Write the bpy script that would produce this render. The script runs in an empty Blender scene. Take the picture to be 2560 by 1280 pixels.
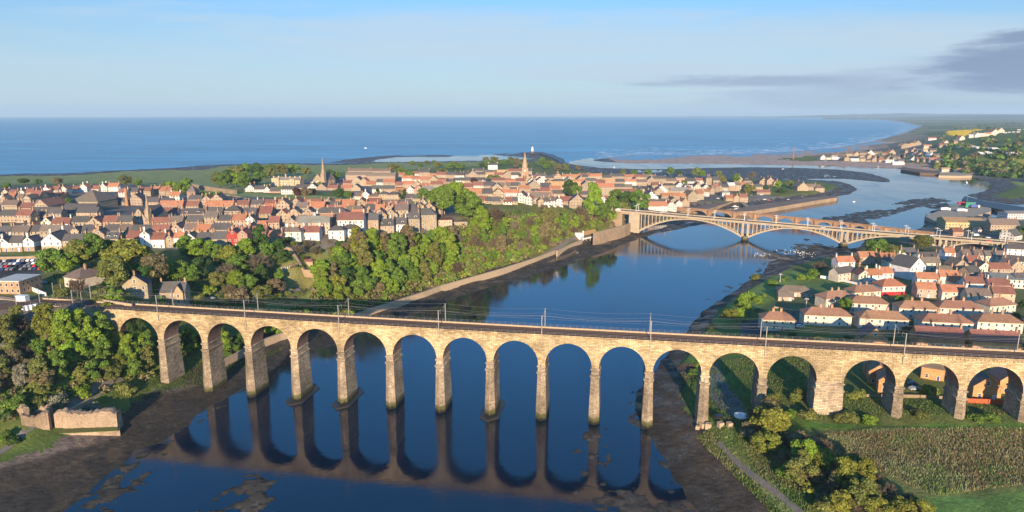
import bpy, bmesh, math, random
import numpy as np
from mathutils import Vector, Matrix
R = math.radians
scene = bpy.context.scene
C = scene.collection
random.seed(7); RNG = np.random.RandomState(11)

# ------------------------------------------------------------------ camera, sky, sun, exposure
CAM_H = 118.0; FPX = 1707.0; CXP, CYP, HORY = 1280.0, 640.0, 280.4
TH = math.atan((CYP-HORY)/FPX); cT, sT = math.cos(TH), math.sin(TH)
RE2 = 2*7.4e6                                     # twice the earth's radius (with refraction)
cam_d = bpy.data.cameras.new('camera'); cam = bpy.data.objects.new('camera', cam_d); C.objects.link(cam)
cam.location = (0, 0, CAM_H); cam.rotation_euler = (math.pi/2-TH, 0, 0)
cam_d.sensor_width = 36; cam_d.lens = 36*FPX/2560; cam_d.clip_start = 1; cam_d.clip_end = 120000
scene.camera = cam
SUN_EL, SUN_AZ = R(13.0), R(1.5)                  # the sun stands behind the camera, low
world = bpy.data.worlds.new('World'); scene.world = world; world.use_nodes = True
wt = world.node_tree; wt.nodes.clear()
def N(t, typ, **k):
    n = t.nodes.new(typ)
    for a, b in k.items():
        if a.startswith('i_'): n.inputs[a[2:].replace('_', ' ')].default_value = b
        else: setattr(n, a, b)
    return n
def build_world():
    t = wt; L = t.links.new
    out = N(t, 'ShaderNodeOutputWorld'); bg = N(t, 'ShaderNodeBackground'); bg.inputs['Strength'].default_value = 0.10
    sky = N(t, 'ShaderNodeTexSky', sky_type='NISHITA', sun_disc=False)
    sky.sun_elevation = SUN_EL; sky.sun_rotation = math.pi+SUN_AZ; sky.altitude = 100; sky.air_density = 1.0; sky.dust_density = 0.3; sky.ozone_density = 2.5
    tc = N(t, 'ShaderNodeTexCoord'); sep = N(t, 'ShaderNodeSeparateXYZ'); L(tc.outputs['Generated'], sep.inputs[0])
    def M(op, a, b=None, c=None, clamp=False):
        n = N(t, 'ShaderNodeMath', operation=op); n.use_clamp = clamp
        for i, v in enumerate((a, b, c)):
            if v is None: continue
            if isinstance(v, (int, float)): n.inputs[i].default_value = v
            else: L(v, n.inputs[i])
        return n.outputs[0]
    x, y, z = sep.outputs
    zz = M('ADD', M('MAXIMUM', z, 0.0), 0.09)
    u = M('DIVIDE', x, zz); v = M('DIVIDE', y, zz)
    cb = N(t, 'ShaderNodeCombineXYZ'); L(u, cb.inputs[0]); L(M('MULTIPLY', v, 0.8), cb.inputs[1])
    def noise(vec, sc, det=5, rough=.55, dist=0.0):
        n = N(t, 'ShaderNodeTexNoise'); L(vec, n.inputs['Vector']); n.inputs['Scale'].default_value = sc
        n.inputs['Detail'].default_value = det; n.inputs['Roughness'].default_value = rough; n.inputs['Distortion'].default_value = dist
        return n.outputs['Fac']
    def ramp(fac, a, b):
        n = N(t, 'ShaderNodeMapRange', interpolation_type='SMOOTHSTEP'); L(fac, n.inputs[0])
        n.inputs[1].default_value = a; n.inputs[2].default_value = b; return n.outputs[0]
    # horizon veil
    veil = M('POWER', M('SUBTRACT', 1.0, M('MULTIPLY', z, 4.5, clamp=True), clamp=True), 1.6)
    # thin high cloud streaks
    mp = N(t, 'ShaderNodeMapping'); L(cb.outputs[0], mp.inputs[0]); mp.inputs['Rotation'].default_value = (0, 0, R(-14)); mp.inputs['Scale'].default_value = (.28, 1.0, 1)
    n1 = noise(mp.outputs[0], .62, 6, .55, .6)
    right = ramp(M('DIVIDE', x, M('MAXIMUM', y, .05)), -0.5, 0.25)
    c1 = M('MULTIPLY', ramp(n1, .33, .56), M('ADD', M('MULTIPLY', right, .55), .45), clamp=True)
    c1 = M('MULTIPLY', c1, ramp(z, .17, .07))
    fac = M('MAXIMUM', M('MULTIPLY', veil, .80), c1)
    tint = N(t, 'ShaderNodeMix', data_type='RGBA', blend_type='MULTIPLY'); tint.inputs[0].default_value = 1; L(sky.outputs[0], tint.inputs['A']); tc_ = N(t, 'ShaderNodeMix', data_type='RGBA'); L(ramp(z, .08, .42), tc_.inputs[0]); tc_.inputs['A'].default_value = (.43, .61, .82, 1); tc_.inputs['B'].default_value = (.56, 1.25, 1.75, 1); L(tc_.outputs['Result'], tint.inputs['B'])
    mix1 = N(t, 'ShaderNodeMix', data_type='RGBA'); L(fac, mix1.inputs[0]); L(tint.outputs['Result'], mix1.inputs['A']); mix1.inputs['B'].default_value = (3.0, 3.75, 4.5, 1)
    # heavier grey-blue cloud bank low on the right and a long flat bar beside it
    az = M('ARCTAN2', x, y)
    def blob(a0, e0, wa, we, tilt):
        da = M('SUBTRACT', az, a0); de = M('SUBTRACT', M('SUBTRACT', z, e0), M('MULTIPLY', da, tilt))
        q = M('ADD', M('POWER', M('DIVIDE', da, wa), 2.0), M('POWER', M('DIVIDE', de, we), 2.0))
        return M('SUBTRACT', 1.0, q)
    mp2 = N(t, 'ShaderNodeMapping'); L(tc.outputs['Generated'], mp2.inputs[0]); mp2.inputs['Scale'].default_value = (1.2, 1.2, 9); mp2.inputs['Rotation'].default_value = (0, R(9), 0)
    n2 = noise(mp2.outputs[0], 4.2, 7, .6, .4)
    n2s = M('MULTIPLY', M('SUBTRACT', n2, .5), 3.2)
    wv = M('MAXIMUM', ramp(M('ADD', blob(.12, .085, .62, .052, -.03), n2s), -.5, 1.1), M('MULTIPLY', ramp(M('ADD', blob(-.5, .05, .5, .05, 0.0), n2s), -.3, 1.1), .7))
    mixw = N(t, 'ShaderNodeMix', data_type='RGBA'); L(M('MULTIPLY', wv, .72), mixw.inputs[0]); L(mix1.outputs['Result'], mixw.inputs['A']); mixw.inputs['B'].default_value = (3.05, 3.85, 4.6, 1)
    b1 = ramp(M('ADD', blob(.68, .062, .20, .042, .16), n2s), -.15, .75)
    b2 = M('MULTIPLY', ramp(M('ADD', blob(.30, .040, .20, .011, -.01), n2s), .0, 1.1), .55)
    b3 = M('MULTIPLY', ramp(M('ADD', blob(.55, .03, .42, .05, .10), n2s), .0, 1.3), .45)
    bb = M('MAXIMUM', M('MAXIMUM', M('MULTIPLY', b1, .85), b2), b3)
    mix2 = N(t, 'ShaderNodeMix', data_type='RGBA'); L(bb, mix2.inputs[0]); L(mixw.outputs['Result'], mix2.inputs['A']); mix2.inputs['B'].default_value = (1.15, 1.6, 2.55, 1)
    L(mix2.outputs['Result'], bg.inputs['Color']); L(bg.outputs[0], out.inputs[0])
build_world()
sun_d = bpy.data.lights.new('sun', 'SUN'); sun = bpy.data.objects.new('sun', sun_d); C.objects.link(sun)
sun_d.energy = 4.7; sun_d.angle = R(0.6); sun_d.color = (1.0, .79, .56)
sun.rotation_euler = (math.pi/2-SUN_EL, 0, -SUN_AZ); sun.location = (0, -50, 300)
scene.view_settings.view_transform = 'Standard'; scene.view_settings.look = 'None'
scene.view_settings.exposure = 0.85; scene.view_settings.gamma = 1
scene.cycles.max_bounces = 5; scene.cycles.diffuse_bounces = 2; scene.cycles.glossy_bounces = 3
scene.cycles.transmission_bounces = 2; scene.cycles.volume_bounces = 0; scene.cycles.transparent_max_bounces = 4

# ------------------------------------------------------------------ where a photo point lies in the world (for surveying only)
def gp(px, py, z=0.0):
    u = (px-CXP)/FPX; v = (CYP-py)/FPX
    dx, dy, dz = u, cT+v*sT, -sT+v*cT
    zz = z
    for _ in range(8):
        t = (zz-CAM_H)/dz if dz < -1e-5 else 4e5
        zz = z-(t*t*(dx*dx+dy*dy))/RE2
    return dx*t, dy*t
def pix(x, y, z):
    dz = z-CAM_H; Z = y*cT-dz*sT; U = y*sT+dz*cT
    return CXP+FPX*x/Z, CYP-FPX*U/Z
def zdist(x, y, z): return y*cT-(z-CAM_H)*sT

# ------------------------------------------------------------------ numpy noise
def vnoise(x, y, seed=0):
    xi = np.floor(x).astype(np.int64); yi = np.floor(y).astype(np.int64); xf = x-xi; yf = y-yi
    def h(a, b):
        n = (a*374761393+b*668265263+seed*974634777) & 0xffffffff
        n = ((n ^ (n >> 13))*1274126177) & 0xffffffff
        return ((n ^ (n >> 16)) & 0xffff)/65535.0
    u = xf*xf*(3-2*xf); v = yf*yf*(3-2*yf)
    return (h(xi, yi)*(1-u)+h(xi+1, yi)*u)*(1-v)+(h(xi, yi+1)*(1-u)+h(xi+1, yi+1)*u)*v
def fbm(x, y, s, o=4, seed=0):
    r = 0; a = .5; f = 1.0/s; tot = 0
    for i in range(o): r = r+a*vnoise(x*f, y*f, seed+i); tot += a; a *= .5; f *= 2.03
    return r/tot-.5
def smooth(a, b, v):
    t = np.clip((v-a)/(b-a), 0, 1); return t*t*(3-2*t)
def wpoly(pts, z=0.0): return np.array([gp(p[0], p[1], p[2] if len(p) > 2 else z) for p in pts])
def sdist(x, y, P):
    """signed distance to closed polygon, + inside"""
    d2 = np.full(x.shape, 1e18); ins = np.zeros(x.shape, bool); n = len(P)
    for i in range(n):
        ax, ay = P[i]; bx, by = P[(i+1) % n]; ex, ey = bx-ax, by-ay
        t = np.clip(((x-ax)*ex+(y-ay)*ey)/(ex*ex+ey*ey+1e-9), 0, 1)
        d2 = np.minimum(d2, (x-ax-t*ex)**2+(y-ay-t*ey)**2)
        if ay != by:
            c = (ay > y) != (by > y)
            ins ^= c & (x < (bx-ax)*(y-ay)/(by-ay)+ax)
    return np.where(ins, 1, -1)*np.sqrt(d2)

# ------------------------------------------------------------------ shores (surveyed at water level)
LAND_A = [(-900,1700),(40,1400),(150,1290),(240,1212),(300,1170),(345,1128),(400,1106),(440,1083),(480,1058),(515,1022),(560,1000),(600,978),(650,936),(690,922),(720,886),(760,876),(800,870),(850,862),
 (900,838),(960,812),(1040,788),(1110,758),(1165,738),(1250,712),(1320,692),(1400,668),(1470,645),(1560,611),(1600,597),(1640,584),(1700,572),(1745,562),(1790,554),(1815,542),(1780,534),(1700,530),(1760,527),(1800,523),(1830,522),(1852,519),(1872,522),(1884,522),
 (1920,517),(1990,508),(2050,499),(2092,492),(2120,486),(2142,474),(2130,462),(2090,452),(2040,450),(2005,447),(2110,447),(2200,455),(2230,456),(2222,446),(2170,432),(2100,424),(2000,420),(1880,418),(1760,420),(1700,422),(1600,423),(1500,420),(1450,413),(1414,408),
 (1405,397),(1380,386),(1345,379),(1310,381),(1270,383),(1225,386),(1300,392),(1330,398),(1260,400),(1180,404),(1100,406),(1000,408),(935,408),(850,412),(780,411),(700,410),(600,413),(540,415),(470,419),(420,424),(340,428),(240,433),(180,437),(120,436),(60,437),(0,441),(-300,452),(-1500,480),(-3500,700)]
ROCKS = [(820,407),(860,399),(940,391),(1010,387),(1100,387),(1142,389),(1120,392),(1040,392),(990,393),(945,399),(925,406),(880,407)]
LAND_B = [(2300,1900),(1900,1500),(1790,1330),(1715,1235),(1680,1180),(1640,1120),(1612,1075),(1600,1060),(1588,1030),(1590,985),(1605,955),(1650,905),(1680,875),(1700,845),(1735,800),(1775,762),(1820,735),(1870,706),(1905,686),(1925,655),(1950,648),(1980,652),(2010,628),(2040,612),(2080,618),(2110,624),(2150,618),(2160,600),(2150,590),(2180,580),(2260,580),(2300,573),(2318,560),(2330,553),(2345,538),(2330,533),(2312,540),
 (2330,528),(2380,515),(2440,512),(2480,520),(2478,530),(2450,540),(2475,548),(2560,540),(2620,530),(2610,505),(2555,512),(2500,508),(2450,500),(2415,488),(2440,484),(2480,470),(2470,455),(2440,445),(2400,440),(2350,434),(2330,426),(2250,422),(2180,419),(2080,415),(1900,411),(1700,409),(1560,408),(1480,402),(1500,397),(1560,392),(1590,387),(1630,391),(1700,390),(1800,388),(1900,385),(1990,380),(2080,372),(2140,363),(2190,352),(2240,338),(2275,326),(2300,316),(2250,305),(2205,300),(2150,297),(2050,294.5),(1900,293),(1700,292),(1690,290.8),(4200,291.5),(6500,500),(6500,1900)]
SHOALS = [ # polygon, height
 ([(500,1290),(540,1262),(600,1215),(640,1185),(690,1170),(715,1180),(700,1215),(690,1260),(640,1300)], .10),
 ([(1430,1290),(1460,1230),(1480,1190),(1455,1150),(1450,1090),(1500,1075),(1500,1130),(1530,1190),(1570,1230),(1660,1240),(1740,1250),(1790,1330),(1500,1400)], .06),
 ([(1585,1000),(1600,985),(1625,1030),(1610,1060),(1595,1055)], .2),
 ([(1925,640),(1960,612),(2020,598),(2080,604),(2070,640),(1990,662),(1940,668)], .10),
 ([(2180,575),(2060,560),(2050,545),(2100,540),(2180,525),(2230,525),(2260,513),(2300,505),(2350,495),(2375,503),(2330,512),(2280,520),(2250,530),(2200,545),(2160,550)], .14),
 ([(2230,512),(2280,500),(2330,494),(2355,500),(2290,510)], .2),
 ([(2310,515),(2360,508),(2390,514),(2340,524)], .15),
]
PA = wpoly(LAND_A); PB = wpoly(LAND_B); PR = wpoly(ROCKS); PS = [(wpoly(p), h) for p, h in SHOALS]
# height survey: photo x, photo y, height above the water
CTRL = [
 (-700,1350,3),(-300,1250,3),(0,1175,2.2),(0,1108,4),(150,1090,3.4),(300,1082,3),(300,1010,3.4),(350,990,3),(430,962,3.2),(505,950,3),(530,968,2),(640,985,.6),(600,905,3),(660,882,2.8),(725,850,2.8),(700,838,4.2),(650,856,4.2),
 (230,1000,5.5),(120,1035,6),(60,1060,7),(0,1010,12),(-300,1100,10),(-900,1250,14),(100,960,15),(200,925,15),(300,920,11),(400,905,8.5),(440,900,8),(500,880,8),(560,860,7),(640,835,7),(600,810,14),(700,806,8),
 (0,870,25),(-300,900,28),(120,830,29),(200,800,32),(-900,900,34),
 (-700,800,34),(-300,790,34.2),(0,778,34.3),(150,772,34.4),(250,765,34.4),(300,760,33.5),(0,700,34),(-400,700,34),(60,670,34),(200,710,33),(250,740,33),(430,758,32),(520,750,29),(600,740,24),(700,780,12),(800,775,7),(860,780,5),(940,770,3.9),
 (1000,745,4),(1100,712,4),(1200,683,4),(1300,654,4),(1380,625,4),(1440,602,4),(1480,590,4),(1560,576,4),
 (620,700,24),(700,722,17),(760,715,15),(790,700,17),(690,690,23),(750,672,25),(800,690,20),(820,640,34),(720,650,31),(690,640,33),(620,650,33),(500,650,34.5),(380,660,35),(250,655,35.5),(120,650,35),(0,632,36.5),(200,628,36.5),(400,625,36.5),(560,622,36.5),(-500,640,37),(660,632,35),
 (880,610,36),(960,590,36),(1040,585,36),(1140,568,35),(1200,545,34),(1300,518,33),(1400,530,27),(1500,522,23),(1560,535,20),(1570,555,8),
 (900,720,13),(950,690,19),(1000,660,24),(1100,640,20),(1100,590,33),(1200,610,18),(1200,570,29),(1300,580,18),(1300,545,28),(1400,575,14),(1400,545,22),(1500,555,13),
 (0,580,36),(300,570,36),(600,570,36),(900,550,35),(1050,540,33),(0,520,33),(-600,520,33),(300,520,33),(600,520,32),(800,510,30),(1000,510,29),(0,485,29),(300,480,27),(500,476,25),(560,486,27),(650,490,30),(750,488,29),(850,496,28),(1000,500,27),(1080,505,28),(640,475,25),(700,465,20),
 (-600,480,25),(-200,463,14),(100,458,17),(300,455,19),(500,455,19),(0,447,7),(200,441,9),(400,430,9),(600,420,9),(800,417,8),(800,460,19),(900,450,17),(1000,430,10),(1000,460,19),(1000,480,23),(1150,480,22),(1200,415,9),(1200,440,14),(1150,500,27),(1250,500,26),
 (1300,470,17),(1300,490,20),(1350,425,10),(1400,415,7),(1400,440,11),(1450,480,15),(1400,505,22),(1550,465,9),(1550,500,14),(1600,515,10),(1620,445,4.5),(1700,460,7),(1700,500,7),(1640,528,8),(1700,528,4.5),(1750,518,4.2),(1800,505,4.2),(1760,490,6),(1850,465,5),(1850,490,4),(1900,505,4),(1950,470,5),(2000,490,4.4),(2050,482,4.4),(2080,486,4),(1900,450,3),(1700,445,3),(1550,440,4),(2100,440,.9),(1900,430,1.0),(1700,432,1.0),(1500,428,1.5),
 (1330,385,2),(1270,390,1),(1000,390,1.2),
 # tweedmouth side
 (1640,1000,1.2),(1660,1080,1.4),(1700,1120,2),(1740,1140,2.6),(1800,1200,2.6),(1900,1290,2.6),(2000,1400,3),(1690,960,2.8),(1720,1010,2.7),(1745,1060,3),(1690,900,2.8),(1760,1055,4),(1800,1120,4.5),(1860,1180,4.5),(1960,1270,4.5),(2060,1330,5),
 (1850,1060,7.5),(1910,1025,9.5),(1830,980,7),(1800,920,6),(1860,900,7.5),(1900,1000,9.5),(1980,960,10.5),(1980,910,9),(2075,1035,10),(2240,1035,11),(2400,1045,11.6),(2550,1055,12),(3000,1080,13),(2100,1080,9.6),(2300,1085,10),(2560,1100,10.4),(2050,1150,8.5),(2300,1200,9),(2560,1200,9.6),(2560,1290,9.4),(2200,1290,8),(2900,1250,11),(2060,1220,7),(2700,1500,10),(2200,1500,8),(3500,1500,12),(3300,1150,13),
 (2150,985,11),(2300,985,11.4),(2450,1000,11.6),(2200,930,11),(2400,930,11.2),(2560,960,11.6),(3000,950,12),
 (1740,835,2.6),(1780,790,2.8),(1830,755,3),(1880,720,3),(1920,700,3),(1980,668,3),(2050,648,3),(2120,640,3.5),(2200,620,4),(2150,630,2.6),
 (1850,790,5),(1900,800,6),(2000,830,8.5),(2000,860,9.5),(2200,850,9.5),(2500,850,9.5),(3000,850,10),(1950,745,5),(2080,700,5.4),(2080,740,6),(2200,720,6.5),(2400,740,7.5),(2560,760,8),(3000,700,8),(2300,650,6.5),(2500,640,7),(2800,620,8),(2560,600,6),(2300,600,4),(2350,570,4),(2400,575,4.6),(2450,580,5),(2560,570,5),(2900,560,6),(2400,535,4.2),(2440,525,4),(2600,520,4),
 (2560,470,3.5),(2500,450,3),(2900,500,6),(2460,448,3),(2380,435,3.6),(2300,425,3.4),(2200,415,3),(2050,408,2.5),(1900,404,2),(1700,401,1.5),(1560,400,1),(1990,398,4),(2100,398,4),(2200,395,5),(2250,400,5),(2100,385,5),(2200,372,5),(2260,355,6),(2290,340,8),
 (2350,410,6),(2300,385,10),(2350,375,22),(2300,352,20),(2330,340,30),(2300,330,9),(2400,395,22),(2450,420,8),(2560,420,12),(2500,400,24),(2450,375,38),(2560,375,45),(2400,345,45),(2480,345,52),(2560,350,55),(2420,328,52),(2480,322,52),(2560,325,55),(2360,328,40),(3000,400,30),(3000,340,60),
 (2300,312,6),(2400,312,30),(2560,308,40),(2250,300,5),(2350,302,20),(2560,299,30),(2200,297,5),(2560,293,30),(1900,291.5,6),(2100,292,8),(3200,300,40),(4500,330,60),
]
CW = np.array([gp(a, b, c)+(c,) for a, b, c in CTRL])
def lg(x, y): return np.arctan2(x, y)*1.0, np.log(np.sqrt(x*x+y*y)+1)*.9
_ca, _cl = lg(CW[:,0], CW[:,1])
_D = np.sqrt((_ca[:,None]-_ca[None])**2+(_cl[:,None]-_cl[None])**2+1e-4)
_Wt = np.linalg.solve(_D+np.eye(len(CW))*-1e-4, CW[:,2]-10)
def rbf(x, y):
    a, l = lg(x.ravel(), y.ravel()); out = np.full(a.shape, 10.0)
    for i in range(len(CW)): out += _Wt[i]*np.sqrt((a-_ca[i])**2+(l-_cl[i])**2+1e-4)
    return out.reshape(x.shape)
def hfull(x, y):
    rr = np.sqrt(x*x+y*y); far = np.clip(rr/900., .35, 8)
    wob = fbm(x, y, 9, 5, 3)*5*np.maximum(far, .9)+fbm(x, y, 60, 3, 5)*6*np.clip(far, 0, 2)
    sa = sdist(x, y, PA); sb = sdist(x, y, PB); sr = sdist(x, y, PR)
    sd0 = np.maximum(np.maximum(sa, sb), sr); sd = sd0+wob*smooth(30, 0, np.abs(sd0))
    zr = rbf(x, y)
    sl_ = .085+.16*(sb > 0)*(y > 300)*(y < 900)+.035*(sb > 0)*(y <= 300); k_ = 2.55/sl_
    cap = np.where(sd < k_, sd*sl_, 2.55+(sd-k_)*.75)
    zr = zr+np.minimum(np.maximum(zr-2.5, 0), 1)*fbm(x, y, 26, 4, 9)*1.6
    z = np.where(sd > 0, np.minimum(np.maximum(zr, .3+.0*zr), cap), np.maximum(sd*.15, -2.5))
    z = np.where((sr > 0), np.minimum(z, 1.2), z)
    z = z+np.where(sd > 0, fbm(x, y, 3, 2, 21)*.25*smooth(0, 6, sd), 0)
    # shoals: patchy mud just breaking the surface
    for P, h in PS[2:3]+PS[4:]:
        d = sdist(x, y, P)
        s = -.35+.45*smooth(-6, 10, d)+h+.10+fbm(x, y, 5.0, 5, 33)*1.5
        z = np.where(d > -4, np.maximum(z, np.clip(s, -2, .35)), z)
    # pools and runnels on the low flats
    low = (z > 0) & (z < 1.3) & (rr > 500)
    z = np.where(low, z-np.maximum(0, fbm(x, y, 22*np.clip(far, 1, 4), 4, 44)+.08)*5*smooth(1.3, .7, z)*smooth(4, 30, sd0), z)
    return z, sd0, sa, sb, sr
NA, NR = 860, 760
AZ = np.linspace(R(-50), R(50), NA)
LR = np.linspace(math.log(95), math.log(46000), NR)
AA, LL = np.meshgrid(AZ, LR); GX = np.exp(LL)*np.sin(AA); GY = np.exp(LL)*np.cos(AA)
GZ, GSD, GSA, GSB, GSR = hfull(GX, GY)
def hq(x, y):
    a = math.atan2(x, y); l = math.log(max(96, math.hypot(x, y)))
    i = (a-AZ[0])/(AZ[1]-AZ[0]); j = (l-LR[0])/(LR[1]-LR[0])
    i = min(max(i, 0), NA-1.001); j = min(max(j, 0), NR-1.001); i0 = int(i); j0 = int(j); fi = i-i0; fj = j-j0
    return float((GZ[j0,i0]*(1-fi)+GZ[j0,i0+1]*fi)*(1-fj)+(GZ[j0+1,i0]*(1-fi)+GZ[j0+1,i0+1]*fi)*fj)
def gt(px, py):
    """point of the terrain seen at this photo point"""
    u = (px-CXP)/FPX; v = (CYP-py)/FPX; dx, dy, dz = u, cT+v*sT, -sT+v*cT
    t = 150.0; last = t
    while t < 9000:
        x, y, z = dx*t, dy*t, CAM_H+dz*t
        if z < hq(x, y): 
            lo, hi = last, t
            for _ in range(12):
                m = (lo+hi)/2
                if CAM_H+dz*m < hq(dx*m, dy*m): hi = m
                else: lo = m
            return dx*hi, dy*hi, hq(dx*hi, dy*hi)
        last = t; t *= 1.006
    return dx*t, dy*t, 0.0
# ------------------------------------------------------------------ materials
def mat(name, rough=.9, spec=.3):
    m = bpy.data.materials.new(name); m.use_nodes = True
    b = m.node_tree.nodes['Principled BSDF']; b.inputs['Roughness'].default_value = rough
    b.inputs['Specular IOR Level'].default_value = spec
    return m, m.node_tree, b
def mnoise(t, vec, sc, det=4, rough=.55, dist=0):
    n = N(t, 'ShaderNodeTexNoise'); n.inputs['Scale'].default_value = sc; n.inputs['Detail'].default_value = det
    n.inputs['Roughness'].default_value = rough; n.inputs['Distortion'].default_value = dist
    if vec is not None: t.links.new(vec, n.inputs['Vector'])
    return n.outputs['Fac']
def mmap(t, src, scale=(1,1,1), rot=(0,0,0)):
    n = N(t, 'ShaderNodeMapping'); n.inputs['Scale'].default_value = scale; n.inputs['Rotation'].default_value = rot
    t.links.new(src, n.inputs[0]); return n.outputs[0]
def mrange(t, f, a, b, c=0., d=1.):
    n = N(t, 'ShaderNodeMapRange'); t.links.new(f, n.inputs[0])
    for i, v in enumerate((a, b, c, d)): n.inputs[i+1].default_value = v
    return n.outputs[0]
def mmix(t, f, A, B, mode='MIX'):
    n = N(t, 'ShaderNodeMix', data_type='RGBA', blend_type=mode)
    if isinstance(f, float): n.inputs[0].default_value = f
    else: t.links.new(f, n.inputs[0])
    for k, v in (('A', A), ('B', B)):
        if isinstance(v, tuple): n.inputs[k].default_value = v+(1,) if len(v) == 3 else v
        else: t.links.new(v, n.inputs[k])
    return n.outputs['Result']
def mmul(t, col, f):
    """colour times a scalar socket"""
    n = N(t, 'ShaderNodeVectorMath', operation='SCALE'); t.links.new(col, n.inputs[0]); t.links.new(f, n.inputs['Scale']); return n.outputs[0]
def mbump(t, b, h, strength=.5, dist=.3):
    n = N(t, 'ShaderNodeBump'); n.inputs['Strength'].default_value = strength; n.inputs['Distance'].default_value = dist
    t.links.new(h, n.inputs['Height']); t.links.new(n.outputs[0], b.inputs['Normal'])
def geo(t): return N(t, 'ShaderNodeNewGeometry')
def objcol(t): return N(t, 'ShaderNodeObjectInfo').outputs['Color']

# ground: colour attribute x noise
def ground_mat():
    m, t, b = mat('ground_cover', .95, .15); g = geo(t).outputs['Position']
    a = N(t, 'ShaderNodeAttribute', attribute_name='Col').outputs['Color']
    n1 = mrange(t, mnoise(t, g, .9, 5, .65), .25, .75, 1.0, 2.6)
    n2 = mrange(t, mnoise(t, mmap(t, g, (1,1,.2)), .09, 5, .6), .3, .7, .75, 1.25)
    n3 = mnoise(t, g, .035, 4, .6)
    c = mmul(t, mmul(t, a, n1), n2)
    c = mmix(t, mrange(t, n3, .45, .65, 0, .35), c, mmix(t, 1.0, c, (1.25, 1.0, .7), 'MULTIPLY'))
    t.links.new(c, b.inputs['Base Color']); mbump(t, b, mnoise(t, g, .8, 5, .7), .7, .8)
    return m
def mud_mat():
    m, t, b = mat('tidal_mud', .7, .35); g = geo(t).outputs['Position']
    a = N(t, 'ShaderNodeAttribute', attribute_name='Col').outputs['Color']
    rip = mnoise(t, mmap(t, g, (.6, 1.0, 1), (0,0,R(-25))), .62, 8, .80, .5)
    n1 = mrange(t, rip, .36, .66, .3, 1.9)
    n2 = mrange(t, mnoise(t, g, .07, 5, .65), .3, .7, .65, 1.35)
    c = mmul(t, mmul(t, a, n1), n2)
    t.links.new(c, b.inputs['Base Color'])
    t.links.new(mrange(t, mnoise(t, g, .12, 4, .6), .45, .60, .95, .22), b.inputs['Roughness'])
    mbump(t, b, rip, 1.0, 2.2)
    return m
M_GROUND = ground_mat(); M_MUD = mud_mat()

def water_mat(name, col, rough, waves, far=False):
    m, t, b = mat(name, rough, .5); g = geo(t).outputs['Position']
    b.inputs['IOR'].default_value = 1.33; b.inputs['Base Color'].default_value = col+(1,)
    h = None
    for sc, st, wgt, dist in waves:
        n = mnoise(t, mmap(t, g, st, (0,0,R(12))), sc, 3, .55, dist)
        s = N(t, 'ShaderNodeMath', operation='MULTIPLY'); t.links.new(n, s.inputs[0]); s.inputs[1].default_value = wgt
        if h is None: h = s.outputs[0]
        else:
            q = N(t, 'ShaderNodeMath', operation='ADD'); t.links.new(h, q.inputs[0]); t.links.new(s.outputs[0], q.inputs[1]); h = q.outputs[0]
    mbump(t, b, h, 1.0, 1.0)
    return m, t, b, g
M_RIVER, _t, _b, _g = water_mat('river_water', (.001, .010, .026), .05, [(.55, (1,1,1), .016, .6), (.07, (.8,1,1), .05, .4), (1.8, (1,1,1), .003, 0)]); _b.inputs['IOR'].default_value = 1.45
# breeze patches: slicks and ruffled water differ in roughness
_t.links.new(mrange(_t, mnoise(_t, mmap(_t, _g, (1,.45,1)), .018, 4, .6, .8), .42, .62, .035, .16), _b.inputs['Roughness'])
M_SEA, _t, _b, _g = water_mat('sea_water', (.010, .055, .10), .32, [(.05, (.35,1,1), 1.0, .5), (.012, (.3,1,1), 2.6, .4), (.22, (.6,1,1), .18, 0)])
_c = mmix(_t, mrange(_t, mnoise(_t, mmap(_t, _g, (.22,1,1)), .0035, 6, .65), .35, .7), (.014, .125, .21), (.055, .25, .35))
_c = mmul(_t, _c, mrange(_t, mnoise(_t, mmap(_t, _g, (.16,1,1)), .02, 7, .72), .33, .67, .45, 1.7))
_t.links.new(_c, _b.inputs['Base Color'])

def link(o, parent=None):
    C.objects.link(o)
    if parent is not None: o.parent = parent
    return o
def mesh_np(name, verts, faces, mats=(), smooth_=False):
    me = bpy.data.meshes.new(name); v = np.asarray(verts, np.float32); f = np.asarray(faces, np.int32)
    me.vertices.add(len(v)); me.vertices.foreach_set('co', v.ravel())
    k = f.shape[1]; me.loops.add(f.size); me.loops.foreach_set('vertex_index', f.ravel())
    me.polygons.add(len(f)); me.polygons.foreach_set('loop_start', np.arange(0, f.size, k, dtype=np.int32))
    me.polygons.foreach_set('loop_total', np.full(len(f), k, np.int32))
    if smooth_: me.polygons.foreach_set('use_smooth', np.ones(len(f), bool))
    me.update(calc_edges=True)
    for m in mats: me.materials.append(m)
    return me

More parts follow.
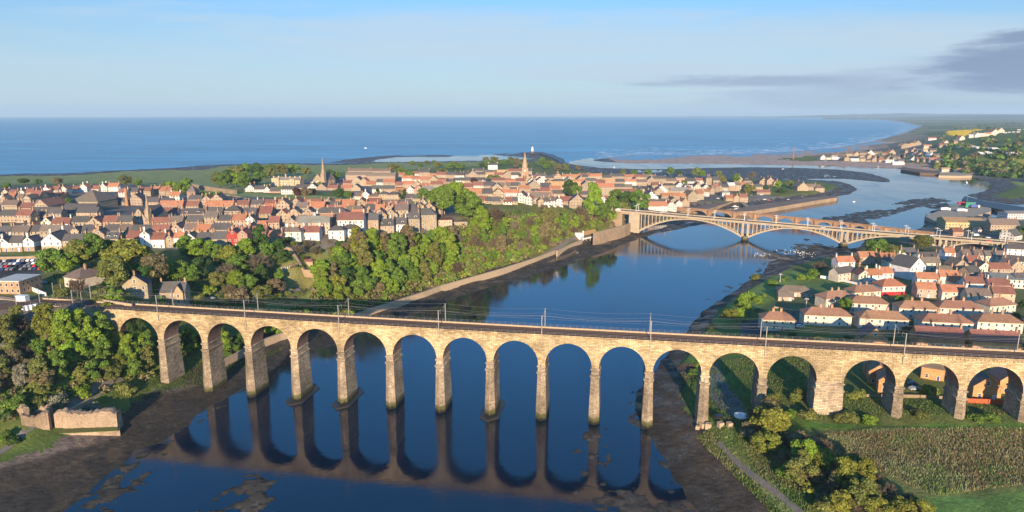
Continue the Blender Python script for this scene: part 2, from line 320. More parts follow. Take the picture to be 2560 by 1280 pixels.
# ------------------------------------------------------------------ ground colours by cover
def cover():
    x, y, z = GX, GY, GZ; rr = np.hypot(x, y)
    def col(c): return np.array(c, float)[None, None, :]*np.ones(x.shape+(1,))
    nz = fbm(x, y, 18, 5, 60); nb = fbm(x, y, 70, 4, 61)
    G = col((.062, .085, .018)); G += smooth(-.1, .25, nb)[..., None]*(col((.10, .095, .03))-G)*.6
    def put(poly, c, soft=3.0, zed=None, amt=1.0):
        P = wpoly(poly, zed if zed is not None else 0)
        m = smooth(-soft, soft, sdist(x, y, P)+nz*soft*3)[..., None]*amt
        G[...] = G*(1-m)+np.array(c)*m
    # town floor: streets, yards
    put([(-900,650,36),(0,634,36),(600,624,36),(880,606,36),(1150,570,35),(1130,520,28),(1080,512,28),(700,500,29),(560,494,28),(470,470,24),(300,462,20),(0,470,18),(-900,500,20)], (.085,.075,.062), 6)
    put([(600,478,24),(900,486,25),(1080,492,26),(1250,510,28),(1420,520,26),(1560,530,20),(1700,532,6),(1760,522,4),(1840,470,5),(1900,452,4),(1620,436,5),(1400,436,11),(1200,428,12),(1000,430,12),(850,440,14),(640,462,20)], (.085,.075,.062), 8)
    put([(-400,700,34),(0,715,34),(110,690,34),(105,645,35),(-400,640,35)], (.035,.036,.04), 2)         # station car park
    put([(-300,800,34),(0,800,34),(200,782,34),(290,768,34),(200,752,34),(0,745,34),(-300,745,34)], (.10,.075,.055), 3)  # track yard
    put([(900,470,18),(1700,455,8),(1880,470,5),(1780,500,4.2),(1700,530,5),(1560,530,20)], (.08,.072,.06), 8)
    put([(1770,512,4),(1860,517,4),(1950,503,4.2),(2095,488,4.2),(2085,484,4.2),(1950,492,4.2),(1900,486,4)], (.13,.11,.085), 1.5)  # quay walk
    # golf links and ramparts
    put([(-900,500,22),(0,466,15),(300,458,20),(480,470,24),(560,478,26),(640,470,22),(850,430,12),(1200,414,9),(1200,404,3),(600,414,4),(300,430,4),(0,444,4),(-900,480,3)], (.135,.150,.050), 8)
    put([(440,466,24),(560,474,26),(700,484,30),(900,492,28),(1080,500,28),(1080,512,29),(850,502,29),(700,498,29),(560,492,28),(480,476,25)], (.16,.17,.055), 4)
    # park, lawns
    put([(700,690,22),(810,675,22),(800,712,17),(700,722,17)], (.13,.12,.04), 2)
    # wooded river bank floor
    put([(760,760,12),(950,772,4),(1570,580,4),(1560,530,20),(1300,516,33),(1140,565,35),(860,612,35)], (.075,.075,.022), 5)
    # tweedmouth streets and gardens
    put([(1900,790,6),(1990,800,7),(2120,850,9),(2700,850,9),(2800,620,7),(2300,610,6),(2150,680,5.5),(1990,720,5)], (.070,.078,.030), 4)
    put([(1850,812,5.5),(1930,790,6),(1990,780,6.5),(2010,815,8),(1900,835,7.5),(1870,850,8)], (.045,.045,.05), 2)
    put([(2250,610,5),(2560,640,6),(2800,640,6),(2800,520,5),(2300,540,4)], (.07,.07,.06), 4)
    put([(1960,668,4),(1830,745,4),(1770,800,4),(1800,812,5),(1900,770,5),(2050,690,5)], (.10,.135,.032), 2)
    put([(1995,708,5.4),(2065,694,5.4),(2170,722,6),(2072,742,6)], (.080,.115,.030), .8)               # bowling green
    # riverside bank, reed bed and mown field
    put([(1690,880,3),(1700,1000,3),(1760,1110,3),(1850,1190,3.5),(2000,1300,5),(2300,1300,8),(2050,1100,9),(2050,1060,9.6),(1900,1020,10),(1790,900,6)], (.060,.095,.018), 3)
    put([(1790,1110,4.5),(1830,1165,4.5),(1990,1290,4.5),(2040,1290,5),(1880,1175,5),(1820,1110,5)], (.17,.16,.07), 1.6, amt=.8)  # dry grass along the path
    put([(1990,1082,9.6),(2200,1074,10),(2560,1082,10.4),(3000,1090,11),(3000,1225,11),(2560,1218,9.6),(2330,1245,8.6),(2200,1180,8.4),(2080,1130,8.6)], (.105,.100,.035), 3)
    put([(2250,1110,9.6),(2450,1120,10),(2700,1140,10.4),(2700,1175,10.2),(2560,1165,10),(2350,1128,9.6)], (.12,.062,.030), 5, amt=.8)
    put([(2330,1250,8.5),(2560,1224,9.5),(3000,1230,10),(3000,1500,10),(2200,1500,8),(2270,1290,8)], (.070,.125,.028), 3)
    put([(2030,1058,9.8),(2560,1070,10.6),(3000,1080,11),(3000,1092,11),(2560,1080,10.6),(2020,1068,9.6)], (.045,.105,.015), 1.5)
    put([(1800,905,6.5),(1830,880,7),(1895,905,8),(2030,905,9.5),(2040,985,10.5),(1900,1000,9.5),(1840,985,7.5)], (.060,.105,.020), 2)
    put([(1778,905,5.5),(1795,905,6),(1815,960,6.5),(1870,1040,8.5),(1830,1050,7.5),(1775,990,5)], (.10,.10,.10), 1.2)  # track under the arch
    # far country
    put([(2040,408,3),(2330,422,4),(2330,350,20),(2250,345,8),(2180,372,6),(2040,390,5)], (.085,.078,.06), 12)
    for poly, c in [([(2366,322,52),(2400,319,52),(2470,320,52),(2445,326,52),(2410,334,50),(2372,331,48)], (.75,.42,.0)),
                    ([(2350,316,45),(2560,311,48),(3000,311,48),(3000,322,55),(2560,318,54),(2450,320,52),(2366,320,52)], (.13,.15,.045)),
                    ([(2490,358,50),(2560,346,55),(2700,340,58),(2700,360,52),(2530,362,50)], (.10,.13,.03)),
                    ([(2480,400,24),(2560,393,28),(2560,408,20),(2490,405,20)], (.10,.13,.03)),
                    ([(2440,442,3.5),(2560,465,4),(2700,490,4),(2700,470,5),(2560,452,5),(2470,437,4)], (.12,.14,.04)),
                    ([(2258,348,20),(2300,322,25),(2310,328,30),(2265,352,14)], (.20,.12,.06))]:
        put(poly, c, 6)
    sb_ = ((GSB > 0) & (GSB < 170) & (rr > 2000) & (z < 9))[..., None]; G = np.where(sb_, np.array([.17,.12,.085])*(1+nz[..., None]), G)
    fld = vnoise(x/260+.3*nb, y/420, 71)
    farm = smooth(2700, 3300, rr)[..., None]*(GSB > 0)[..., None]
    FC = np.where(fld[..., None] < .35, np.array([.10,.10,.05]), np.where(fld[..., None] < .7, np.array([.055,.075,.025]), np.array([.14,.12,.08])))
    keep = (G[..., 0:1] > .3)
    G = np.where(keep, G, G*(1-farm)+FC*farm)
    # tidal colours
    MU = col((.060, .044, .028)); MU += smooth(.3, 2.2, z)[..., None]*(np.array([.095,.070,.046])-MU)*.7
    weed = smooth(0, .5, .5-z+nz)[..., None]; MU = MU*(1-weed*.5)+np.array([.030,.026,.016])*weed*.5
    def putm(poly, c, soft=3., amt=1.):
        P = wpoly(poly, 1); m = smooth(-soft, soft, sdist(x, y, P)+nz*soft*2)[..., None]*amt; MU[...] = MU*(1-m)+np.array(c)*m
    putm([(-500,1250,2),(0,1172,2),(150,1128,2),(230,1100,2.5),(290,1082,3),(140,1080,3),(0,1100,4),(-500,1180,4)], (.26,.19,.14), 2)
    putm([(310,1000,3),(520,950,3),(540,925,3.5),(380,960,3.5)], (.17,.13,.105), 2)
    sand = smooth(1450, 1700, rr)[..., None]*(GSB > 0)[..., None]
    MU = MU*(1-sand)+np.array([.42,.265,.17])*sand
    putm([(1900,425),(2235,456),(2235,430),(2000,418),(1480,425),(1480,436),(1700,445),(2000,460),(2145,478),(2150,450)], (.055,.043,.036), 12)
    rock = np.maximum(smooth(-4, 6, GSR), ((GY > 1150) & (GX < 250)))[..., None]; MU = MU*(1-rock)+np.array([.065,.045,.030])*rock
    cliff = (smooth(2100, 2300, rr)*(z > 1.5)*(GSB > 0)*(GSB < 120))[..., None]
    return G, MU
GC, MC = cover()
ZE = 2.45+fbm(GX, GY, 14, 4, 77)*1.3                      # where mud gives way to grass
ISM = (GZ < ZE)
ISM |= (GSA > 0) & (GSA < 95+230*fbm(GX, GY, 90, 3, 5)) & (GY > 1150) & (GX < 250)
ISM |= (GSB > 0) & (np.hypot(GX, GY) > 1450) & (GZ < 3.2) & (GSB < 260)
def terrain_objs():
    d = GZ-(GX**2+GY**2)/RE2*(np.hypot(GX, GY) > 1200)
    V = np.stack([GX, GY, d], -1).reshape(-1, 3)
    i, j = np.meshgrid(np.arange(NA-1), np.arange(NR-1)); q = (j*NA+i).ravel()
    F = np.stack([q, q+1, q+NA+1, q+NA], -1)
    zf = GZ.ravel()[F]; wet = zf.max(1) < -.6
    ism = ISM.ravel()[F].sum(1) >= 2
    # distant sands and rocks
    rr = np.hypot(GX, GY).ravel()[F[:, 0]]; sb = GSB.ravel()[F[:, 0]]
    cls = np.where(wet, 9, np.where(ism, np.where((rr > 1450) & (sb > 0), 2, 1), 0))
    for k, name, m in ((0, 'ground', M_GROUND), (1, 'mudflat', M_MUD), (2, 'beach', M_MUD)):
        f = F[cls == k]; u, inv = np.unique(f, return_inverse=True)
        me = mesh_np(name, V[u], inv.reshape(f.shape), [m], True)
        c = (GC if k == 0 else MC).reshape(-1, 3)[u]; a = me.color_attributes.new('Col', 'FLOAT_COLOR', 'POINT')
        a.data.foreach_set('color', np.concatenate([np.clip(c, .005, 1), np.ones((len(u), 1))], 1).astype(np.float32).ravel())
        o = link(bpy.data.objects.new(name, me)); o['kind'] = 'structure'
terrain_objs()
def water_obj(name, m, r0, r1, n, az0=R(-60), az1=R(60), na=120, cond=None):
    a = np.linspace(az0, az1, na); r = np.exp(np.linspace(math.log(r0), math.log(r1), n))
    A, Rr = np.meshgrid(a, r); V = np.stack([Rr*np.sin(A), Rr*np.cos(A), -Rr**2/RE2*(Rr > 1200)], -1).reshape(-1, 3)
    i, j = np.meshgrid(np.arange(na-1), np.arange(n-1)); q = (j*na+i).ravel(); F = np.stack([q, q+1, q+na+1, q+na], -1)
    o = link(bpy.data.objects.new(name, mesh_np(name, V, F, [m], True))); o['kind'] = 'structure'; return o
SEA_R = 1330
def water_split():
    na, n = 240, 300
    a = np.linspace(R(-60), R(60), na); r = np.exp(np.linspace(math.log(60), math.log(52000), n))
    A, Rr = np.meshgrid(a, r); X, Y = Rr*np.sin(A), Rr*np.cos(A)
    V = np.stack([X, Y, -Rr**2/RE2*(Rr > 1200)], -1).reshape(-1, 3)
    i, j = np.meshgrid(np.arange(na-1), np.arange(n-1)); q = (j*na+i).ravel(); F = np.stack([q, q+1, q+na+1, q+na], -1)
    cx = X.ravel()[F].mean(1); cy = Y.ravel()[F].mean(1)
    RP = wpoly([(1419,404),(1480,395),(1500,403),(1700,400),(2300,415),(2500,430),(6000,500),(6000,1900),(-900,1900),(-900,1300),(300,900),(900,750),(1300,560),(1500,500),(1420,425)])
    LG = wpoly([(930,409),(930,398),(1000,392),(1140,390),(1230,387),(1320,396),(1300,402)])
    riv = (sdist(cx, cy, RP) > 0) | (sdist(cx, cy, LG) > 0)
    for nm, m, s in (('river', M_RIVER, riv), ('sea', M_SEA, ~riv)):
        f = F[s]; u, inv = np.unique(f, return_inverse=True)
        o = link(bpy.data.objects.new(nm, mesh_np(nm, V[u], inv.reshape(f.shape), [m], True))); o['kind'] = 'structure'
water_split()

def shoal_patches():
    """small weedy banks that just break the water, on a finer grid"""
    E1 = [(120,1330),(230,1195),(340,1128),(440,1083),(515,1022),(600,978),(650,936),(665,950),(610,1000),(540,1045),(470,1085),(430,1130),(370,1190),(300,1300)]
    E2 = [(1590,1050),(1640,1120),(1690,1190),(1725,1250),(1700,1262),(1650,1190),(1600,1110)]; E3 = [(1700,845),(1760,780),(1850,715),(1905,686),(1930,655),(1915,645),(1860,690),(1780,740),(1730,785),(1690,830)]
    for k, cell, s_, cut in ((0, .6, 4.2, -.18), (1, .6, 4.0, -.16), (3, 1.3, 9., -.12), (E1, .6, 4.5, .08), (E2, .6, 3.5, .05), (E3, 1., 5., .04)):
        P = wpoly(SHOALS[k][0] if isinstance(k, int) else k); k = k if isinstance(k, int) else 7; x0, y0 = P.min(0)-4; x1, y1 = P.max(0)+4
        x1 = min(x1, x0+260); nx, ny = int((x1-x0)/cell), int((y1-y0)/cell); X, Y = np.meshgrid(x0+np.arange(nx)*cell, y0+np.arange(ny)*cell)
        d = sdist(X, Y, P); Z = np.clip(-.42+.5*smooth(-3, 9*cell/.6, d)+fbm(X, Y, s_, 6, 91+k)*1.9-cut, -1, .4)+fbm(X, Y, .9, 3, 5)*.12
        Z = np.where(d < -3, -1, Z); i, j = np.meshgrid(np.arange(nx-1), np.arange(ny-1)); q = (j*nx+i).ravel(); F = np.stack([q, q+1, q+nx+1, q+nx], -1)
        F = F[Z.ravel()[F].max(1) > -.06]; u, inv = np.unique(F, return_inverse=True); V = np.stack([X.ravel(), Y.ravel(), Z.ravel()], -1)[u]
        me = mesh_np('mudflat', V, inv.reshape(F.shape), [M_MUD], True); c = np.where((V[:, 2:3] < .12), np.array([[.035,.030,.016]]), np.array([[.085,.066,.045]]))
        a = me.color_attributes.new('Col', 'FLOAT_COLOR', 'POINT'); a.data.foreach_set('color', np.concatenate([c, np.ones((len(u), 1))], 1).astype(np.float32).ravel())
        o = link(bpy.data.objects.new('mudflat', me)); o['kind'] = 'structure'
shoal_patches()
# ------------------------------------------------------------------ mesh builder and things
class MB:
    def __init__(s): s.v = []; s.f = []; s.m = []
    def add(s, vs, fs, mi=0):
        o = len(s.v); s.v += [tuple(p) for p in vs]; s.f += [tuple(i+o for i in f) for f in fs]; s.m += [mi]*len(fs)
    def box(s, x0, x1, y0, y1, z0, z1, mi=0, T=None):
        vs = [(x, y, z) for z in (z0, z1) for y in (y0, y1) for x in (x0, x1)]
        if T: vs = [T @ Vector(p) for p in vs]
        s.add(vs, [(0,2,3,1),(4,5,7,6),(0,1,5,4),(1,3,7,5),(3,2,6,7),(2,0,4,6)], mi)
    def prism(s, ring, z0, z1, mi=0, top=None, cap=True):
        n = len(ring); r2 = top or ring
        s.add([(p[0], p[1], z0) for p in ring]+[(p[0], p[1], z1) for p in r2],
              [(i, (i+1) % n, n+(i+1) % n, n+i) for i in range(n)]+([tuple(range(n))[::-1], tuple(range(n, 2*n))] if cap else []), mi)
    def loft(s, rings, mi=0, cap=True):
        n = len(rings[0]); vs = [p for r in rings for p in r]; fs = []
        for k in range(len(rings)-1):
            fs += [(k*n+i, k*n+(i+1) % n, (k+1)*n+(i+1) % n, (k+1)*n+i) for i in range(n)]
        if cap: fs += [tuple(range(n))[::-1], tuple(range((len(rings)-1)*n, len(rings)*n))]
        s.add(vs, fs, mi)
    def tube(s, a, b, ra, rb=None, n=5, mi=0):
        a, b = Vector(a), Vector(b); rb = ra if rb is None else rb; d = (b-a)
        if d.length < 1e-6: return
        d.normalize(); u = d.cross(Vector((0, 0, 1)) if abs(d.z) < .9 else Vector((1, 0, 0))).normalized(); w = d.cross(u)
        vs = [a+(u*math.cos(t)+w*math.sin(t))*ra for t in [2*math.pi*i/n for i in range(n)]]+[b+(u*math.cos(t)+w*math.sin(t))*rb for t in [2*math.pi*i/n for i in range(n)]]
        s.add(vs, [(i, (i+1) % n, n+(i+1) % n, n+i) for i in range(n)]+[tuple(range(n))[::-1], tuple(range(n, 2*n))], mi)
    def cone(s, c, r, z0, z1, n=8, mi=0, rt=0.0):
        ring = [(c[0]+r*math.cos(2*math.pi*i/n+math.pi/n), c[1]+r*math.sin(2*math.pi*i/n+math.pi/n)) for i in range(n)]
        top = [(c[0]+max(rt, .01)*math.cos(2*math.pi*i/n+math.pi/n), c[1]+max(rt, .01)*math.sin(2*math.pi*i/n+math.pi/n)) for i in range(n)]
        s.prism(ring, z0, z1, mi, top)
    def ball(s, c, r, sx=1, sy=1, sz=1, n=8, mi=0):
        rings = []
        for k in range(1, n//2):
            t = math.pi*k/(n//2); rings.append([(c[0]+r*sx*math.sin(t)*math.cos(2*math.pi*i/n), c[1]+r*sy*math.sin(t)*math.sin(2*math.pi*i/n), c[2]-r*sz*math.cos(t)) for i in range(n)])
        s.loft(rings, mi)
    def mesh(s, name, mats, smooth_=False):
        me = bpy.data.meshes.new(name); me.from_pydata(s.v, [], s.f)
        for m in (mats if isinstance(mats, (list, tuple)) else [mats]): me.materials.append(m)
        if any(s.m): me.polygons.foreach_set('material_index', s.m)
        if smooth_: me.polygons.foreach_set('use_smooth', [True]*len(s.f))
        me.update(); return me
    def build(s, name, mats, parent=None, color=None, smooth_=False, loc=None):
        o = bpy.data.objects.new(name, s.mesh(name, mats, smooth_))
        if color: o.color = tuple(color)+(1,)
        if loc: o.location = loc
        return link(o, parent)
PEND = []                                         # things whose label still needs its place words
def tag(o, label, cat, group=None):
    o['label'] = label; o['category'] = cat
    if group: o['group'] = group
    return o
def thing(name, label, cat, loc=(0,0,0), rz=0, group=None, scale=None):
    o = bpy.data.objects.new(name, None); C.objects.link(o); o.location = loc; o.rotation_euler = (0, 0, rz); o.empty_display_size = .5
    if scale: o.scale = scale
    return tag(o, label, cat, group)
def place_later(o, core, px, py): PEND.append((o, core, px, py))
def put(name, me, parent=None, loc=(0,0,0), rot=(0,0,0), scale=(1,1,1), color=None):
    o = bpy.data.objects.new(name, me); o.location = loc; o.rotation_euler = rot; o.scale = scale
    if color: o.color = tuple(color)+(1,)
    return link(o, parent)

# ---- masonry coordinates that run along any upright face
def wallco(t):
    g = geo(t); up = N(t, 'ShaderNodeVectorMath', operation='CROSS_PRODUCT'); t.links.new(g.outputs['True Normal'], up.inputs[0]); up.inputs[1].default_value = (0, 0, 1)
    nm = N(t, 'ShaderNodeVectorMath', operation='NORMALIZE'); t.links.new(up.outputs[0], nm.inputs[0])
    d = N(t, 'ShaderNodeVectorMath', operation='DOT_PRODUCT'); t.links.new(g.outputs['Position'], d.inputs[0]); t.links.new(nm.outputs[0], d.inputs[1])
    s = N(t, 'ShaderNodeSeparateXYZ'); t.links.new(g.outputs['Position'], s.inputs[0])
    c = N(t, 'ShaderNodeCombineXYZ'); t.links.new(d.outputs['Value'], c.inputs[0]); t.links.new(s.outputs[2], c.inputs[1])
    return c.outputs[0], s.outputs[2], g.outputs['Position']
def masonry(name, c1, c2, mortar, bw, bh, stain=.5, algae=False, rough=.92):
    m, t, b = mat(name, rough, .2); uv, z, pos = wallco(t)
    br = N(t, 'ShaderNodeTexBrick'); t.links.new(uv, br.inputs['Vector'])
    for k, v in (('Color1', c1), ('Color2', c2), ('Mortar', mortar)): br.inputs[k].default_value = v+(1,)
    br.inputs['Scale'].default_value = 1; br.inputs['Brick Width'].default_value = bw; br.inputs['Row Height'].default_value = bh; br.inputs['Mortar Size'].default_value = .05; br.inputs['Bias'].default_value = -.15
    c = br.outputs['Color']
    c = mmul(t, c, mrange(t, mnoise(t, mmap(t, uv, (.35, 2.2, 1)), 1.1, 5, .65), .3, .72, .62, 1.3))      # weathered courses
    c = mmul(t, c, mrange(t, mnoise(t, pos, .11, 5, .6), .35, .7, 1.0+.12, 1.0-.45*stain))
    dk = mrange(t, mnoise(t, mmap(t, uv, (1.3, .35, 1)), .8, 6, .7), .53, .68, 0, .8*stain)
    c = mmix(t, dk, c, (c1[0]*.33, c1[1]*.3, c1[2]*.32))
    rnd = N(t, 'ShaderNodeObjectInfo').outputs['Random']; c = mmul(t, c, mrange(t, rnd, 0, 1, .86, 1.12))
    stk = mrange(t, mnoise(t, mmap(t, uv, (1.5, .10, 1)), .9, 4, .6), .55, .72, 0, .5*stain); c = mmix(t, stk, c, (c1[0]*.36, c1[1]*.36, c1[2]*.42))
    if algae:
        zz = N(t, 'ShaderNodeMath', operation='ADD'); t.links.new(z, zz.inputs[0]); t.links.new(mrange(t, mnoise(t, pos, .9, 4, .6), 0, 1, -1.2, 1.2), zz.inputs[1])
        c = mmix(t, mrange(t, zz.outputs[0], 3.4, 2.2, 0, .85), c, (.055, .062, .012))
        c = mmix(t, mrange(t, zz.outputs[0], 1.5, .7, 0, .95), c, (.018, .016, .012))
    t.links.new(c, b.inputs['Base Color'])
    mbump(t, b, mnoise(t, uv, 2.2, 5, .7), .6, .18)
    return m
M_VIA = masonry('viaduct_sandstone', (.64, .485, .27), (.37, .25, .125), (.19, .13, .08), 1.7, .62, 1.05, True)
M_VIAB = masonry('pier_sandstone', (.54, .415, .265), (.30, .22, .15), (.15, .12, .095), 1.7, .62, 1.35, True)
M_SOFF = masonry('soffit_brick', (.36, .20, .14), (.27, .15, .11), (.22, .15, .12), .8, .3, .8, False)
M_OLDBR = masonry('old_bridge_sandstone', (.43, .25, .14), (.34, .19, .11), (.22, .14, .09), .9, .35, .5, False)
M_RUIN = masonry('castle_rubble', (.50, .36, .22), (.36, .25, .16), (.22, .16, .12), .5, .3, .9, False)
M_WALL = masonry('garden_wall_stone', (.46, .33, .20), (.37, .25, .155), (.24, .17, .12), .7, .3, .6, False)
def plain(name, col, rough=.8, spec=.3, var=.25, metal=0, sc=.8, obj=False):
    m, t, b = mat(name, rough, spec); b.inputs['Metallic'].default_value = metal
    p = geo(t).outputs['Position']; f = mrange(t, mnoise(t, p, sc, 5, .6), .3, .7, 1-var, 1+var)
    src = objcol(t) if obj else None
    if src is None:
        r = N(t, 'ShaderNodeRGB'); r.outputs[0].default_value = col+(1,); src = r.outputs[0]
    t.links.new(mmul(t, src, f), b.inputs['Base Color']); return m
M_CONC = plain('bridge_concrete', (.37, .295, .205), .85, .2, .14, sc=.25)
M_DARKST = plain('wet_stone', (.035, .03, .022), .5, .4, .3)
M_BALLAST = plain('track_ballast', (.135, .085, .06), .95, .1, .35, sc=2.5)
M_RAIL = plain('rail_steel', (.10, .065, .05), .5, .4, .1, metal=.6)
M_STEEL = plain('galvanised_steel', (.30, .27, .24), .5, .4, .1)
M_ASPH = plain('asphalt', (.055, .053, .055), .9, .2, .25, sc=.5)
M_PAVE = plain('pavement', (.19, .16, .13), .9, .2, .2, sc=.9)
M_WHITE = plain('white_paint', (.78, .75, .70), .6, .3, .06)
M_PAINT = plain('coloured_paint', (1,1,1), .45, .4, .08, obj=True)
M_STONEC = plain('coping_stone', (.42, .31, .20), .9, .2, .25, sc=1.5)
M_TIMBER = plain('weathered_timber', (.16, .10, .065), .85, .2, .25, sc=2)
M_GLASS, _t, _b = mat('dark_window_glass', .12, .6); _b.inputs['Base Color'].default_value = (.02, .025, .03, 1)
M_FOAM = plain('surf_foam', (.75, .77, .78), .8, .2, .15, sc=.3)
# ------------------------------------------------------------------ the railway viaduct
_dk = [(290,775),(400,781),(560,789),(640,793),(900,810),(1100,821),(1200,827),(1450,842),(1740,857),(1920,867),(2230,882),(2560,897)]
VZ = 34.7
_dp = np.array([gp(a, b, VZ) for a, b in _dk]); VC = np.polyfit(_dp[:,0], _dp[:,1], 2)
_xs = np.linspace(-330, 330, 1400); _ys = np.polyval(VC, _xs); _ss = np.concatenate([[0], np.cumsum(np.hypot(np.diff(_xs), np.diff(_ys)))])
def vx_s(x): return float(np.interp(x, _xs, _ss))
def VP(s, t, z):
    """point on the viaduct: s along, t behind the near face"""
    x = float(np.interp(s, _ss, _xs)); y = float(np.polyval(VC, x)); d = 2*VC[0]*x+VC[1]; l = math.hypot(1, d)
    return (x-d/l*t, y+1/l*t, z)
def s_for_px(px, z, t=0.):
    lo, hi = 0., float(_ss[-1])
    for _ in range(40):
        m = (lo+hi)/2
        if pix(*VP(m, t, z))[0] < px: lo = m
        else: hi = m
    return lo
ZS, RA, VW = 22.4, 9.15, 9.4                       # springing height, arch radius, width
_pc = [403,512,620,735,852,974,1099,1225,1354,1488,1623,1763,1907,2075,2249,2407,2568]
PS_ = [s_for_px(p, ZS) for p in _pc]
PHW = [1.35]*len(PS_); PHW[13] = 4.6               # the stop pier is much thicker
PS_ = PS_+[PS_[-1]+20.8*k for k in (1, 2, 3)]; PHW += [1.35]*3
S0 = PS_[0]-20.8                                   # abutment
via = thing('railway_viaduct', 'tall sandstone railway viaduct with round arches striding across the river', 'viaduct', VP(PS_[8], VW/2, 0))
VO = Vector(via.location)
def vp(s, t, z): return Vector(VP(s, t, z))-VO
def arch_bay(sa, ha, sb, hb):
    """barrel and spandrels from pier middle sa to pier middle sb"""
    o = MB(); c = ((sa+ha)+(sb-hb))/2; r = ((sb-hb)-(sa+ha))/2
    us = [sa]+[c-r*math.cos(math.pi*k/24) for k in range(25)]+[sb]
    zb = [ZS]+[ZS+RA*math.sin(math.pi*k/24) for k in range(25)]+[ZS]
    zt = VZ-.75
    for k in range(len(us)-1):
        a0, a1, b0, b1 = us[k], us[k+1], zb[k], zb[k+1]
        o.add([vp(a0,0,b0), vp(a1,0,b1), vp(a1,0,zt), vp(a0,0,zt)], [(0,1,2,3)])
        o.add([vp(a0,VW,b0), vp(a1,VW,b1), vp(a1,VW,zt), vp(a0,VW,zt)], [(3,2,1,0)])
        if 0 < k < len(us)-2: o.add([vp(a0,0,b0), vp(a1,0,b1), vp(a1,VW,b1), vp(a0,VW,b0)], [(3,2,1,0)], 1)
    # ring of voussoirs standing a little proud
    for k in range(0, 48):
        t0, t1 = math.pi*(k+.06)/48, math.pi*(k+.94)/48; rr = .95 if k % 2 else 1.25
        q = [(c-r*math.cos(t0), ZS+RA*math.sin(t0)), (c-r*math.cos(t1), ZS+RA*math.sin(t1))]
        e = [(c-(r+rr)*math.cos(t0), ZS+(RA+rr)*math.sin(t0)), (c-(r+rr)*math.cos(t1), ZS+(RA+rr)*math.sin(t1))]
        for tt in (-.07, VW+.07):
            o.add([vp(q[0][0],tt,q[0][1]), vp(q[1][0],tt,q[1][1]), vp(e[1][0],tt,e[1][1]), vp(e[0][0],tt,e[0][1])], [(0,1,2,3) if tt > 0 else (3,2,1,0)])
            t2 = .0 if tt < 0 else VW
            o.add([vp(q[0][0],tt,q[0][1]), vp(q[1][0],tt,q[1][1]), vp(q[1][0],t2,q[1][1]), vp(q[0][0],t2,q[0][1])], [(0,1,2,3)])
    return o
bays = [(S0, .6, PS_[0], PHW[0])]+[(PS_[i], PHW[i], PS_[i+1], PHW[i+1]) for i in range(len(PS_)-1)]
for a, ha, b_, hb in bays: arch_bay(a, ha, b_, hb).build('arch', [M_VIA, M_SOFF], via)
def pier(s, hw, zb):
    o = MB(); k = hw/1.35 if hw > 2 else 1.0; f = (lambda w: w) if hw < 2 else (lambda w: w-1.35+hw)
    n = 1.9 if hw < 2 else .1
    secs = [(zb, f(2.15), .75, n*1.05), (5, f(2.0), .6, n), (14, f(1.72), .3, n*.8), (18.2, f(1.6), .2, n*.6), (18.9, f(1.95), .45, n*.6), (19.4, f(1.95), .45, n*.5), (19.6, f(1.5), .1, n*.3), (21.2, f(1.42), .05, .1), (21.4, f(1.75), .35, .05), (22.0, f(1.75), .35, .05), (22.1, f(1.36), .03, .02), (ZS+.35, f(1.34), .02, .02)]
    rings = []
    for z, w, e, nn in secs:
        rings.append([vp(s-w, -e, z), vp(s, -e-nn, z), vp(s+w, -e, z), vp(s+w, VW+e, z), vp(s, VW+e+nn, z), vp(s-w, VW+e, z)])
    o.loft(rings); return o
for i, s in enumerate(PS_):
    x, y, _ = VP(s, VW/2, 0); zb = min(hq(*VP(s, t, 0)[:2]) for t in (-2, 4, VW+2))-1.5
    p = pier(s, PHW[i], max(zb, -2.5)).build('pier', M_VIAB, via)
    if i in (3, 4, 7):
        o = MB(); o.loft([[vp(s+dx*q, VW/2+dy*q2, z) for dx, dy in ((-3.6,-7.5),(0,-11.5),(3.6,-7.5),(3.6,7.5),(0,11.5),(-3.6,7.5))] for z, q, q2 in ((-2.5,1.15,1.05),(.25,1.1,1.03),(.55,1.0,1.0))])
        o.build('foundation_apron', M_DARKST, p)
# abutment and wing wall running back into the hill
o = MB(); sl = S0-46
for k in range(12):
    a, b_ = S0+.6-(46.6)*k/12, S0+.6-(46.6)*(k+1)/12
    zt = VZ-.75
    for tt, fl in ((0, 0), (VW, 1)): o.add([vp(b_,tt,12), vp(a,tt,12), vp(a,tt,zt), vp(b_,tt,zt)], [(3,2,1,0) if fl else (0,1,2,3)])
o.add([vp(S0+.6,0,12), vp(S0+.6,VW,12), vp(S0+.6,VW,zt), vp(S0+.6,0,zt)], [(0,1,2,3)])
o.build('abutment', M_VIA, via)
SE = PS_[-1]
def strip(t0, t1, z0, z1, sa=sl, sb=SE, step=4.0):
    o = MB(); n = int((sb-sa)/step)
    rings = [[vp(sa+(sb-sa)*k/n, t0, z0), vp(sa+(sb-sa)*k/n, t1, z0), vp(sa+(sb-sa)*k/n, t1, z1), vp(sa+(sb-sa)*k/n, t0, z1)] for k in range(n+1)]
    o.loft(rings); return o
co = strip(-.42, .3, VZ-.78, VZ-.38)
k = 0
s = S0
while s < SE:                                      # corbels under the cornice
    o2 = [vp(s, -.36, VZ-1.3), vp(s+.45, -.36, VZ-1.3), vp(s+.45, .01, VZ-1.3), vp(s, .01, VZ-1.3), vp(s, -.36, VZ-.79), vp(s+.45, -.36, VZ-.79), vp(s+.45, .01, VZ-.79), vp(s, .01, VZ-.79)]
    co.add(o2, [(0,3,2,1),(4,5,6,7),(0,1,5,4),(1,2,6,5),(3,0,4,7)]); s += 1.3
co.build('cornice', M_VIA, via)
strip(VW-.9, VW+.42, VZ-.78, VZ-.38).build('cornice', M_VIA, via)
strip(-.12, .12, VZ-.40, VZ-.02).build('parapet', M_VIA, via)
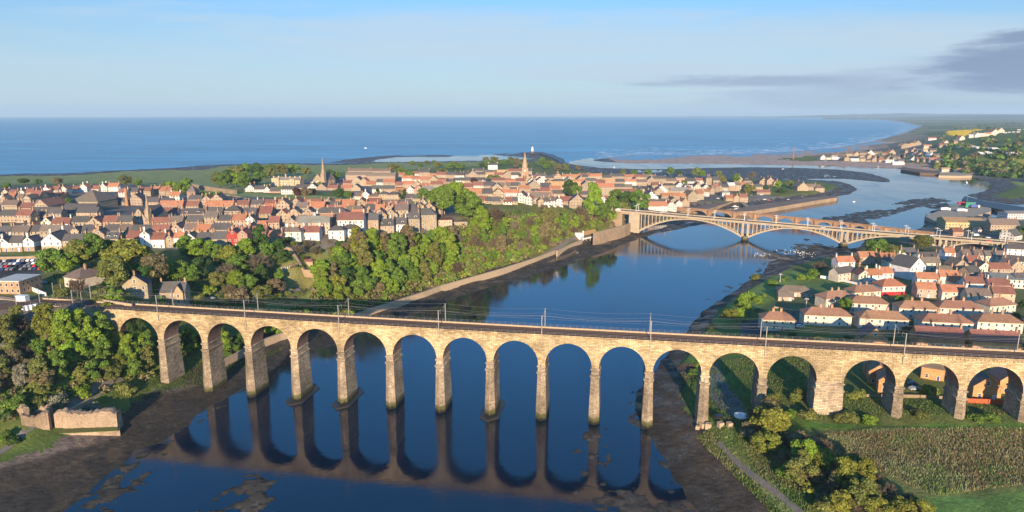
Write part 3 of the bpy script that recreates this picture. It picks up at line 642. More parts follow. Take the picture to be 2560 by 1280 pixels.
strip(VW-.5, VW+.12, VZ-.40, VZ+.25).build('parapet', M_STONEC, via)
strip(.1, VW-.85, VZ-.8, VZ-.30).build('track_bed', M_BALLAST, via)
for t in (2.2, 3.65, 5.75, 7.2): strip(t-.05, t+.05, VZ-.31, VZ-.08).build('rail', M_RAIL, via)
for t in (.1, VW-.15):
    o = MB(); zb = VZ-.05 if t < 1 else VZ+.22; s = sl; last = None
    while s < SE:
        p = vp(s, t, zb); o.tube(p, vp(s, t, zb+1.05), .045, n=4)
        if last is not None:
            for h in (.55, 1.03): o.tube(vp(last, t, zb+h), vp(s, t, zb+h), .028, n=3)
        last = s; s += 2.6
    o.build('railing', M_STEEL, via)
# walkway refuges darkening nothing: thin drain marks belong to the stone itself
# overhead line masts at every second pier
mast_s = [PS_[0]-41.6, PS_[0], PS_[2], PS_[4], PS_[6], PS_[8], PS_[10], PS_[12], PS_[14], PS_[16], PS_[18]]
MH = 7.6
def mast_bm(near):
    o = MB(); w = .22; zb = -3.8 if near else -.4
    o.box(-.13, .13, -.16, .16, zb, MH)
    return o
def arm_bm(near):
    o = MB(); d = 1 if near else -1                # lattice cantilever reaching over its track
    y0, y1 = 0, d*3.3
    for z in (MH-.2, MH-1.3): o.tube((0, 0, z), (0, y1, MH-.6), .05, n=4)
    for i in range(5): o.tube((0, y1*i/5, MH-.2-.1*i), (0, y1*(i+.5)/5, MH-1.3+.14*i), .03, n=4)
    o.tube((0, y1, MH-.6), (0, y1, MH-2.3), .04, n=4); o.tube((0, 0, MH-2.2), (0, y1*.9, MH-2.2), .035, n=4)
    return o
mm = {n: mast_bm(n).mesh('pole', M_STEEL) for n in (True, False)}; am = {n: arm_bm(n).mesh('cantilever_arm', M_STEEL) for n in (True, False)}
ORD = ['', 'second ', 'third ', 'fourth ', 'fifth ', 'sixth ', 'seventh ', 'eighth ', 'ninth ', 'tenth ', 'eleventh ', 'twelfth ']
def ordn(n):
    n += 1
    return ('first', 'second', 'third', 'fourth', 'fifth', 'sixth', 'seventh', 'eighth', 'ninth', 'tenth', 'eleventh', 'twelfth')[n-1] if n <= 12 else '%d%s' % (n, {1: 'st', 2: 'nd', 3: 'rd'}.get(n % 10 if n not in (11, 12, 13) else 0, 'th'))
vis = [(i, s) for i, s in enumerate(mast_s)]
for near in (True, False):
    for i, s in vis:
        t = -.35 if near else VW+.3
        p = VP(s, t, VZ); q = VP(s+1, t, VZ); rz = math.atan2(q[1]-p[1], q[0]-p[0])
        r = thing('catenary_mast', 'slim grey overhead line mast on the %s parapet of the viaduct, %s from the left' % ('near' if near else 'far', ordn(i)), 'mast', p, rz, 'overhead line masts along the viaduct')
        put('pole', mm[near], r); put('cantilever_arm', am[near], r)
for t, h, nm in ((2.95, 5.3, 'lower wire of the near track'), (2.95, 6.6, 'upper wire of the near track'), (6.5, 5.3, 'lower wire of the far track'), (6.5, 6.6, 'upper wire of the far track'), (-.35, 7.5, 'feeder wire along the near mast tops'), (VW+.3, 7.5, 'feeder wire along the far mast tops')):
    cu = MB(); last = None
    for a, b_ in zip(mast_s[:-1], mast_s[1:]):
        for k in range(9):
            f = k/8; s = a+(b_-a)*f; sag = (.15 if h < 6 else .9)*4*f*(1-f)
            p = VP(s, t, VZ+h-sag)
            if last is not None and k > 0: cu.tube(last, p, .022, n=3)
            last = p
    w = cu.build('overhead_wire', M_STEEL); tag(w, 'thin overhead railway wire above the viaduct, '+nm, 'wire', 'overhead wires above the viaduct')
# running lines beyond the abutment, on the hill by the station
def ribbon(name, pts, w, m, dz=.08, z=None, kind='structure', thick=None, step=3.0):
    """strip laid on the ground along world points"""
    P = [Vector((p[0], p[1])) for p in pts]; out = []
    for a, b_ in zip(P[:-1], P[1:]):
        n = max(1, int((b_-a).length/step)); out += [a.lerp(b_, k/n) for k in range(n)]
    out.append(P[-1]); o = MB(); L = []
    nw = max(2, int(w/2.5)+1)
    for i, p in enumerate(out):
        d = (out[min(i+1, len(out)-1)]-out[max(i-1, 0)]).normalized(); nrm = Vector((-d.y, d.x)); row = []
        for k in range(nw+1):
            q = p+nrm*w*(k/nw-.5); zz = (hq(q.x, q.y) if z is None else z)+dz; row.append((q.x, q.y, zz))
        L.append(row)
    vs = [p for r in L for p in r]; fs = [(i*(nw+1)+k, (i+1)*(nw+1)+k, (i+1)*(nw+1)+k+1, i*(nw+1)+k+1) for i in range(len(L)-1) for k in range(nw)]
    fs = [f[::-1] for f in fs]; o.add(vs, fs); ob = o.build(name, m)
    if kind: ob['kind'] = kind
    return ob
# ------------------------------------------------------------------ the concrete road bridge
b1, b2 = gp(1862,597,2), gp(2110,612,2)
RBW = 13.5
def rb_line():
    # near-face line through the pier noses, in plan
    d = Vector((b2[0]-b1[0], b2[1]-b1[1])).normalized(); n = Vector((-d.y, d.x))
    return Vector(b1)+n*2.0, d, n
RB0, RBD, RBN = rb_line()
def rb_top(px, py):
    """station and height where the deck edge is seen at this photo point"""
    u = (px-CXP)/FPX; v = (CYP-py)/FPX; dx, dy, dz = u, cT+v*sT, -sT+v*cT
    # solve t*(dx,dy) = RB0 + a*RBD
    det = dx*(-RBD.y)-dy*(-RBD.x); t = (RB0.x*(-RBD.y)-RB0.y*(-RBD.x))/det; a = (dx*RB0.y-dy*RB0.x)/det
    return a, CAM_H+dz*t
_rt = sorted(rb_top(*p) for p in [(1547,526),(1700,540),(1850,551),(2000,565),(2125,577),(2320,591),(2450,602),(2560,610)])
_rc = np.polyfit([a for a, z in _rt], [z for a, z in _rt], 2)
def rbz(a): return float(np.polyval(_rc, a))
def rb_a(px, z):
    lo, hi = -300., 500.
    for _ in range(40):
        m = (lo+hi)/2; p = RB0+RBD*m
        if pix(p.x, p.y, z)[0] < px: lo = m
        else: hi = m
    return lo
rb = thing('road_bridge', 'pale concrete road bridge on long open-spandrel arches crossing the river', 'bridge', (RB0.x, RB0.y, 0))
def rp(a, t, z): p = RB0+RBD*a+RBN*t; return Vector((p.x-RB0.x, p.y-RB0.y, z))
A_l0, A_l1 = rb_a(1572, 8), rb_a(1598, 6)          # left abutment tower
A_p1, A_p2, A_p3 = rb_a(1862, 3), rb_a(2110, 3), rb_a(2357, 6)
A_r0, A_r1 = rb_a(2512, 7), rb_a(2534, 7)
A0, A1 = rb_a(1500, 20), A_r1+130
def rbox(o, a0, a1, t0, t1, z0, z1, mi=0): 
    o.loft([[rp(a0,t0,z0), rp(a1,t0,z0), rp(a1,t1,z0), rp(a0,t1,z0)], [rp(a0,t0,z1), rp(a1,t0,z1), rp(a1,t1,z1), rp(a0,t1,z1)]], mi)
def rstrip(t0, t1, d0, d1, a0=None, a1=None, n=60):
    o = MB(); a0 = A0 if a0 is None else a0; a1 = A1 if a1 is None else a1
    L = []
    for k in range(n+1):
        a = a0+(a1-a0)*k/n; z = rbz(min(a, A_r1+60)); L.append([rp(a,t0,z+d0), rp(a,t1,z+d0), rp(a,t1,z+d1), rp(a,t0,z+d1)])
    o.loft(L); return o
rstrip(0, RBW, -1.9, -1.05).build('deck', M_CONC, rb)
rstrip(-.35, .25, -1.15, -.75).build('string_course', M_CONC, rb)
rstrip(-.1, .25, -.75, .05).build('parapet', M_CONC, rb); rstrip(RBW-.25, RBW+.1, -.95, .05).build('parapet', M_CONC, rb)
rstrip(2.4, RBW-2.4, -1.06, -.93).build('carriageway', M_ASPH, rb)
rstrip(.3, 2.3, -1.06, -.82).build('footway', M_PAVE, rb); rstrip(RBW-2.3, RBW-.3, -1.06, -.82).build('footway', M_PAVE, rb)
RIBS = (.4, 4.2, 8.2, 12.0)
def span(aL, aR, zL, zR, pxcrown=None, nc=9):
    mid = (aL+aR)/2; zc = rbz(mid)-2.1
    def zr(a):
        f = (a-aL)/(aR-aL); e = zL+(zR-zL)*f; return e+(zc-(zL+zR)/2)*(1-(2*f-1)**2)
    for t in RIBS:
        o = MB(); L = []
        for k in range(29):
            a = aL+(aR-aL)*k/28; f = abs(2*k/28-1); th = 1.0+.9*f*f; z = zr(a); L.append([rp(a,t,z-th), rp(a,t+1.1,z-th), rp(a,t+1.1,z), rp(a,t,z)])
        o.loft(L); r = o.build('arch_rib', M_CONC, rb)
    for t in (RIBS[0], RIBS[-1]):
        k = 0
        for sgn in (0, 1):
            for j in range(nc):
                a = (aL+1.8+j*3.55) if not sgn else (aR-1.8-j*3.55)
                if abs(a-mid) < 8 or (rbz(a)-1.9)-zr(a) < .5: continue
                o = MB(); rbox(o, a-.38, a+.38, t+.15, t+.95, zr(a)-.4, rbz(a)-1.85); o.build('spandrel_column', M_CONC, rb)
span(A_l1, A_p1-1.2, 4.2, 3.4, nc=11); span(A_p1+1.2, A_p2-1.2, 3.4, 3.2, nc=10); span(A_p2+1.2, A_p3-1.0, 3.2, 4.4, nc=9); span(A_p3+1.0, A_r0, 4.4, 5.5, nc=6)
for a, w in ((A_p1, 1), (A_p2, 1), (A_p3, .8)):
    o = MB()
    ring = lambda q, e, z: [rp(a-2.9*q*w, -1.2*q-e, z), rp(a-1.4*q*w, -3.4*q-e, z), rp(a+1.4*q*w, -3.4*q-e, z), rp(a+2.9*q*w, -1.2*q-e, z), rp(a+2.9*q*w, RBW+1.2*q, z), rp(a+1.4*q*w, RBW+3.2*q, z), rp(a-1.4*q*w, RBW+3.2*q, z), rp(a-2.9*q*w, RBW+1.2*q, z)]
    o.loft([ring(1.15, 0, -2.5), ring(1.05, 0, 1.8), ring(.95, 0, 2.2), ring(.93, 0, 3.6), ring(.55, 0, 4.2)])
    pr_ = o.build('pier', M_VIAB, rb)
    for t in (RIBS[0], RIBS[-1]):
        for da in (-1.9, 1.9):
            o = MB(); rbox(o, a+da-.65, a+da+.65, t, t+1.1, 3.2, rbz(a)-1.85); o.build('pier_shaft', M_CONC, rb)
for a0, a1, zb in ((A_l0, A_l1, 1), (A_r0, A_r1, 2)):
    o = MB(); rbox(o, a0, a1, -.5, RBW+.5, zb, rbz(a0)-1.2); rbox(o, a0-.3, a1+.3, -.8, RBW+.8, zb, zb+2.2); rbox(o, a0-.2, a1+.2, -.75, RBW+.75, rbz(a0)-1.95, rbz(a0)-1.1)
    o.build('abutment', M_CONC, rb)
o = MB(); rbox(o, A0, A_l0-7, 1, RBW-1, 6, rbz(A_l0)-1.9); rbox(o, A_l0-7.2, A_l0+.2, .5, 1.6, rbz(A_l0)-3.2, rbz(A_l0)-1.85); o.build('approach_wall', M_WALL, rb)
o = MB(); rbox(o, A_r1+6, A1, .6, RBW-.6, 2, rbz(A_r1+60)-1.5); o.build('approach_wall', M_WALL, rb)
# lamp columns in pairs
def lamp_mesh():
    o = MB(); o.tube((0,0,0), (0,0,.9), .24, .2, 8); o.tube((0,0,.9), (0,0,7.4), .17, .11, 6)
    a = MB(); a.tube((-1.2,0,7.0), (1.2,0,7.0), .09, n=4); a.tube((0,0,7.4), (0,0,8.2), .08, .03, n=4)
    for s in (-1, 1): a.tube((s*.5,0,6.4), (s*1.15,0,7.0), .05, n=4)
    l = MB(); l.ball((0,0,0), .34, 1, 1, .8)
    return o.mesh('column', M_WHITE), a.mesh('bracket', M_WHITE), l.mesh('lantern', M_WHITE)
LM = lamp_mesh()
def lamp(x, y, z, rz, label, grp, sc=1):
    r = thing('street_lamp', label, 'street lamp', (x, y, z), rz, grp, (sc, sc, sc))
    put('column', LM[0], r); put('bracket', LM[1], r)
    for s in (-1, 1): put('lantern', LM[2], r, (s*1.2, 0, 6.75))
rz = math.atan2(RBD.y, RBD.x)
for i, p in enumerate([1530,1590,1652,1718,1785,1861,1941,2021,2106,2188,2273,2353,2433,2518]):
    a = rb_a(p, 22)
    for t, side in ((.9, 'near'), (RBW-.9, 'far')):
        q = RB0+RBD*a+RBN*t
        lamp(q.x, q.y, rbz(min(a, A_r1+60))-.85, rz, 'white twin lamp column on the %s kerb of the road bridge, %s from left' % (side, ordn(i)), 'lamp columns on the concrete road bridge')
# ------------------------------------------------------------------ the old red sandstone bridge
OA = Vector(gp(1708,529,4.2)); OB = Vector(gp(2310,582,5)); OD = (OB-OA).normalized(); ON = Vector((-OD.y, OD.x)); OLEN = (OB-OA).length
def ob_t(px, py):
    u = (px-CXP)/FPX; v = (CYP-py)/FPX; dx, dy, dz = u, cT+v*sT, -sT+v*cT
    det = dx*(-OD.y)-dy*(-OD.x); t = (OA.x*(-OD.y)-OA.y*(-OD.x))/det; a = (dx*OA.y-dy*OA.x)/det
    return a, CAM_H+dz*t
_ot = sorted(ob_t(*p) for p in [(1712,522),(1765,523),(1850,532),(1950,541),(2050,551),(2150,562),(2245,572),(2300,579)])
_oc = np.polyfit([a for a, z in _ot], [z for a, z in _ot], 2)
def obz(a): return float(np.polyval(_oc, a))
ob = thing('stone_bridge', 'old red sandstone bridge of many low arches behind the concrete one', 'bridge', (OA.x, OA.y, 0))
def op(a, t, z): p = OA+OD*a+ON*t; return Vector((p.x-OA.x, p.y-OA.y, z))
def ob_a(px, z=5):
    lo, hi = -50., 500.
    for _ in range(40):
        m = (lo+hi)/2; p = OA+OD*m
        if pix(p.x, p.y, z)[0] < px: lo = m
        else: hi = m
    return lo
OP = [ob_a(p) for p in (1722,1771,1834,1886,1939,1989,2037,2085,2128,2171,2212,2250,2290)]
OW = 6.0
for i in range(len(OP)-1):
    a, b_ = OP[i]+1.9, OP[i+1]-1.9; c = (a+b_)/2; r = (b_-a)/2; H = min(r*.82, obz(c)-2.4); o = MB()
    us = [OP[i]]+[c-r*math.cos(math.pi*k/16) for k in range(17)]+[OP[i+1]]; zb = [-2]+[max(-2, .8+H*math.sin(math.pi*k/16)) if 0 < k < 16 else .8 for k in range(17)]+[-2]
    us = [OP[i], OP[i]+1.9]+us[1:-1]+[OP[i+1]-1.9, OP[i+1]]; zb = [-2, -2]+zb[1:-1]+[-2, -2]
    for k in range(len(us)-1):
        for tt in (0, OW):
            q = [op(us[k],tt,zb[k]), op(us[k+1],tt,zb[k+1]), op(us[k+1],tt,obz(us[k+1])-.9), op(us[k],tt,obz(us[k])-.9)]
            o.add(q, [(0,1,2,3) if tt == 0 else (3,2,1,0)])
        o.add([op(us[k],0,zb[k]), op(us[k+1],0,zb[k+1]), op(us[k+1],OW,zb[k+1]), op(us[k],OW,zb[k])], [(3,2,1,0)])
    o.build('arch', M_OLDBR, ob)
for a in OP:
    o = MB(); z = obz(a)
    o.loft([[op(a-1.9,-.02,zz), op(a-.5*q,-3.2*q,zz), op(a+.5*q,-3.2*q,zz), op(a+1.9,-.02,zz), op(a+1.9,OW+.02,zz), op(a,OW+3*q,zz), op(a-1.9,OW+.02,zz)] for zz, q in ((-2,1),(3,.9),(4.2,.35),(z-.5,.3))])
    o.build('cutwater', M_OLDBR, ob)
def ostrip(t0, t1, d0, d1, m, nm):
    o = MB(); L = []
    for k in range(41):
        a = -18+(OLEN+26)*k/40; z = obz(min(max(a, 0), OLEN)); L.append([op(a,t0,z+d0), op(a,t1,z+d0), op(a,t1,z+d1), op(a,t0,z+d1)])
    o.loft(L); o.build(nm, m, ob)
ostrip(-.15, .35, -.95, .1, M_OLDBR, 'parapet'); ostrip(OW-.35, OW+.15, -.95, .1, M_OLDBR, 'parapet'); ostrip(.3, OW-.3, -1.1, -.7, M_PAVE, 'roadway')
o = MB()
for a0, a1 in ((-20, OP[0]+1), (OP[-1]-1, OLEN+10)):
    o.loft([[op(a0,.05,-1), op(a1,.05,-1), op(a1,OW-.05,-1), op(a0,OW-.05,-1)], [op(a0,.05,obz(max(0,min(a0,OLEN)))-.95), op(a1,.05,obz(max(0,min(a1,OLEN)))-.95), op(a1,OW-.05,obz(max(0,min(a1,OLEN)))-.95), op(a0,OW-.05,obz(max(0,min(a0,OLEN)))-.95)]])
o.build('abutment', M_OLDBR, ob)
# ------------------------------------------------------------------ walls, quays, paths
def wall_line(name, pts, w, h, m, label, cat, base=-1.0, top=None, follow=False, parent=None, coping=None, step=6.):
    """upright wall following photo points; pts (px,py,zground)"""
    W = []
    for a, b_ in zip(pts[:-1], pts[1:]):
        A, B = Vector(gp(a[0], a[1], a[2])), Vector(gp(b_[0], b_[1], b_[2])); n = max(1, int((B-A).length/step))
        W += [(A.lerp(B, k/n), a[2]+(b_[2]-a[2])*k/n) for k in range(n)]
    W.append((Vector(gp(pts[-1][0], pts[-1][1], pts[-1][2])), pts[-1][2])); o = MB(); L = []; L2 = []
    for i, (p, z) in enumerate(W):
        d = (W[min(i+1, len(W)-1)][0]-W[max(i-1, 0)][0]).normalized(); nn = Vector((-d.y, d.x))*w/2
        zb = min(z, hq(p.x, p.y))+base; zt = (z if top is None else top)+h
        if follow: zb = hq(p.x, p.y)+base; zt = hq(p.x, p.y)+h
        L.append([(p.x-nn.x, p.y-nn.y, zb), (p.x+nn.x, p.y+nn.y, zb), (p.x+nn.x, p.y+nn.y, zt), (p.x-nn.x, p.y-nn.y, zt)])
        e = 1.35; L2.append([(p.x-nn.x*e, p.y-nn.y*e, zt+.002), (p.x+nn.x*e, p.y+nn.y*e, zt+.002), (p.x+nn.x*e, p.y+nn.y*e, zt+.18), (p.x-nn.x*e, p.y-nn.y*e, zt+.18)])
    o.loft(L)
    if coping: 
        r = thing(name, label, cat, (W[0][0].x, W[0][0].y, 0)); rr = Vector(r.location)
        o.v = [tuple(Vector(v)-rr) for v in o.v]; o.build('wall', m, r)
        c = MB(); c.loft([[tuple(Vector(v)-rr) for v in ring] for ring in L2]); c.build('coping', coping, r)
        return r
    ob_ = o.build(name, m); tag(ob_, label, cat); return ob_
wall_line('river_wall', [(880,792,4),(940,772,4),(1000,752,4),(1060,733,4),(1100,718,4),(1150,704,4),(1200,690,4),(1250,676,4),(1300,660,4),(1340,647,4),(1388,628,4)], 1.0, .9, M_STONEC, 'long low stone wall beside the riverside footpath under the wooded bank', 'river wall', -2.5, coping=M_STONEC)
wall_line('river_wall', [(1392,630,4),(1420,616,4),(1455,601,4)], 1.0, .9, M_STONEC, 'short stepped stone wall by the footpath leading to the white boathouse', 'river wall', -2.5, coping=M_STONEC)
wall_line('river_wall', [(722,834,4),(700,840,4),(650,858,4),(610,880,4),(560,905,4)], 1.0, 1.2, M_STONEC, 'stone wall seen through the viaduct arches beside the path', 'river wall', -2.0, coping=M_STONEC)
wall_line('river_wall', [(300,968,5.0),(262,985,5.2),(230,1000,5.4),(190,1022,5.6),(150,1042,5.8)], .9, 1.0, M_STONEC, 'straight stone wall along the path behind the ruined castle wall', 'river wall', -2.0, coping=M_STONEC)
wall_line('retaining_wall', [(1484,604,3.5),(1500,600,3.5),(1530,592,3.5),(1560,584,3.5),(1574,578,3.5)], 1.6, 8.0, M_WALL, 'tall buttressed stone retaining wall between the boathouse and the concrete bridge', 'retaining wall', -1.5, coping=M_STONEC, step=4)
ribbon('path', [gp(a, b_, 4) for a, b_ in [(860,794),(930,770),(1000,747),(1060,728),(1100,713),(1150,699),(1200,685),(1250,671),(1300,655),(1340,642),(1390,622),(1430,603),(1470,590)]], 3.4, M_PAVE, .15)
ribbon('path', [gp(a, b_, 4.2) for a, b_ in [(560,898),(610,872),(650,850),(700,833),(740,820)]], 3.0, M_PAVE, .15)
ribbon('path', [gp(a, b_, 5) for a, b_ in [(310,962),(262,979),(225,996),(180,1020),(120,1052),(60,1085),(0,1118),(-90,1160)]], 2.8, M_PAVE, .12)
# town quay: wall face, deck behind, pier arm
def slab(name, pts, z0, z1, m, label=None, cat=None, kind=None):
    P = wpoly(pts, z1); o = MB(); A = 0.0
    for i in range(len(P)): A += P[i][0]*P[(i+1) % len(P)][1]-P[(i+1) % len(P)][0]*P[i][1]
    P = [tuple(p) for p in (P if A > 0 else P[::-1])]
    o.prism(P, z0, z1); ob_ = o.build(name, m)
    if kind: ob_['kind'] = kind
    else: tag(ob_, label, cat)
    return ob_
slab('stone_pier', [(1812,530),(1880,528),(1955,516),(2050,500),(2092,494),(2096,489),(2050,491),(1960,503),(1875,514)], -1.5, 4.6, M_WALL, 'long stone quay wall with moored boats on the near side of the river bend', 'quay')
slab('quay_wall', [(1692,531),(1760,526),(1830,504),(1852,496),(1846,493),(1815,500),(1750,515),(1690,523)], -1, 4.2, M_WALL, 'curved stone quayside wall along the old town waterfront', 'quay')
slab('slipway', [(1874,524),(1882,524),(1853,499),(1846,502)], -.5, 3.4, M_CONC, 'pale concrete slipway ramp running down to the moored boats', 'slipway')
slab('breakwater', [(1400,408),(1414,407),(1410,398),(1384,388),(1352,379.5),(1322,381.5),(1322,385),(1350,384),(1378,393),(1396,402)], -2, 5.0, M_DARKST, 'long dark stone breakwater carrying the lighthouse out to sea', 'breakwater')
slab('dock_quay', [(2312,540),(2335,552),(2400,560),(2560,556),(2560,548),(2475,548),(2440,540),(2478,528),(2478,520),(2440,514),(2380,517),(2345,528)], -1.5, 4.3, M_CONC, 'concrete dock quay with lorries and a warehouse beside the river', 'quay')
slab('dock_pier', [(2405,498),(2440,512),(2560,535),(2700,560),(2700,545),(2560,518),(2460,502),(2412,490)], -1.5, 4.0, M_DARKST, 'dark stone dock arm reaching left into the river beyond the warehouse', 'quay')
slab('jetty', [(2252,424),(2300,432),(2345,434),(2350,428),(2300,424),(2256,417)], -1.5, 3.6, M_TIMBER, 'dark timber jetty on posts by the far lifeboat station', 'jetty')
slab('stone_quay', [(2347,439),(2400,440),(2430,439),(2430,432),(2350,431)], -1.5, 3.8, M_STONEC, 'small pale stone quay in front of the lifeboat station', 'quay')
# the river road on the town hill: retaining wall under the terrace, car park
wall_line('terrace_wall', [(-260,660,35),(-80,656,35),(0,654,35),(60,653,35),(104,650,35)], 1.2, 2.6, M_WALL, 'pale stone retaining wall above the station car park at the left edge', 'retaining wall', -1.5, coping=M_STONEC)
wall_line('park_wall', [(688,642,31.5),(705,648,30),(730,655,28.5),(760,659,28),(800,658,28.5),(838,652,30)], 1.4, 3.2, M_WALL, 'curved pale stone wall above the park lawn on the wooded bank', 'park wall', -1.2, follow=True, coping=M_STONEC)
wall_line('rampart_wall', [(455,466,24),(480,471,24),(520,478,24.5),(560,484,25),(590,488,26)], 3.0, 5.5, M_WALL, 'long stone rampart wall bordering the grass fortifications', 'rampart', -2, coping=M_STONEC)
wall_line('rampart_wall', [(568,494,25.5),(620,505,28),(600,512,28)], 2.0, 3.5, M_WALL, 'lower piece of stone rampart wall below the grass fortifications', 'rampart', -2, coping=M_STONEC)
wall_line('garden_wall', [(2051,694,5.4),(2090,700,5.6),(2140,712,5.8),(2178,720,6)], .6, 1.6, M_WHITE, 'long white wall along the far side of the bowling green', 'garden wall', -1)
# ------------------------------------------------------------------ houses
def hwall(name, wins):
    m, t, b = mat(name, .9, .15); uv = N(t, 'ShaderNodeUVMap').outputs[0]; pos = geo(t).outputs['Position']
    c = mmul(t, objcol(t), mrange(t, mnoise(t, pos, .35, 5, .65), .3, .7, .72, 1.22))
    c = mmul(t, c, mrange(t, mnoise(t, mmap(t, uv, (.6, 2.5, 1)), 1.4, 3, .6), .3, .7, .86, 1.12))
    if wins:
        s = N(t, 'ShaderNodeSeparateXYZ'); t.links.new(uv, s.inputs[0])
        def band(src, period, lo, hi):
            a = N(t, 'ShaderNodeMath', operation='DIVIDE'); t.links.new(src, a.inputs[0]); a.inputs[1].default_value = period
            f = N(t, 'ShaderNodeMath', operation='FRACT'); t.links.new(a.outputs[0], f.inputs[0])
            q = N(t, 'ShaderNodeMath', operation='COMPARE'); t.links.new(f.outputs[0], q.inputs[0]); q.inputs[1].default_value = (lo+hi)/2; q.inputs[2].default_value = (hi-lo)/2; return q.outputs[0]
        def AND(a, b_): n = N(t, 'ShaderNodeMath', operation='MULTIPLY'); t.links.new(a, n.inputs[0]); t.links.new(b_, n.inputs[1]); return n.outputs[0]
        fr = AND(band(s.outputs[0], 2.7, .26, .70), band(s.outputs[1], 2.85, .26, .84))
        gl = AND(band(s.outputs[0], 2.7, .31, .65), band(s.outputs[1], 2.85, .31, .79))
        c = mmix(t, fr, c, (.55, .50, .43)); c = mmix(t, gl, c, (.05, .045, .045))
    t.links.new(c, b.inputs['Base Color']); return m
def roofm():
    m, t, b = mat('roof_tiles', .8, .25); g = geo(t); pos = g.outputs['Position']
    w = N(t, 'ShaderNodeTexWave', wave_type='BANDS', bands_direction='Z'); t.links.new(pos, w.inputs['Vector']); w.inputs['Scale'].default_value = 1.6; w.inputs['Distortion'].default_value = .6; w.inputs['Detail'].default_value = 2
    c = mmul(t, objcol(t), mrange(t, w.outputs['Fac'], 0, 1, .86, 1.1))
    c = mmul(t, c, mrange(t, mnoise(t, pos, 1.3, 5, .7), .3, .7, .72, 1.28))
    c = mmix(t, mrange(t, mnoise(t, pos, .22, 4, .6), .5, .72, 0, .55), c, mmix(t, 1.0, c, (.62, .62, .5), 'MULTIPLY'))
    t.links.new(c, b.inputs['Base Color']); return m
M_HW = hwall('house_wall', False); M_HWF = hwall('house_wall_with_windows', True); M_ROOF = roofm()
def wall_mesh(L, D, h, kind, rise, near):
    me = bpy.data.meshes.new('wall'); a, d = L/2, D
    V = [(-a,0,-3), (a,0,-3), (a,d,-3), (-a,d,-3), (-a,0,h), (a,0,h), (a,d,h), (-a,d,h)]; F = [(0,1,5,4), (1,2,6,5), (2,3,7,6), (3,0,4,7)]
    if kind == 'g': V += [(-a,d/2,h+rise), (a,d/2,h+rise)]; F = [(0,1,5,4), (1,2,6,9,5), (2,3,7,6), (3,0,4,8,7)]
    elif kind == 'e': V += [(0,0,h+rise), (0,d,h+rise)]; F = [(0,1,5,8,4), (1,2,6,5), (2,3,7,9,6), (3,0,4,7)]
    else: F.append((4,5,6,7))
    me.from_pydata(V, [], F); uv = me.uv_layers.new(name='UVMap'); i = 0
    for p in me.polygons:
        n = p.normal
        for li in p.loop_indices:
            v = me.vertices[me.loops[li].vertex_index].co; uv.data[li].uv = ((v.x if abs(n.y) > .5 else v.y)+60.8, v.z)
    me.materials.append(M_HW if near else M_HWF); return me
def roof_mb(L, D, h, kind, rise):
    o = MB(); a, d, e, th = L/2, D, .35, .22
    if kind == 'g':
        s = rise/(d/2)
        for y0, y1, q in ((-e, d/2, 0), (d+e, d/2, 1)):
            z0 = h-e*s; z1 = h+rise
            P = [(-a-.2,y0,z0), (a+.2,y0,z0), (a+.2,y1,z1), (-a-.2,y1,z1)]
            o.add(P+[(x, y, z+th) for x, y, z in P], [(4,5,6,7) if not q else (7,6,5,4), (0,1,5,4) if not q else (4,5,1,0), (1,2,6,5), (3,0,4,7), (3,2,1,0)])
    elif kind == 'e':
        s = rise/a
        for x0, q in ((-a-e, 0), (a+e, 1)):
            z0 = h-e*s; z1 = h+rise
            P = [(x0,-.2,z0), (x0,d+.2,z0), (0,d+.2,z1), (0,-.2,z1)]
            o.add(P+[(x, y, z+th) for x, y, z in P], [(7,6,5,4) if not q else (4,5,6,7), (0,1,5,4), (1,2,6,5), (3,0,4,7), (0,1,2,3)])
    elif kind == 'h':
        e = .5; r = min(L, D)/2*.92; z0 = h+.02
        B = [(-a-e,-e,z0), (a+e,-e,z0), (a+e,d+e,z0), (-a-e,d+e,z0)]; B2 = [(x, y, z+.2) for x, y, z in B]
        T = [(-a+r,d/2,h+rise), (a-r,d/2,h+rise)] if L >= D else [(0,r,h+rise), (0,d-r,h+rise)]
        o.add(B+B2+T, [(3,2,1,0), (0,1,5,4), (1,2,6,5), (2,3,7,6), (3,0,4,7)]+([(4,5,9,8), (5,6,9), (6,7,8,9), (7,4,8)] if L >= D else [(4,5,8), (5,6,9,8), (6,7,9), (7,4,8,9)]))
    else:
        o.box(-a-.15, a+.15, -.15, d+.15, h+.01, h+.35)
    return o
def win_mesh():
    o = MB(); w, h = .6, .8
    o.box(-w, w, -.05, .02, -h, h, 0); o.box(-w+.12, w-.12, -.07, -.045, -h+.12, -.04, 1); o.box(-w+.12, w-.12, -.07, -.045, .05, h-.12, 1)
    return o.mesh('window', [M_WHITE, M_GLASS])
WM = win_mesh()
_d = MB(); _d.box(-.55, .55, -.06, .02, 0, 2.1, 0); _d.box(-.42, .42, -.09, -.05, .05, 1.98, 1); DM = _d.mesh('door', [M_WHITE, M_PAINT])
def dormer_mesh():
    o = MB(); o.box(-.9, .9, 0, 2.4, 0, 1.5, 0); o.box(-.6, .6, -.05, .01, .35, 1.3, 1)
    o.add([(-1.1,-.2,1.45), (1.1,-.2,1.45), (1.1,2.6,1.45), (-1.1,2.6,1.45), (0,-.2,2.3), (0,2.6,2.3)], [(0,1,4), (1,2,5,4), (3,0,4,5), (2,3,5), (3,2,1,0)], 2)
    return o.mesh('dormer', [M_WHITE, M_GLASS, M_ROOF])
DOR = dormer_mesh()
_c = MB(); _c.box(-.55, .55, -.35, .35, 0, 2.6); _c.box(-.65, .65, -.45, .45, 2.6, 2.8)
for q in (-.3, .3): _c.cone((q, 0), .16, 2.8, 3.4, 6, rt=.12)
CHM = _c.mesh('chimney', M_HW)
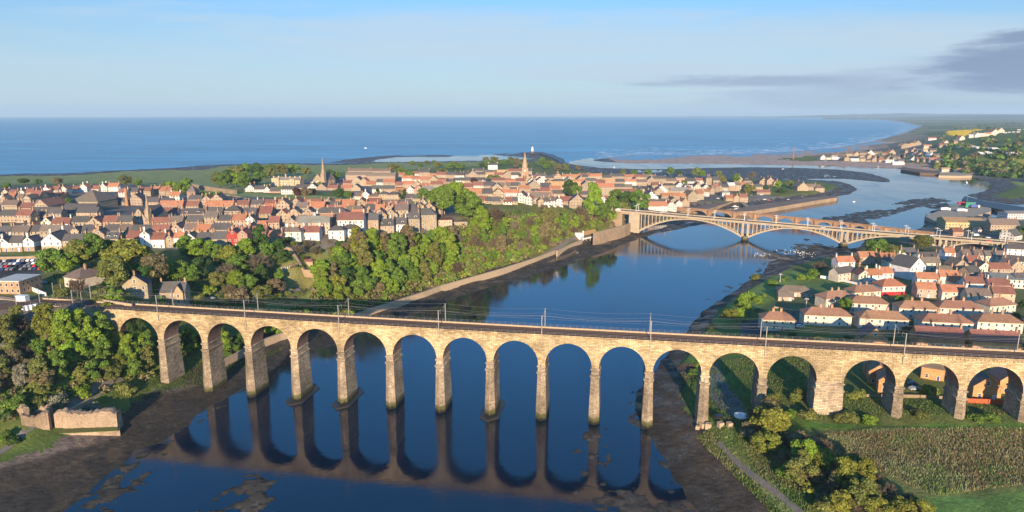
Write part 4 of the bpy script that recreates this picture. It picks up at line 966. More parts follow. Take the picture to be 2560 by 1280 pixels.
WCOL = {'K': (.52,.26,.12), 't': (.37,.275,.18), 'w': (.68,.63,.56), 'c': (.62,.53,.41), 'k': (.40,.24,.15), 'R': (.30,.05,.04), 'p': (.50,.34,.24), 'y': (.62,.44,.20)}
RCOL = {'o': (.40,.17,.09), 'r': (.24,.105,.075), 's': (.105,.094,.088), 'b': (.18,.135,.105), 'g': (.24,.22,.19), 'y': (.50,.30,.14), 'w': (.6,.58,.55), 'h': (.31,.165,.10)}
WN = {'K': 'orange-brown', 't': 'sandstone', 'w': 'white', 'c': 'cream', 'k': 'brown', 'R': 'red', 'p': 'pinkish', 'y': 'ochre'}
RN = {'o': 'orange-tiled', 'r': 'red-brown-roofed', 's': 'slate-roofed', 'b': 'brown-roofed', 'g': 'grey-roofed', 'y': 'tan-roofed', 'w': 'white-roofed', 'h': 'russet-hipped'}
KN = {'g': '', 'e': 'gable-fronted ', 'h': 'hipped ', 'f': 'flat-roofed '}
def vary(c, a=.14): 
    k = 1+random.uniform(-a, a); return tuple(max(.01, v*k*(1+random.uniform(-.05, .05))) for v in c)
NH = [0]
def house(x, y, z, yaw, L, D, h, kind, wc, rc, px, py, rise=None, near=False, chim=None, dorm=0, name='house', core=None, grp=None, minor=False):
    if name == 'house' and h < 4 and not near: name = 'cottage'
    NH[0] += 1
    span_ = D if kind in 'gh' else L
    if rise is None: rise = {'f': 0, 'h': min(L, D)*.36}.get(kind, span_*.42)
    r = bpy.data.objects.new(name, None); C.objects.link(r); r.location = (x, y, z); r.rotation_euler = (0, 0, yaw); r['category'] = name.replace('_', ' ')
    if grp: r['group'] = grp
    wcol = vary(WCOL[wc]); rcol = vary(RCOL[rc])
    put('wall', wall_mesh(L, D, h, kind, rise, near), r, color=wcol)
    rf = roof_mb(L, D, h, kind, rise).build('roof', M_ROOF, r, color=rcol)
    if chim is None: chim = random.choice((1, 2, 2)) if kind != 'f' and not minor else 0
    cc = vary((.40,.25,.15) if wc != 'w' else random.choice([(.40,.25,.15), (.70,.64,.55)]))
    for k in range(chim):
        if kind == 'g': p = ((-1)**k*(L/2-.6), D/2, h+rise-.9)
        elif kind == 'e': p = (0, (.6 if k == 0 else D-.6), h+rise-.9)
        else: p = ((-1)**k*L*.12, D/2, h+rise-1.3)
        put('chimney', CHM, rf, p, (0, 0, math.pi/2 if kind == 'g' else 0), color=cc)
    for k in range(dorm):
        put('dormer', DOR, r, (-L/2+L*(k+.5)/dorm, D*.14, h+rise*.12), color=rcol)
    if near:
        nf = max(1, int(h/2.7)); nw = max(1, int(L/3.4))
        for f in range(nf):
            for k in range(nw):
                if nw > 2 and random.random() < .1: continue
                if f == 0 and k == nw//2: put('door', DM, r, (-L/2+L*(k+.5)/nw, 0, .05), color=random.choice([(.3,.05,.04), (.05,.08,.2), (.6,.6,.6), (.05,.15,.07)])); continue
                put('window', WM, r, (-L/2+L*(k+.5)/nw, 0, 1.5+f*2.75))
        if kind == 'e': put('window', WM, r, (0, 0, h+rise*.35))
        if wc == 'w' and px < 200: o = MB(); o.box(-L/2-.05, L/2+.05, -.04, D+.04, -3, 2.7); put('stone_storey', o.mesh('stone_storey', M_HW), r, color=vary(WCOL['t']))
    core = core or ((KN[kind] if not (rc == 'h') else '')+RN[rc]+' '+WN[wc]+' '+name.replace('_', ' '))
    place_later(r, core, px, py); return r
def tok(s):
    w = 1.0
    if '*' in s: s, ws = s.split('*'); w = float(ws)
    st = 2; d = 0
    for ch in s[3:]:
        if ch.isdigit(): st = int(ch)
        if ch == 'd': d = 2
    return s[1], s[0], s[2], st, d, w
def row(x0, y0, x1, y1, toks, yaw=None, D=8.5, near=False, grp=None, gap=0., name='house', jit=.25, lift=0.):
    if not near: jit = 1.6
    T = [tok(s) if s != '-' else None for s in toks.replace('-*', '-').split()]
    T = []
    for s in toks.split(): T.append((None, float(s[2:]) if '*' in s else 1.0) if s[0] == '-' else (tok(s), tok(s)[5]))
    tot = sum(w for _, w in T); f = 0
    for t_, w in T:
        f0, f1 = f/tot, (f+w)/tot; f += w
        if t_ is None: continue
        fm = (f0+f1)/2; px, py = x0+(x1-x0)*fm, y0+(y1-y0)*fm
        A = gt(x0+(x1-x0)*f0, y0+(y1-y0)*f0); B = gt(x0+(x1-x0)*f1, y0+(y1-y0)*f1); M_ = gt(px, py)
        L = math.hypot(B[0]-A[0], B[1]-A[1])
        if L > (x1-x0)*abs(f1-f0)*zdist(*M_)/FPX*1.6: L = (x1-x0)*(f1-f0)*zdist(*M_)/FPX*1.15
        L = max(L*(1-gap), 4.5)*.99
        wc, rc, kd, st, dm, _ = t_
        ya = math.atan2(B[1]-A[1], B[0]-A[0]) if yaw is None else R(yaw)
        if abs(ya) > R(40) and yaw is None: ya = R(random.uniform(-8, 8))
        h = st*2.75+random.uniform(-.2, .5); d = D+random.uniform(-.6, .8)
        if kd == 'e': d = max(d, L*1.1)
        if kd in 'gh': d = min(d, max(5.5, L*1.3))
        house(M_[0], M_[1]+random.uniform(-jit, jit), M_[2]+lift, ya+random.uniform(-.06, .06)*(.3 if near else 1), L, d, h, kd, wc, rc, px, py, near=near, dorm=dm if L > 7 else min(dm, 1), grp=grp, name=name)
G_A = 'houses on the near edge of the old town'; G_B = 'houses in the western streets of the old town'; G_C = 'houses in the walled town'; G_D = 'houses near the old bridge'; G_E = 'cream council houses beyond the viaduct'; G_F = 'houses in the village by the river'
# terrace on the hill edge
row(-130, 631, 0, 631, 'swg2d stg2 swe2', 2, near=True, grp=G_A)
row(-6, 630, 88, 628, 'swe2 swg2*1.1 swe2', 2, near=True, grp=G_A)
row(104, 627, 238, 624, 'swe2*1.5 stg2*1.6 ste1*.7', 2, near=True, grp=G_A)
row(238, 621, 352, 618, 'ste3*.8 stg2d*1.1 stg1*.6 rtg2*1.1', 2, near=True, grp=G_A)
row(352, 621, 460, 618, 'swe3*.7 rwg2*1.1 rte2*.6 owg2*.7', 2, near=True, grp=G_A)
row(460, 619, 620, 618, 'swe2*.8 stg2 stg2 sRe3*.65 rke3*.6', 2, near=True, grp=G_A)
row(620, 606, 705, 604, 'rpg2*1.2 otg1', 2, near=True, grp=G_A)
row(690, 603, 800, 600, 'bwh2*1.4 rwg2', 0, near=True, grp=G_A)
row(752, 583, 820, 590, 'gpg3', 10, near=True, grp=G_A)
row(825, 600, 892, 594, 'swh2 swh2', 4, near=True, grp=G_A)
row(850, 583, 942, 577, 'rwg3*1.6 stg3', 4, near=True, grp=G_A, D=10)
row(948, 586, 1045, 574, 'stg2d swg2d stg3d', 8, near=True, grp=G_A, D=10)
row(1045, 577, 1086, 573, 'sth4', 6, near=True, grp=G_A, D=13)
row(1088, 573, 1160, 560, 'rpf2 btf1', 8, near=True, grp=G_A, D=12)
# western streets behind
row(0, 600, 330, 598, 'stg2 btg2*1.4 stg2 btg2*1.5 stg2 ste2*.7 stg2 ote2*.8 stg2*1.3 btg2', 3, grp=G_B)
row(330, 598, 640, 594, 'stg2*1.4 rtg2*1.2 ste2 btg2 otg2 stg2*1.3 rtg1 ste2*.8', 3, grp=G_B)
row(60, 578, 330, 575, 'ote1*.8 -*.4 sce2*.8 rwg2*1.3 stg2*1.2 rte2 rtg2 stg2', 4, grp=G_B)
row(380, 576, 640, 568, 'rtg2*1.3 btg2 stg2*1.4 btg3 stg2 otg2 swe2*.7', 3, grp=G_B)
row(640, 578, 860, 570, 'otg1*1.2 rtg2 -*.4 ste2 btg2*1.2 rwe2 otg2*1.1 stg2', 3, grp=G_B)
row(0, 556, 80, 556, 'stg2 rtg2*.8', -4, grp=G_B)
row(80, 552, 160, 550, 'sth1*1.2 stg2', 3, grp=G_B)
row(390, 552, 450, 549, 'rwg2', 3, grp=G_B); row(450, 555, 560, 548, 'stg2d*1.3 stg2', 2, grp=G_B)
row(560, 556, 680, 550, 'sth3*1.1 stg2 rtg2', 2, grp=G_B, D=11)
row(690, 556, 900, 548, 'ote2*.8 bte2 ste2 sth2*2.2 btg2', 2, grp=G_B, D=11)
row(0, 530, 80, 528, 'btg2 rtg1*.8', -4, grp=G_B)
row(90, 533, 130, 533, 'btg2', -3, grp=G_B, D=12)
row(395, 532, 500, 528, 'otg2d*1.5 rtg2', 3, grp=G_B)
row(510, 532, 660, 526, 'otg2d*2 rtg2 stg2', 2, grp=G_B)
row(660, 540, 840, 534, 'otg2 bte3*1.2 -*.5 btg2 otg2*1.4 rtg1', 2, grp=G_B, D=10)
row(840, 545, 1010, 538, 'otg2*1.3 stg1*.7 ote2 stg2 otg2 ste2 rtg2', 2, grp=G_B, D=10)
row(880, 562, 1045, 552, 'otg2 bte2 rte2*1.1 ste2 btg3 stg2', 4, grp=G_B, D=10)
row(1010, 545, 1110, 535, 'stg2 ste2 bte2*.8 stg2', 6, grp=G_B, D=10)
row(0, 512, 60, 508, 'bte2 -*.7 btg2*.8', -4, grp=G_B)
row(60, 512, 120, 500, 'bte2*.7 rtg2 rte2*.8', -4, grp=G_B, D=11)
row(240, 515, 400, 512, 'ycf2*1.2 stg1 ste2 stg1*1.1', 3, grp=G_B)
row(400, 514, 560, 512, 'stg1 wtf1*1.2 stg2 rte2*.6 ste2', 2, grp=G_B)
row(640, 527, 840, 520, 'rwg2*1.4 otg2 rte2*.9 rtg2*1.3 ote1', 1, grp=G_B)
row(770, 533, 920, 527, 'stg2*1.3 stg2 ocg2 rte2', 2, grp=G_B)
row(840, 525, 1030, 517, 'otg2*1.2 rtg1*1.2 rtg2 btg1*1.4 stg1', 4, grp=G_B)
row(915, 532, 1100, 522, 'otg2 rtg1*1.3 rpg1 stg1 ste2*.8 stg1', 4, grp=G_B)
row(1070, 530, 1125, 523, 'stg2 bte2', 6, grp=G_B)
row(0, 490, 170, 485, 'oce1 rcg1 rwe1*.8 rtg1 rte1 owe2 rtg2 owe2', 2, grp=G_B)
row(178, 481, 300, 478, 'rwg1 owe2 rwg1*1.3 rwe2 owg2*1.4', 2, grp=G_B, lift=0)
row(296, 494, 376, 490, 'rwg2 stg2 rtg2*1.2', 3, grp=G_B)
row(378, 486, 432, 492, 'otg2 otg2 otg2', -22, grp=G_B); row(422, 503, 450, 502, 'owg2', 3, grp=G_B)
row(0, 500, 40, 498, 'rwe1 otg1', 0, grp=G_B)
row(85, 500, 165, 495, 'rtg2 rte1 owe1 rtg1', -6, grp=G_B)
# inside the walls
row(618, 478, 705, 484, 'swe1*.8 swg1 swe1*.7 skg1*1.3', -4, grp=G_C)
row(704, 486, 735, 486, 'swg2', -4, grp=G_C)
row(745, 474, 900, 478, 'stg1 swe1*.7 ste1 rtg1 -*.3 otg1 ste1*.8', 0, grp=G_C)
row(876, 498, 970, 500, 'bwg1*1.3 swe2*.8 bth1 sth2', 0, grp=G_C)
row(970, 500, 1075, 504, 'sth2*1.3 -*.8 stg1 stg1*.9 stg1', 0, grp=G_C, D=9)
row(930, 483, 1060, 486, 'swg2 stg2*1.3 otg1*1.2 swe2*.7 rke2', 2, grp=G_C)
row(1050, 487, 1150, 488, 'gwh2*1.4 stg1 rwg2', 6, grp=G_C, D=12)
row(860, 463, 1010, 468, 'rtg1 ste2*.8 ote2*.7 otg1 swg2*.8 otg2*1.2 rtg1', 0, grp=G_C)
row(870, 450, 980, 455, 'btg3*2 btg3*2', 3, grp=G_C, D=9); row(870, 440, 975, 440, 'btg3*2 btg3*1.6', 3, grp=G_C, D=9)
row(1000, 441, 1160, 447, 'otg1*1.2 rwg2 stg3*1.2 otg1 rtg2 stg2 swg2', 1, grp=G_C)
row(1005, 456, 1160, 461, 'owg2*1.2 owg2 otg2 rte2 otg1 sth1*1.1 swg2', 2, grp=G_C)
row(1010, 470, 1180, 474, 'otg2 rte2*.7 owg1 rtg2*1.3 rwg1 rwg2 rtg1', 2, grp=G_C)
row(1060, 482, 1180, 486, 'sth1 rtg1 rwg1 otg1*1.3', 2, grp=G_C)
row(1150, 505, 1280, 512, 'ote2 rwe2*.8 rtg1*1.2 stg1 ste1 rwg1', 0, grp=G_C)
row(1230, 512, 1292, 510, 'stg1 ste1 stg1', 0, grp=G_C)
row(1290, 505, 1330, 514, 'swe2 owe2*.8', -14, grp=G_C)
row(1326, 508, 1406, 512, 'btg2*1.4 rtg1*.8', 3, grp=G_C, D=11)
row(1345, 519, 1405, 516, 'ste2 swg2 swg2 swe2', 10, grp=G_C)
row(1160, 495, 1260, 497, 'otg2*1.6 stg2 ote2', 1, grp=G_C, D=12)
row(1250, 494, 1410, 496, 'owg2*1.3 otg1*1.6 otg1*1.3 stg2', 0, grp=G_C)
row(1230, 482, 1400, 484, 'ste2 yte2*.7 stg1 otg2*1.1 sth1 rtg1 otg2', 1, grp=G_C)
row(1160, 473, 1300, 476, 'rtg1 rwg2 stg2*1.2 btg2*1.6 stg2', 2, grp=G_C, D=10)
row(1320, 474, 1480, 478, 'ste2 stg1*.9 ytg2*2.4 ste2', 1, grp=G_C, D=14)
row(1150, 460, 1290, 462, 'stg2 stg2*1.3 -*.5 rtg2*1.2 otg1', 2, grp=G_C)
row(1290, 462, 1460, 465, 'rtg2 -*.3 swe2*.9 swe2*.9 ote1 stg2 gte2*1.2 owg2', 4, grp=G_C)
row(1150, 444, 1300, 447, 'stg2 ste2 stg2 ycg2 rtg2 ste2 swg2', 2, grp=G_C)
row(1320, 448, 1470, 452, 'rtg1 swg2 stg1 ote2 owg2 otg2 stg2', 1, grp=G_C)
row(1180, 434, 1330, 437, 'stg2 stg1 ytg1 rtg2 stg2', 2, grp=G_C)
row(1450, 447, 1640, 452, 'rtg2 otg2*1.3 stg1 stg2*1.4 otg2 rtg2 btg2*1.3', 1, grp=G_C)
row(1440, 460, 1640, 465, 'ste2 stg2 rtg1 ytg2 stg2 owg2d*1.2 btg2 ste3', 1, grp=G_C)
row(1630, 460, 1740, 462, 'stg3*1.4 btg2 otg1 swg2', 1, grp=G_C)
row(1420, 474, 1610, 478, 'swg2 rtg2*.8 swg2d*1.2 btg2 swg1*.6 stg2 btg2*.8 sth1*1.2', 1, grp=G_C)
row(1400, 494, 1500, 492, 'rtg1 swe2*.8 stg1 rtg2 ', 1, grp=G_C)
row(1490, 489, 1530, 489, 'otg4', 1, grp=G_C, D=10)
row(1530, 490, 1660, 492, 'rth2*1.3 rtg2 owg1 btg1 rte2', 1, grp=G_C)
row(1410, 518, 1450, 516, 'rtg2', 0, grp=G_C, D=10); row(1425, 525, 1462, 525, 'ste3', -4, grp=G_C)
row(1500, 510, 1530, 518, 'owe2 stg2', -30, grp=G_C)
row(1550, 503, 1640, 505, 'otg2 otg2 rte2*.8 swe2', 1, grp=G_C)
# down by the old bridge
row(1624, 526, 1690, 529, 'owg2*1.7 oce2', 3, grp=G_D, D=10)
row(1626, 514, 1700, 518, 'sth2*1.6 ste2', 3, grp=G_D); row(1690, 521, 1720, 515, 'swe2 ote2', 10, grp=G_D)
row(1655, 500, 1725, 503, 'otg2*1.6 otg2', 3, grp=G_D); row(1720, 508, 1760, 497, 'bte3*1.4 otg3', 20, grp=G_D, D=10)
row(1762, 494, 1800, 478, 'owg2 ote2 otg3', 32, grp=G_D, D=9)
row(1640, 485, 1740, 489, 'swe2 ytg1*1.6 rte2', 2, grp=G_D)
row(1630, 472, 1760, 476, 'rtg2 sth2*1.3 swe2*.8 swg2 rte2', 2, grp=G_D)
row(1710, 478, 1775, 480, 'swf3 sce2 swe2', 3, grp=G_D)
row(1765, 462, 1800, 464, 'bth4 stg3', 3, grp=G_D, D=12); row(1690, 457, 1765, 460, 'sth3 rtg1 rwg2', 1, grp=G_D)
row(1785, 478, 1905, 476, 'stg3 stg2 wtg3 btg3*.7 yct3*.9 ytg2 stg2*1.3'.replace('yct3', 'ocg3'), 0, grp=G_D)
row(1805, 491, 1825, 492, 'gwh2', 0, grp=G_D)
row(1815, 506, 1868, 504, 'otg2 ote2 rtg2', 4, grp=G_D)
row(1895, 487, 1925, 486, 'rtg1', 0, grp=G_D); row(1995, 477, 2040, 476, 'bte2*1.1 btg2', 0, grp=G_D); row(2040, 480, 2060, 480, 'bth2', 0, grp=G_D)
row(1900, 462, 1950, 466, 'bte2 bte3 rte2', 0, grp=G_D); row(1835, 455, 1880, 457, 'rte2 sth1', 0, grp=G_D)
# council houses and village across the river
for px, py, w, yw, kd, wc, rc, st, dd in [
 (1945,826,78,-8,'h','c','h',2,9.5),(2068,815,112,-9,'h','c','h',2,9.5),(2208,824,114,-9,'h','c','h',2,9.5),(2366,833,118,-9,'h','c','h',2,9.5),(2498,833,104,-9,'h','c','h',2,9.5),(2640,842,110,-9,'h','c','h',2,9.5),
 (2172,783,92,-8,'h','c','h',2,9.5),(2296,797,94,-9,'h','c','h',2,9.5),(2400,796,102,-9,'h','c','h',2,9.5),(2505,788,78,12,'h','c','h',2,9.5),(2098,768,80,14,'h','c','h',2,9.5),(2168,752,76,12,'h','c','h',2,9.5)]:
    x, y, z = gt(px, py); L = w*zdist(x, y, z)/FPX
    house(x, y, z, R(yw), L, dd, 5.5, kd, wc, rc, px, py, near=True, chim=2, grp=G_E, core='cream two-storey russet-roofed house', name='council_house')
for px, py, w, yw, kd, wc, rc, st in [
 (2320,745,54,-8,'g','p','o',2),(2383,752,56,-8,'g','c','o',2),(2446,762,56,-8,'g','c','b',2),(2508,757,50,-10,'g','p','r',2),(2440,730,52,-6,'g','w','r',2),(2497,735,50,-6,'g','w','r',2),
 (2318,718,50,-10,'g','w','o',2),(2372,712,46,-6,'g','w','o',2),(2292,697,56,24,'e','w','s',3),(2213,703,42,8,'g','w','o',2),(2186,708,36,0,'g','w','o',2),(2160,708,30,0,'e','c','r',2),
 (2115,702,56,24,'g','c','s',2),(2115,673,46,8,'g','w','o',2),(2172,660,50,4,'g','p','o',2),(2236,672,38,0,'h','c','b',2),(2222,664,40,2,'g','t','o',2),(2262,672,36,0,'g','k','b',2),
 (2322,662,52,4,'g','w','s',2),(2376,650,30,2,'g','w','o',2),(2328,676,44,0,'g','c','b',2),(2365,690,40,-6,'g','t','b',1),(2402,684,38,6,'e','t','b',2),(2436,672,34,0,'g','p','r',2),(2460,690,36,0,'e','c','s',2),(2500,692,52,-4,'g','t','r',2),(2540,688,40,10,'e','t','b',2),
 (2436,700,40,20,'g','t','s',2),(2470,712,34,0,'g','w','r',1),(2400,716,34,20,'e','w','o',1),(2540,672,60,-30,'g','w','s',2),(2560,720,40,-8,'g','w','s',2),
 (2272,650,36,0,'g','c','s',2),(2250,655,30,0,'e','w','r',2),(2545,640,50,-20,'g','w','s',2)]:
    x, y, z = gt(px, py); L = w*zdist(x, y, z)/FPX
    house(x, y, z, R(yw), L, 8 if kd != 'e' else max(9, L), st*2.7+.2, kd, wc, rc, px, py, near=True, grp=G_F)
for k in range(4):
    row(2405+k*28, 655+k*1.6, 2433+k*28, 656+k*1.6, 'bcg2', -4, near=True, grp=G_F)
x, y, z = gt(2233, 738); house(x, y, z, R(6), 15, 11, 5.6, 'h', 'w', 'o', 2233, 738, near=True, chim=2, core='white house with a red lower storey')
o = MB(); o.box(-7.6, 7.6, -.06, 11.06, -2, 2.2); _h = put('red_wall_band', o.mesh('red_wall_band', M_PAINT), bpy.data.objects[[q.name for q in C.objects if q.name.startswith('house')][-1]] if False else PEND[-1][0], color=(.42,.03,.03))
x, y, z = gt(1988, 742); house(x, y, z, R(-12), 20, 9, 3.0, 'h', 'p', 'b', 1988, 742, near=True, chim=0, name='pavilion', core='long low brown-roofed brick pavilion')
x, y, z = gt(1965, 752); house(x, y, z, R(-12), 9, 5, 2.6, 'g', 'p', 'b', 1965, 752, near=True, chim=0, name='garage', core='small brick annex before the pavilion')
# brick houses seen through and over the right-hand arches
for px, py, w, yw, kd, wc, rc, st in [(2222,985,50,-22,'e','k','k',2),(2195,962,46,-22,'e','k','k',2),(2185,942,44,-22,'e','k','k',2),(2465,1000,62,-14,'e','k','b',2),(2530,985,60,-10,'e','k','b',2),(2330,950,50,-30,'g','k','b',2),
   (2185,872,60,-10,'e','t','s',2),(2350,872,110,-10,'g','k','r',2),(2490,882,110,-10,'g','k','r',2)]:
    rc = {'k': 'h'}.get(rc, rc); x, y, z = gt(px, py); L = min(w, 70)*zdist(x, y, z)/FPX if w < 100 else w*zdist(x, y, z)/FPX
    house(x, y, z, R(yw), L, 9.5, st*2.6, kd, 'K', rc, px, py, near=True, chim=0 if w < 100 else 1, name='brick_house', core='brown brick house', grp='brick houses beyond the right-hand arches')
# large single buildings
def big(px, py, w, D, h, kind, wc, rc, yw, core, name, rise=None, chim=0, near=False):
    x, y, z = gt(px, py); return house(x, y, z, R(yw), w*zdist(x, y, z)/FPX, D, h, kind, wc, rc, px, py, rise=rise, chim=chim, core=core, name=name, near=near)
big(213,524,72,26,7,'h','t','b',-6,'large brown barn-like hall with a hipped roof','hall')
big(115,545,68,9,4.5,'g','t','s',2,'long low slate-roofed workshop','workshop'); big(198,545,92,9,4.5,'g','t','s',1,'long low slate-roofed workshop','workshop'); big(200,532,80,8,4,'g','t','s',1,'long low slate-roofed workshop','workshop')
big(105,536,38,22,7,'e','t','r',-4,'tall gable-ended sandstone house','house')
big(1700,488,50,10,6,'g','t','g',1,'plain grey-roofed sandstone hall','hall')
big(2412,574,88,26,7,'g','y','y',-14,'wide tan-roofed cream warehouse','warehouse',3.2)
big(2510,586,66,12,9,'g','t','b',-8,'long sandstone mill with three rows of windows','mill',None,1); big(2455,582,20,8,3,'h','w','s',0,'tiny white lodge with a dark hipped roof','lodge')
big(2395,590,26,8,4,'g','k','r',0,'small brick house with russet roof','house',None,1); big(2545,600,40,12,4,'g','w','s',30,'white shed with dark roof','shed')
big(2548,548,60,16,6,'g','g' if False else 'w','g',0,'pale grey shed behind the mill','shed',2)
big(2522,720,74,18,5.5,'g','w','g',-14,'white warehouse with a low grey roof','warehouse',2.2)
big(20,735,66,14,6,'f','k','w',-4,'brick railway station building with a flat pale roof','station')
big(60,610+120,22,5,3,'f','w','w',0,'small white station porch','porch')
big(182,720,60,13,5,'h','c','b',-24,'old cream house with brown hipped roof','house',None,1,True)
big(340,742,56,9,6,'e','t','s',16,'shaded sandstone villa among trees','villa',None,1,True)
_v = big(432,760,62,9,6.2,'g','t','s',10,'sunlit steep-gabled sandstone villa','villa',4.2,2,True)
o = MB(); o.box(1.2, 5.6, -1.6, 3, -2, 6.0, 0); o.add([(1.2,-1.6,6.0),(5.6,-1.6,6.0),(3.4,-1.6,9.6)], [(0,1,2)], 0); o.build('gable_wing', M_HW, _v, color=(.46,.32,.19))
o = MB(); 
for s_ in (-1, 1): o.add([(3.4+s_*2.6,-1.9,5.6), (3.4+s_*2.6,4.5,5.6), (3.4,4.5,9.9), (3.4,-1.9,9.9), (3.4+s_*2.6,-1.9,5.8), (3.4+s_*2.6,4.5,5.8), (3.4,4.5,10.1), (3.4,-1.9,10.1)], [(0,1,2,3), (4,5,6,7), (0,3,7,4), (1,2,6,5)])
o.build('gable_roof', M_ROOF, _v, color=(.085,.078,.078)); put('window', WM, _v, (3.4,-1.62,1.6)); put('window', WM, _v, (3.4,-1.62,4.4))
# school like a castle, white tall house, terraces of the barracks
def churchlike(px, py, yaw, L, W, h, rise, spire, wc, label, sx, core_name='church', tw=4.2, th=12, rc='s'):
    x, y, z = gt(px, py); r = thing(core_name, label, core_name, (x, y, z), R(yaw))
    put('nave', wall_mesh(W, L, h, 'e', rise, False), r, color=WCOL[wc]); roof_mb(W, L, h, 'e', rise).build('roof', M_ROOF, r, color=RCOL[rc])
    o = MB()
    for k in range(4):
        for s_ in (-1, 1): o.box(min(s_*W/2, s_*(W/2+.8)), max(s_*W/2, s_*(W/2+.8)), L*(k+.2)/4, L*(k+.2)/4+.8, -2, h*.8)
    o.build('buttresses', M_HW, r, color=WCOL[wc]); 
    w = MB(); w.box(-.35, .35, -.08, .02, 2, 6); w.box(-1.7, -1.1, -.08, .02, 2, 4.8); w.box(1.1, 1.7, -.08, .02, 2, 4.8); w.build('window', M_WHITE if 'tall' in label else M_GLASS, r)
    t = MB(); t.box(-tw/2, tw/2, -tw/2, tw/2, -2, th); t.box(-tw/2-.2, tw/2+.2, -tw/2-.2, tw/2+.2, th-.5, th-.1)
    for i in (-1, 1):
        for j in (-1, 1): t.cone((i*tw/2*.85, j*tw/2*.85), .45, th-.1, th+2.6, 6)
    to = t.build('tower', M_HW, r, color=WCOL[wc], loc=(sx, 2.0, 0)); s_ = MB(); s_.cone((0, 0), tw*.5, th-.1, th+spire, 8); s_.build('spire', M_HW, to, color=WCOL[wc])
    return r
churchlike(350, 566, -14, 22, 13, 5.5, 8, 12.5, 't', 'sandstone church with a slim spire and tall white windows in the western streets', 6.3, tw=3.2, th=11)
churchlike(795, 462, -20, 30, 16, 6, 9, 24, 't', 'sandstone church with the tallest pointed spire, beside the castle-like school', 8, tw=5.2, th=15, rc='b')
churchlike(1590, 462, 6, 16, 10, 5, 6, .3, 't', 'small dark gabled chapel in the middle of the walled town', 5, 'chapel', tw=2.5, th=6)
def townhall():
    x, y, z = gt(1312, 458); r = thing('town_hall', 'town hall with a tall stepped sandstone clock tower and pointed spire', 'town hall', (x, y, z))
    o = MB(); o.box(-9, 9, 0, 30, -2, 10); o.build('hall', M_HWF, r, color=WCOL['t']); roof_mb(18, 30, 10, 'e', 4).build('roof', M_ROOF, r, color=RCOL['b'])
    o = MB(); o.box(-5.5, 5.5, -3, 8, -2, 15); o.box(-5.9, 5.9, -3.4, 8.4, 14.6, 15.3); o.box(-4.6, 4.6, -2.1, 7.1, 15.3, 22); o.box(-5, 5, -2.5, 7.5, 21.6, 22.4); o.build('tower', M_HW, r, color=(.40,.26,.155))
    o = MB(); o.cone((0, 2.5), 4.0, 22.4, 28, 8, rt=3.6); o.cone((0, 2.5), 4.3, 28, 28.6, 8, rt=4.3); o.cone((0, 2.5), 2.9, 28.6, 32.5, 8, rt=2.6); o.build('belfry', M_HW, r, color=(.44,.31,.2))
    o = MB(); o.cone((0, 2.5), 2.7, 32.5, 46, 8); o.build('spire', M_HW, r, color=(.38,.26,.16))
    for q in (-1, 1):
        o = MB(); o.box(-.7, .7, -3.1, -2.98, 7, 11.5); o.build('window', M_GLASS, r, loc=(q*0.0+q*1.6, 0, 0))
    o = MB(); o.cone((0, 0), 1.2, 0, .15, 12, rt=1.2); c = o.build('clock_face', M_WHITE, r, loc=(0, -2.12, 18.5)); c.rotation_euler = (math.pi/2, 0, 0)
townhall()
def school():
    x, y, z = gt(716, 466); r = thing('school', 'castle-like sandstone school with tall chimneys and gables left of the tallest spire', 'school', (x, y, z), R(-6))
    o = MB(); o.box(-19, 19, 0, 14, -3, 8.5); o.box(-19, -9, -3, 2, -3, 11); o.box(6, 12, -2, 2, -3, 10); o.build('wall', M_HWF if False else M_HW, r, color=(.50,.37,.22))
    o = MB(); 
    for a in (-19, -12, -2, 4, 11, 18): o.box(a-.9, a+.9, 4, 6, 8, 13.5+(a == -2)*3)
    o.build('chimney_stacks', M_HW, r, color=(.46,.33,.19)); roof_mb(36, 12, 8.6, 'g', 3.5).build('roof', M_ROOF, r, color=RCOL['g'])
    for i in range(9):
        for j in range(2): put('window', WM, r, (-16+i*4, -.02 if not (i < 2) else -3.02, 2+j*3.3), scale=(1.4, 1, 1.4))
school()
big(1232,426,24,10,10,'g','w','s',0,'tall plain white house with slate roof','house',3,2)
def stack(px, py, ptop, r0, label, nm, cat, m=M_HW, col=(.42,.22,.12)):
    x, y, z = gt(px, py); Z = zdist(x, y, z); h = (py-ptop)*Z/FPX
    t = thing(nm, label, cat, (x, y, z)); o = MB(); o.tube((0,0,-1), (0,0,h), r0, r0*.72, 10); o.build('shaft', m, t, color=col)
    o = MB(); o.tube((0,0,h-.02), (0,0,h+1.0), r0*.95, r0*.85, 10); o.build('cap', m, t, color=tuple(c*.5 for c in col)); return t
stack(318, 514, 471, 1.5, 'tall brick chimney stack rising over the western streets', 'chimney_stack', 'chimney')
stack(1983, 398, 368, 1.5, 'slender brown chimney on the sand spit across the river mouth', 'chimney_stack', 'chimney', col=(.30,.16,.09))
x, y, z = gt(485, 510); t = thing('bell_tower', 'square stone bell tower with a pyramid roof near the rampart wall', 'tower', (x, y, z)); o = MB(); o.box(-4, 4, -4, 4, -2, 12); o.box(-4.3, 4.3, -4.3, 4.3, 11.7, 12.2); o.build('tower', M_HW, t, color=(.30,.20,.14))
o = MB(); o.cone((0,0), 6, 12.2, 18.5, 4); _o = o.build('roof', M_ROOF, t, color=(.17,.13,.115))
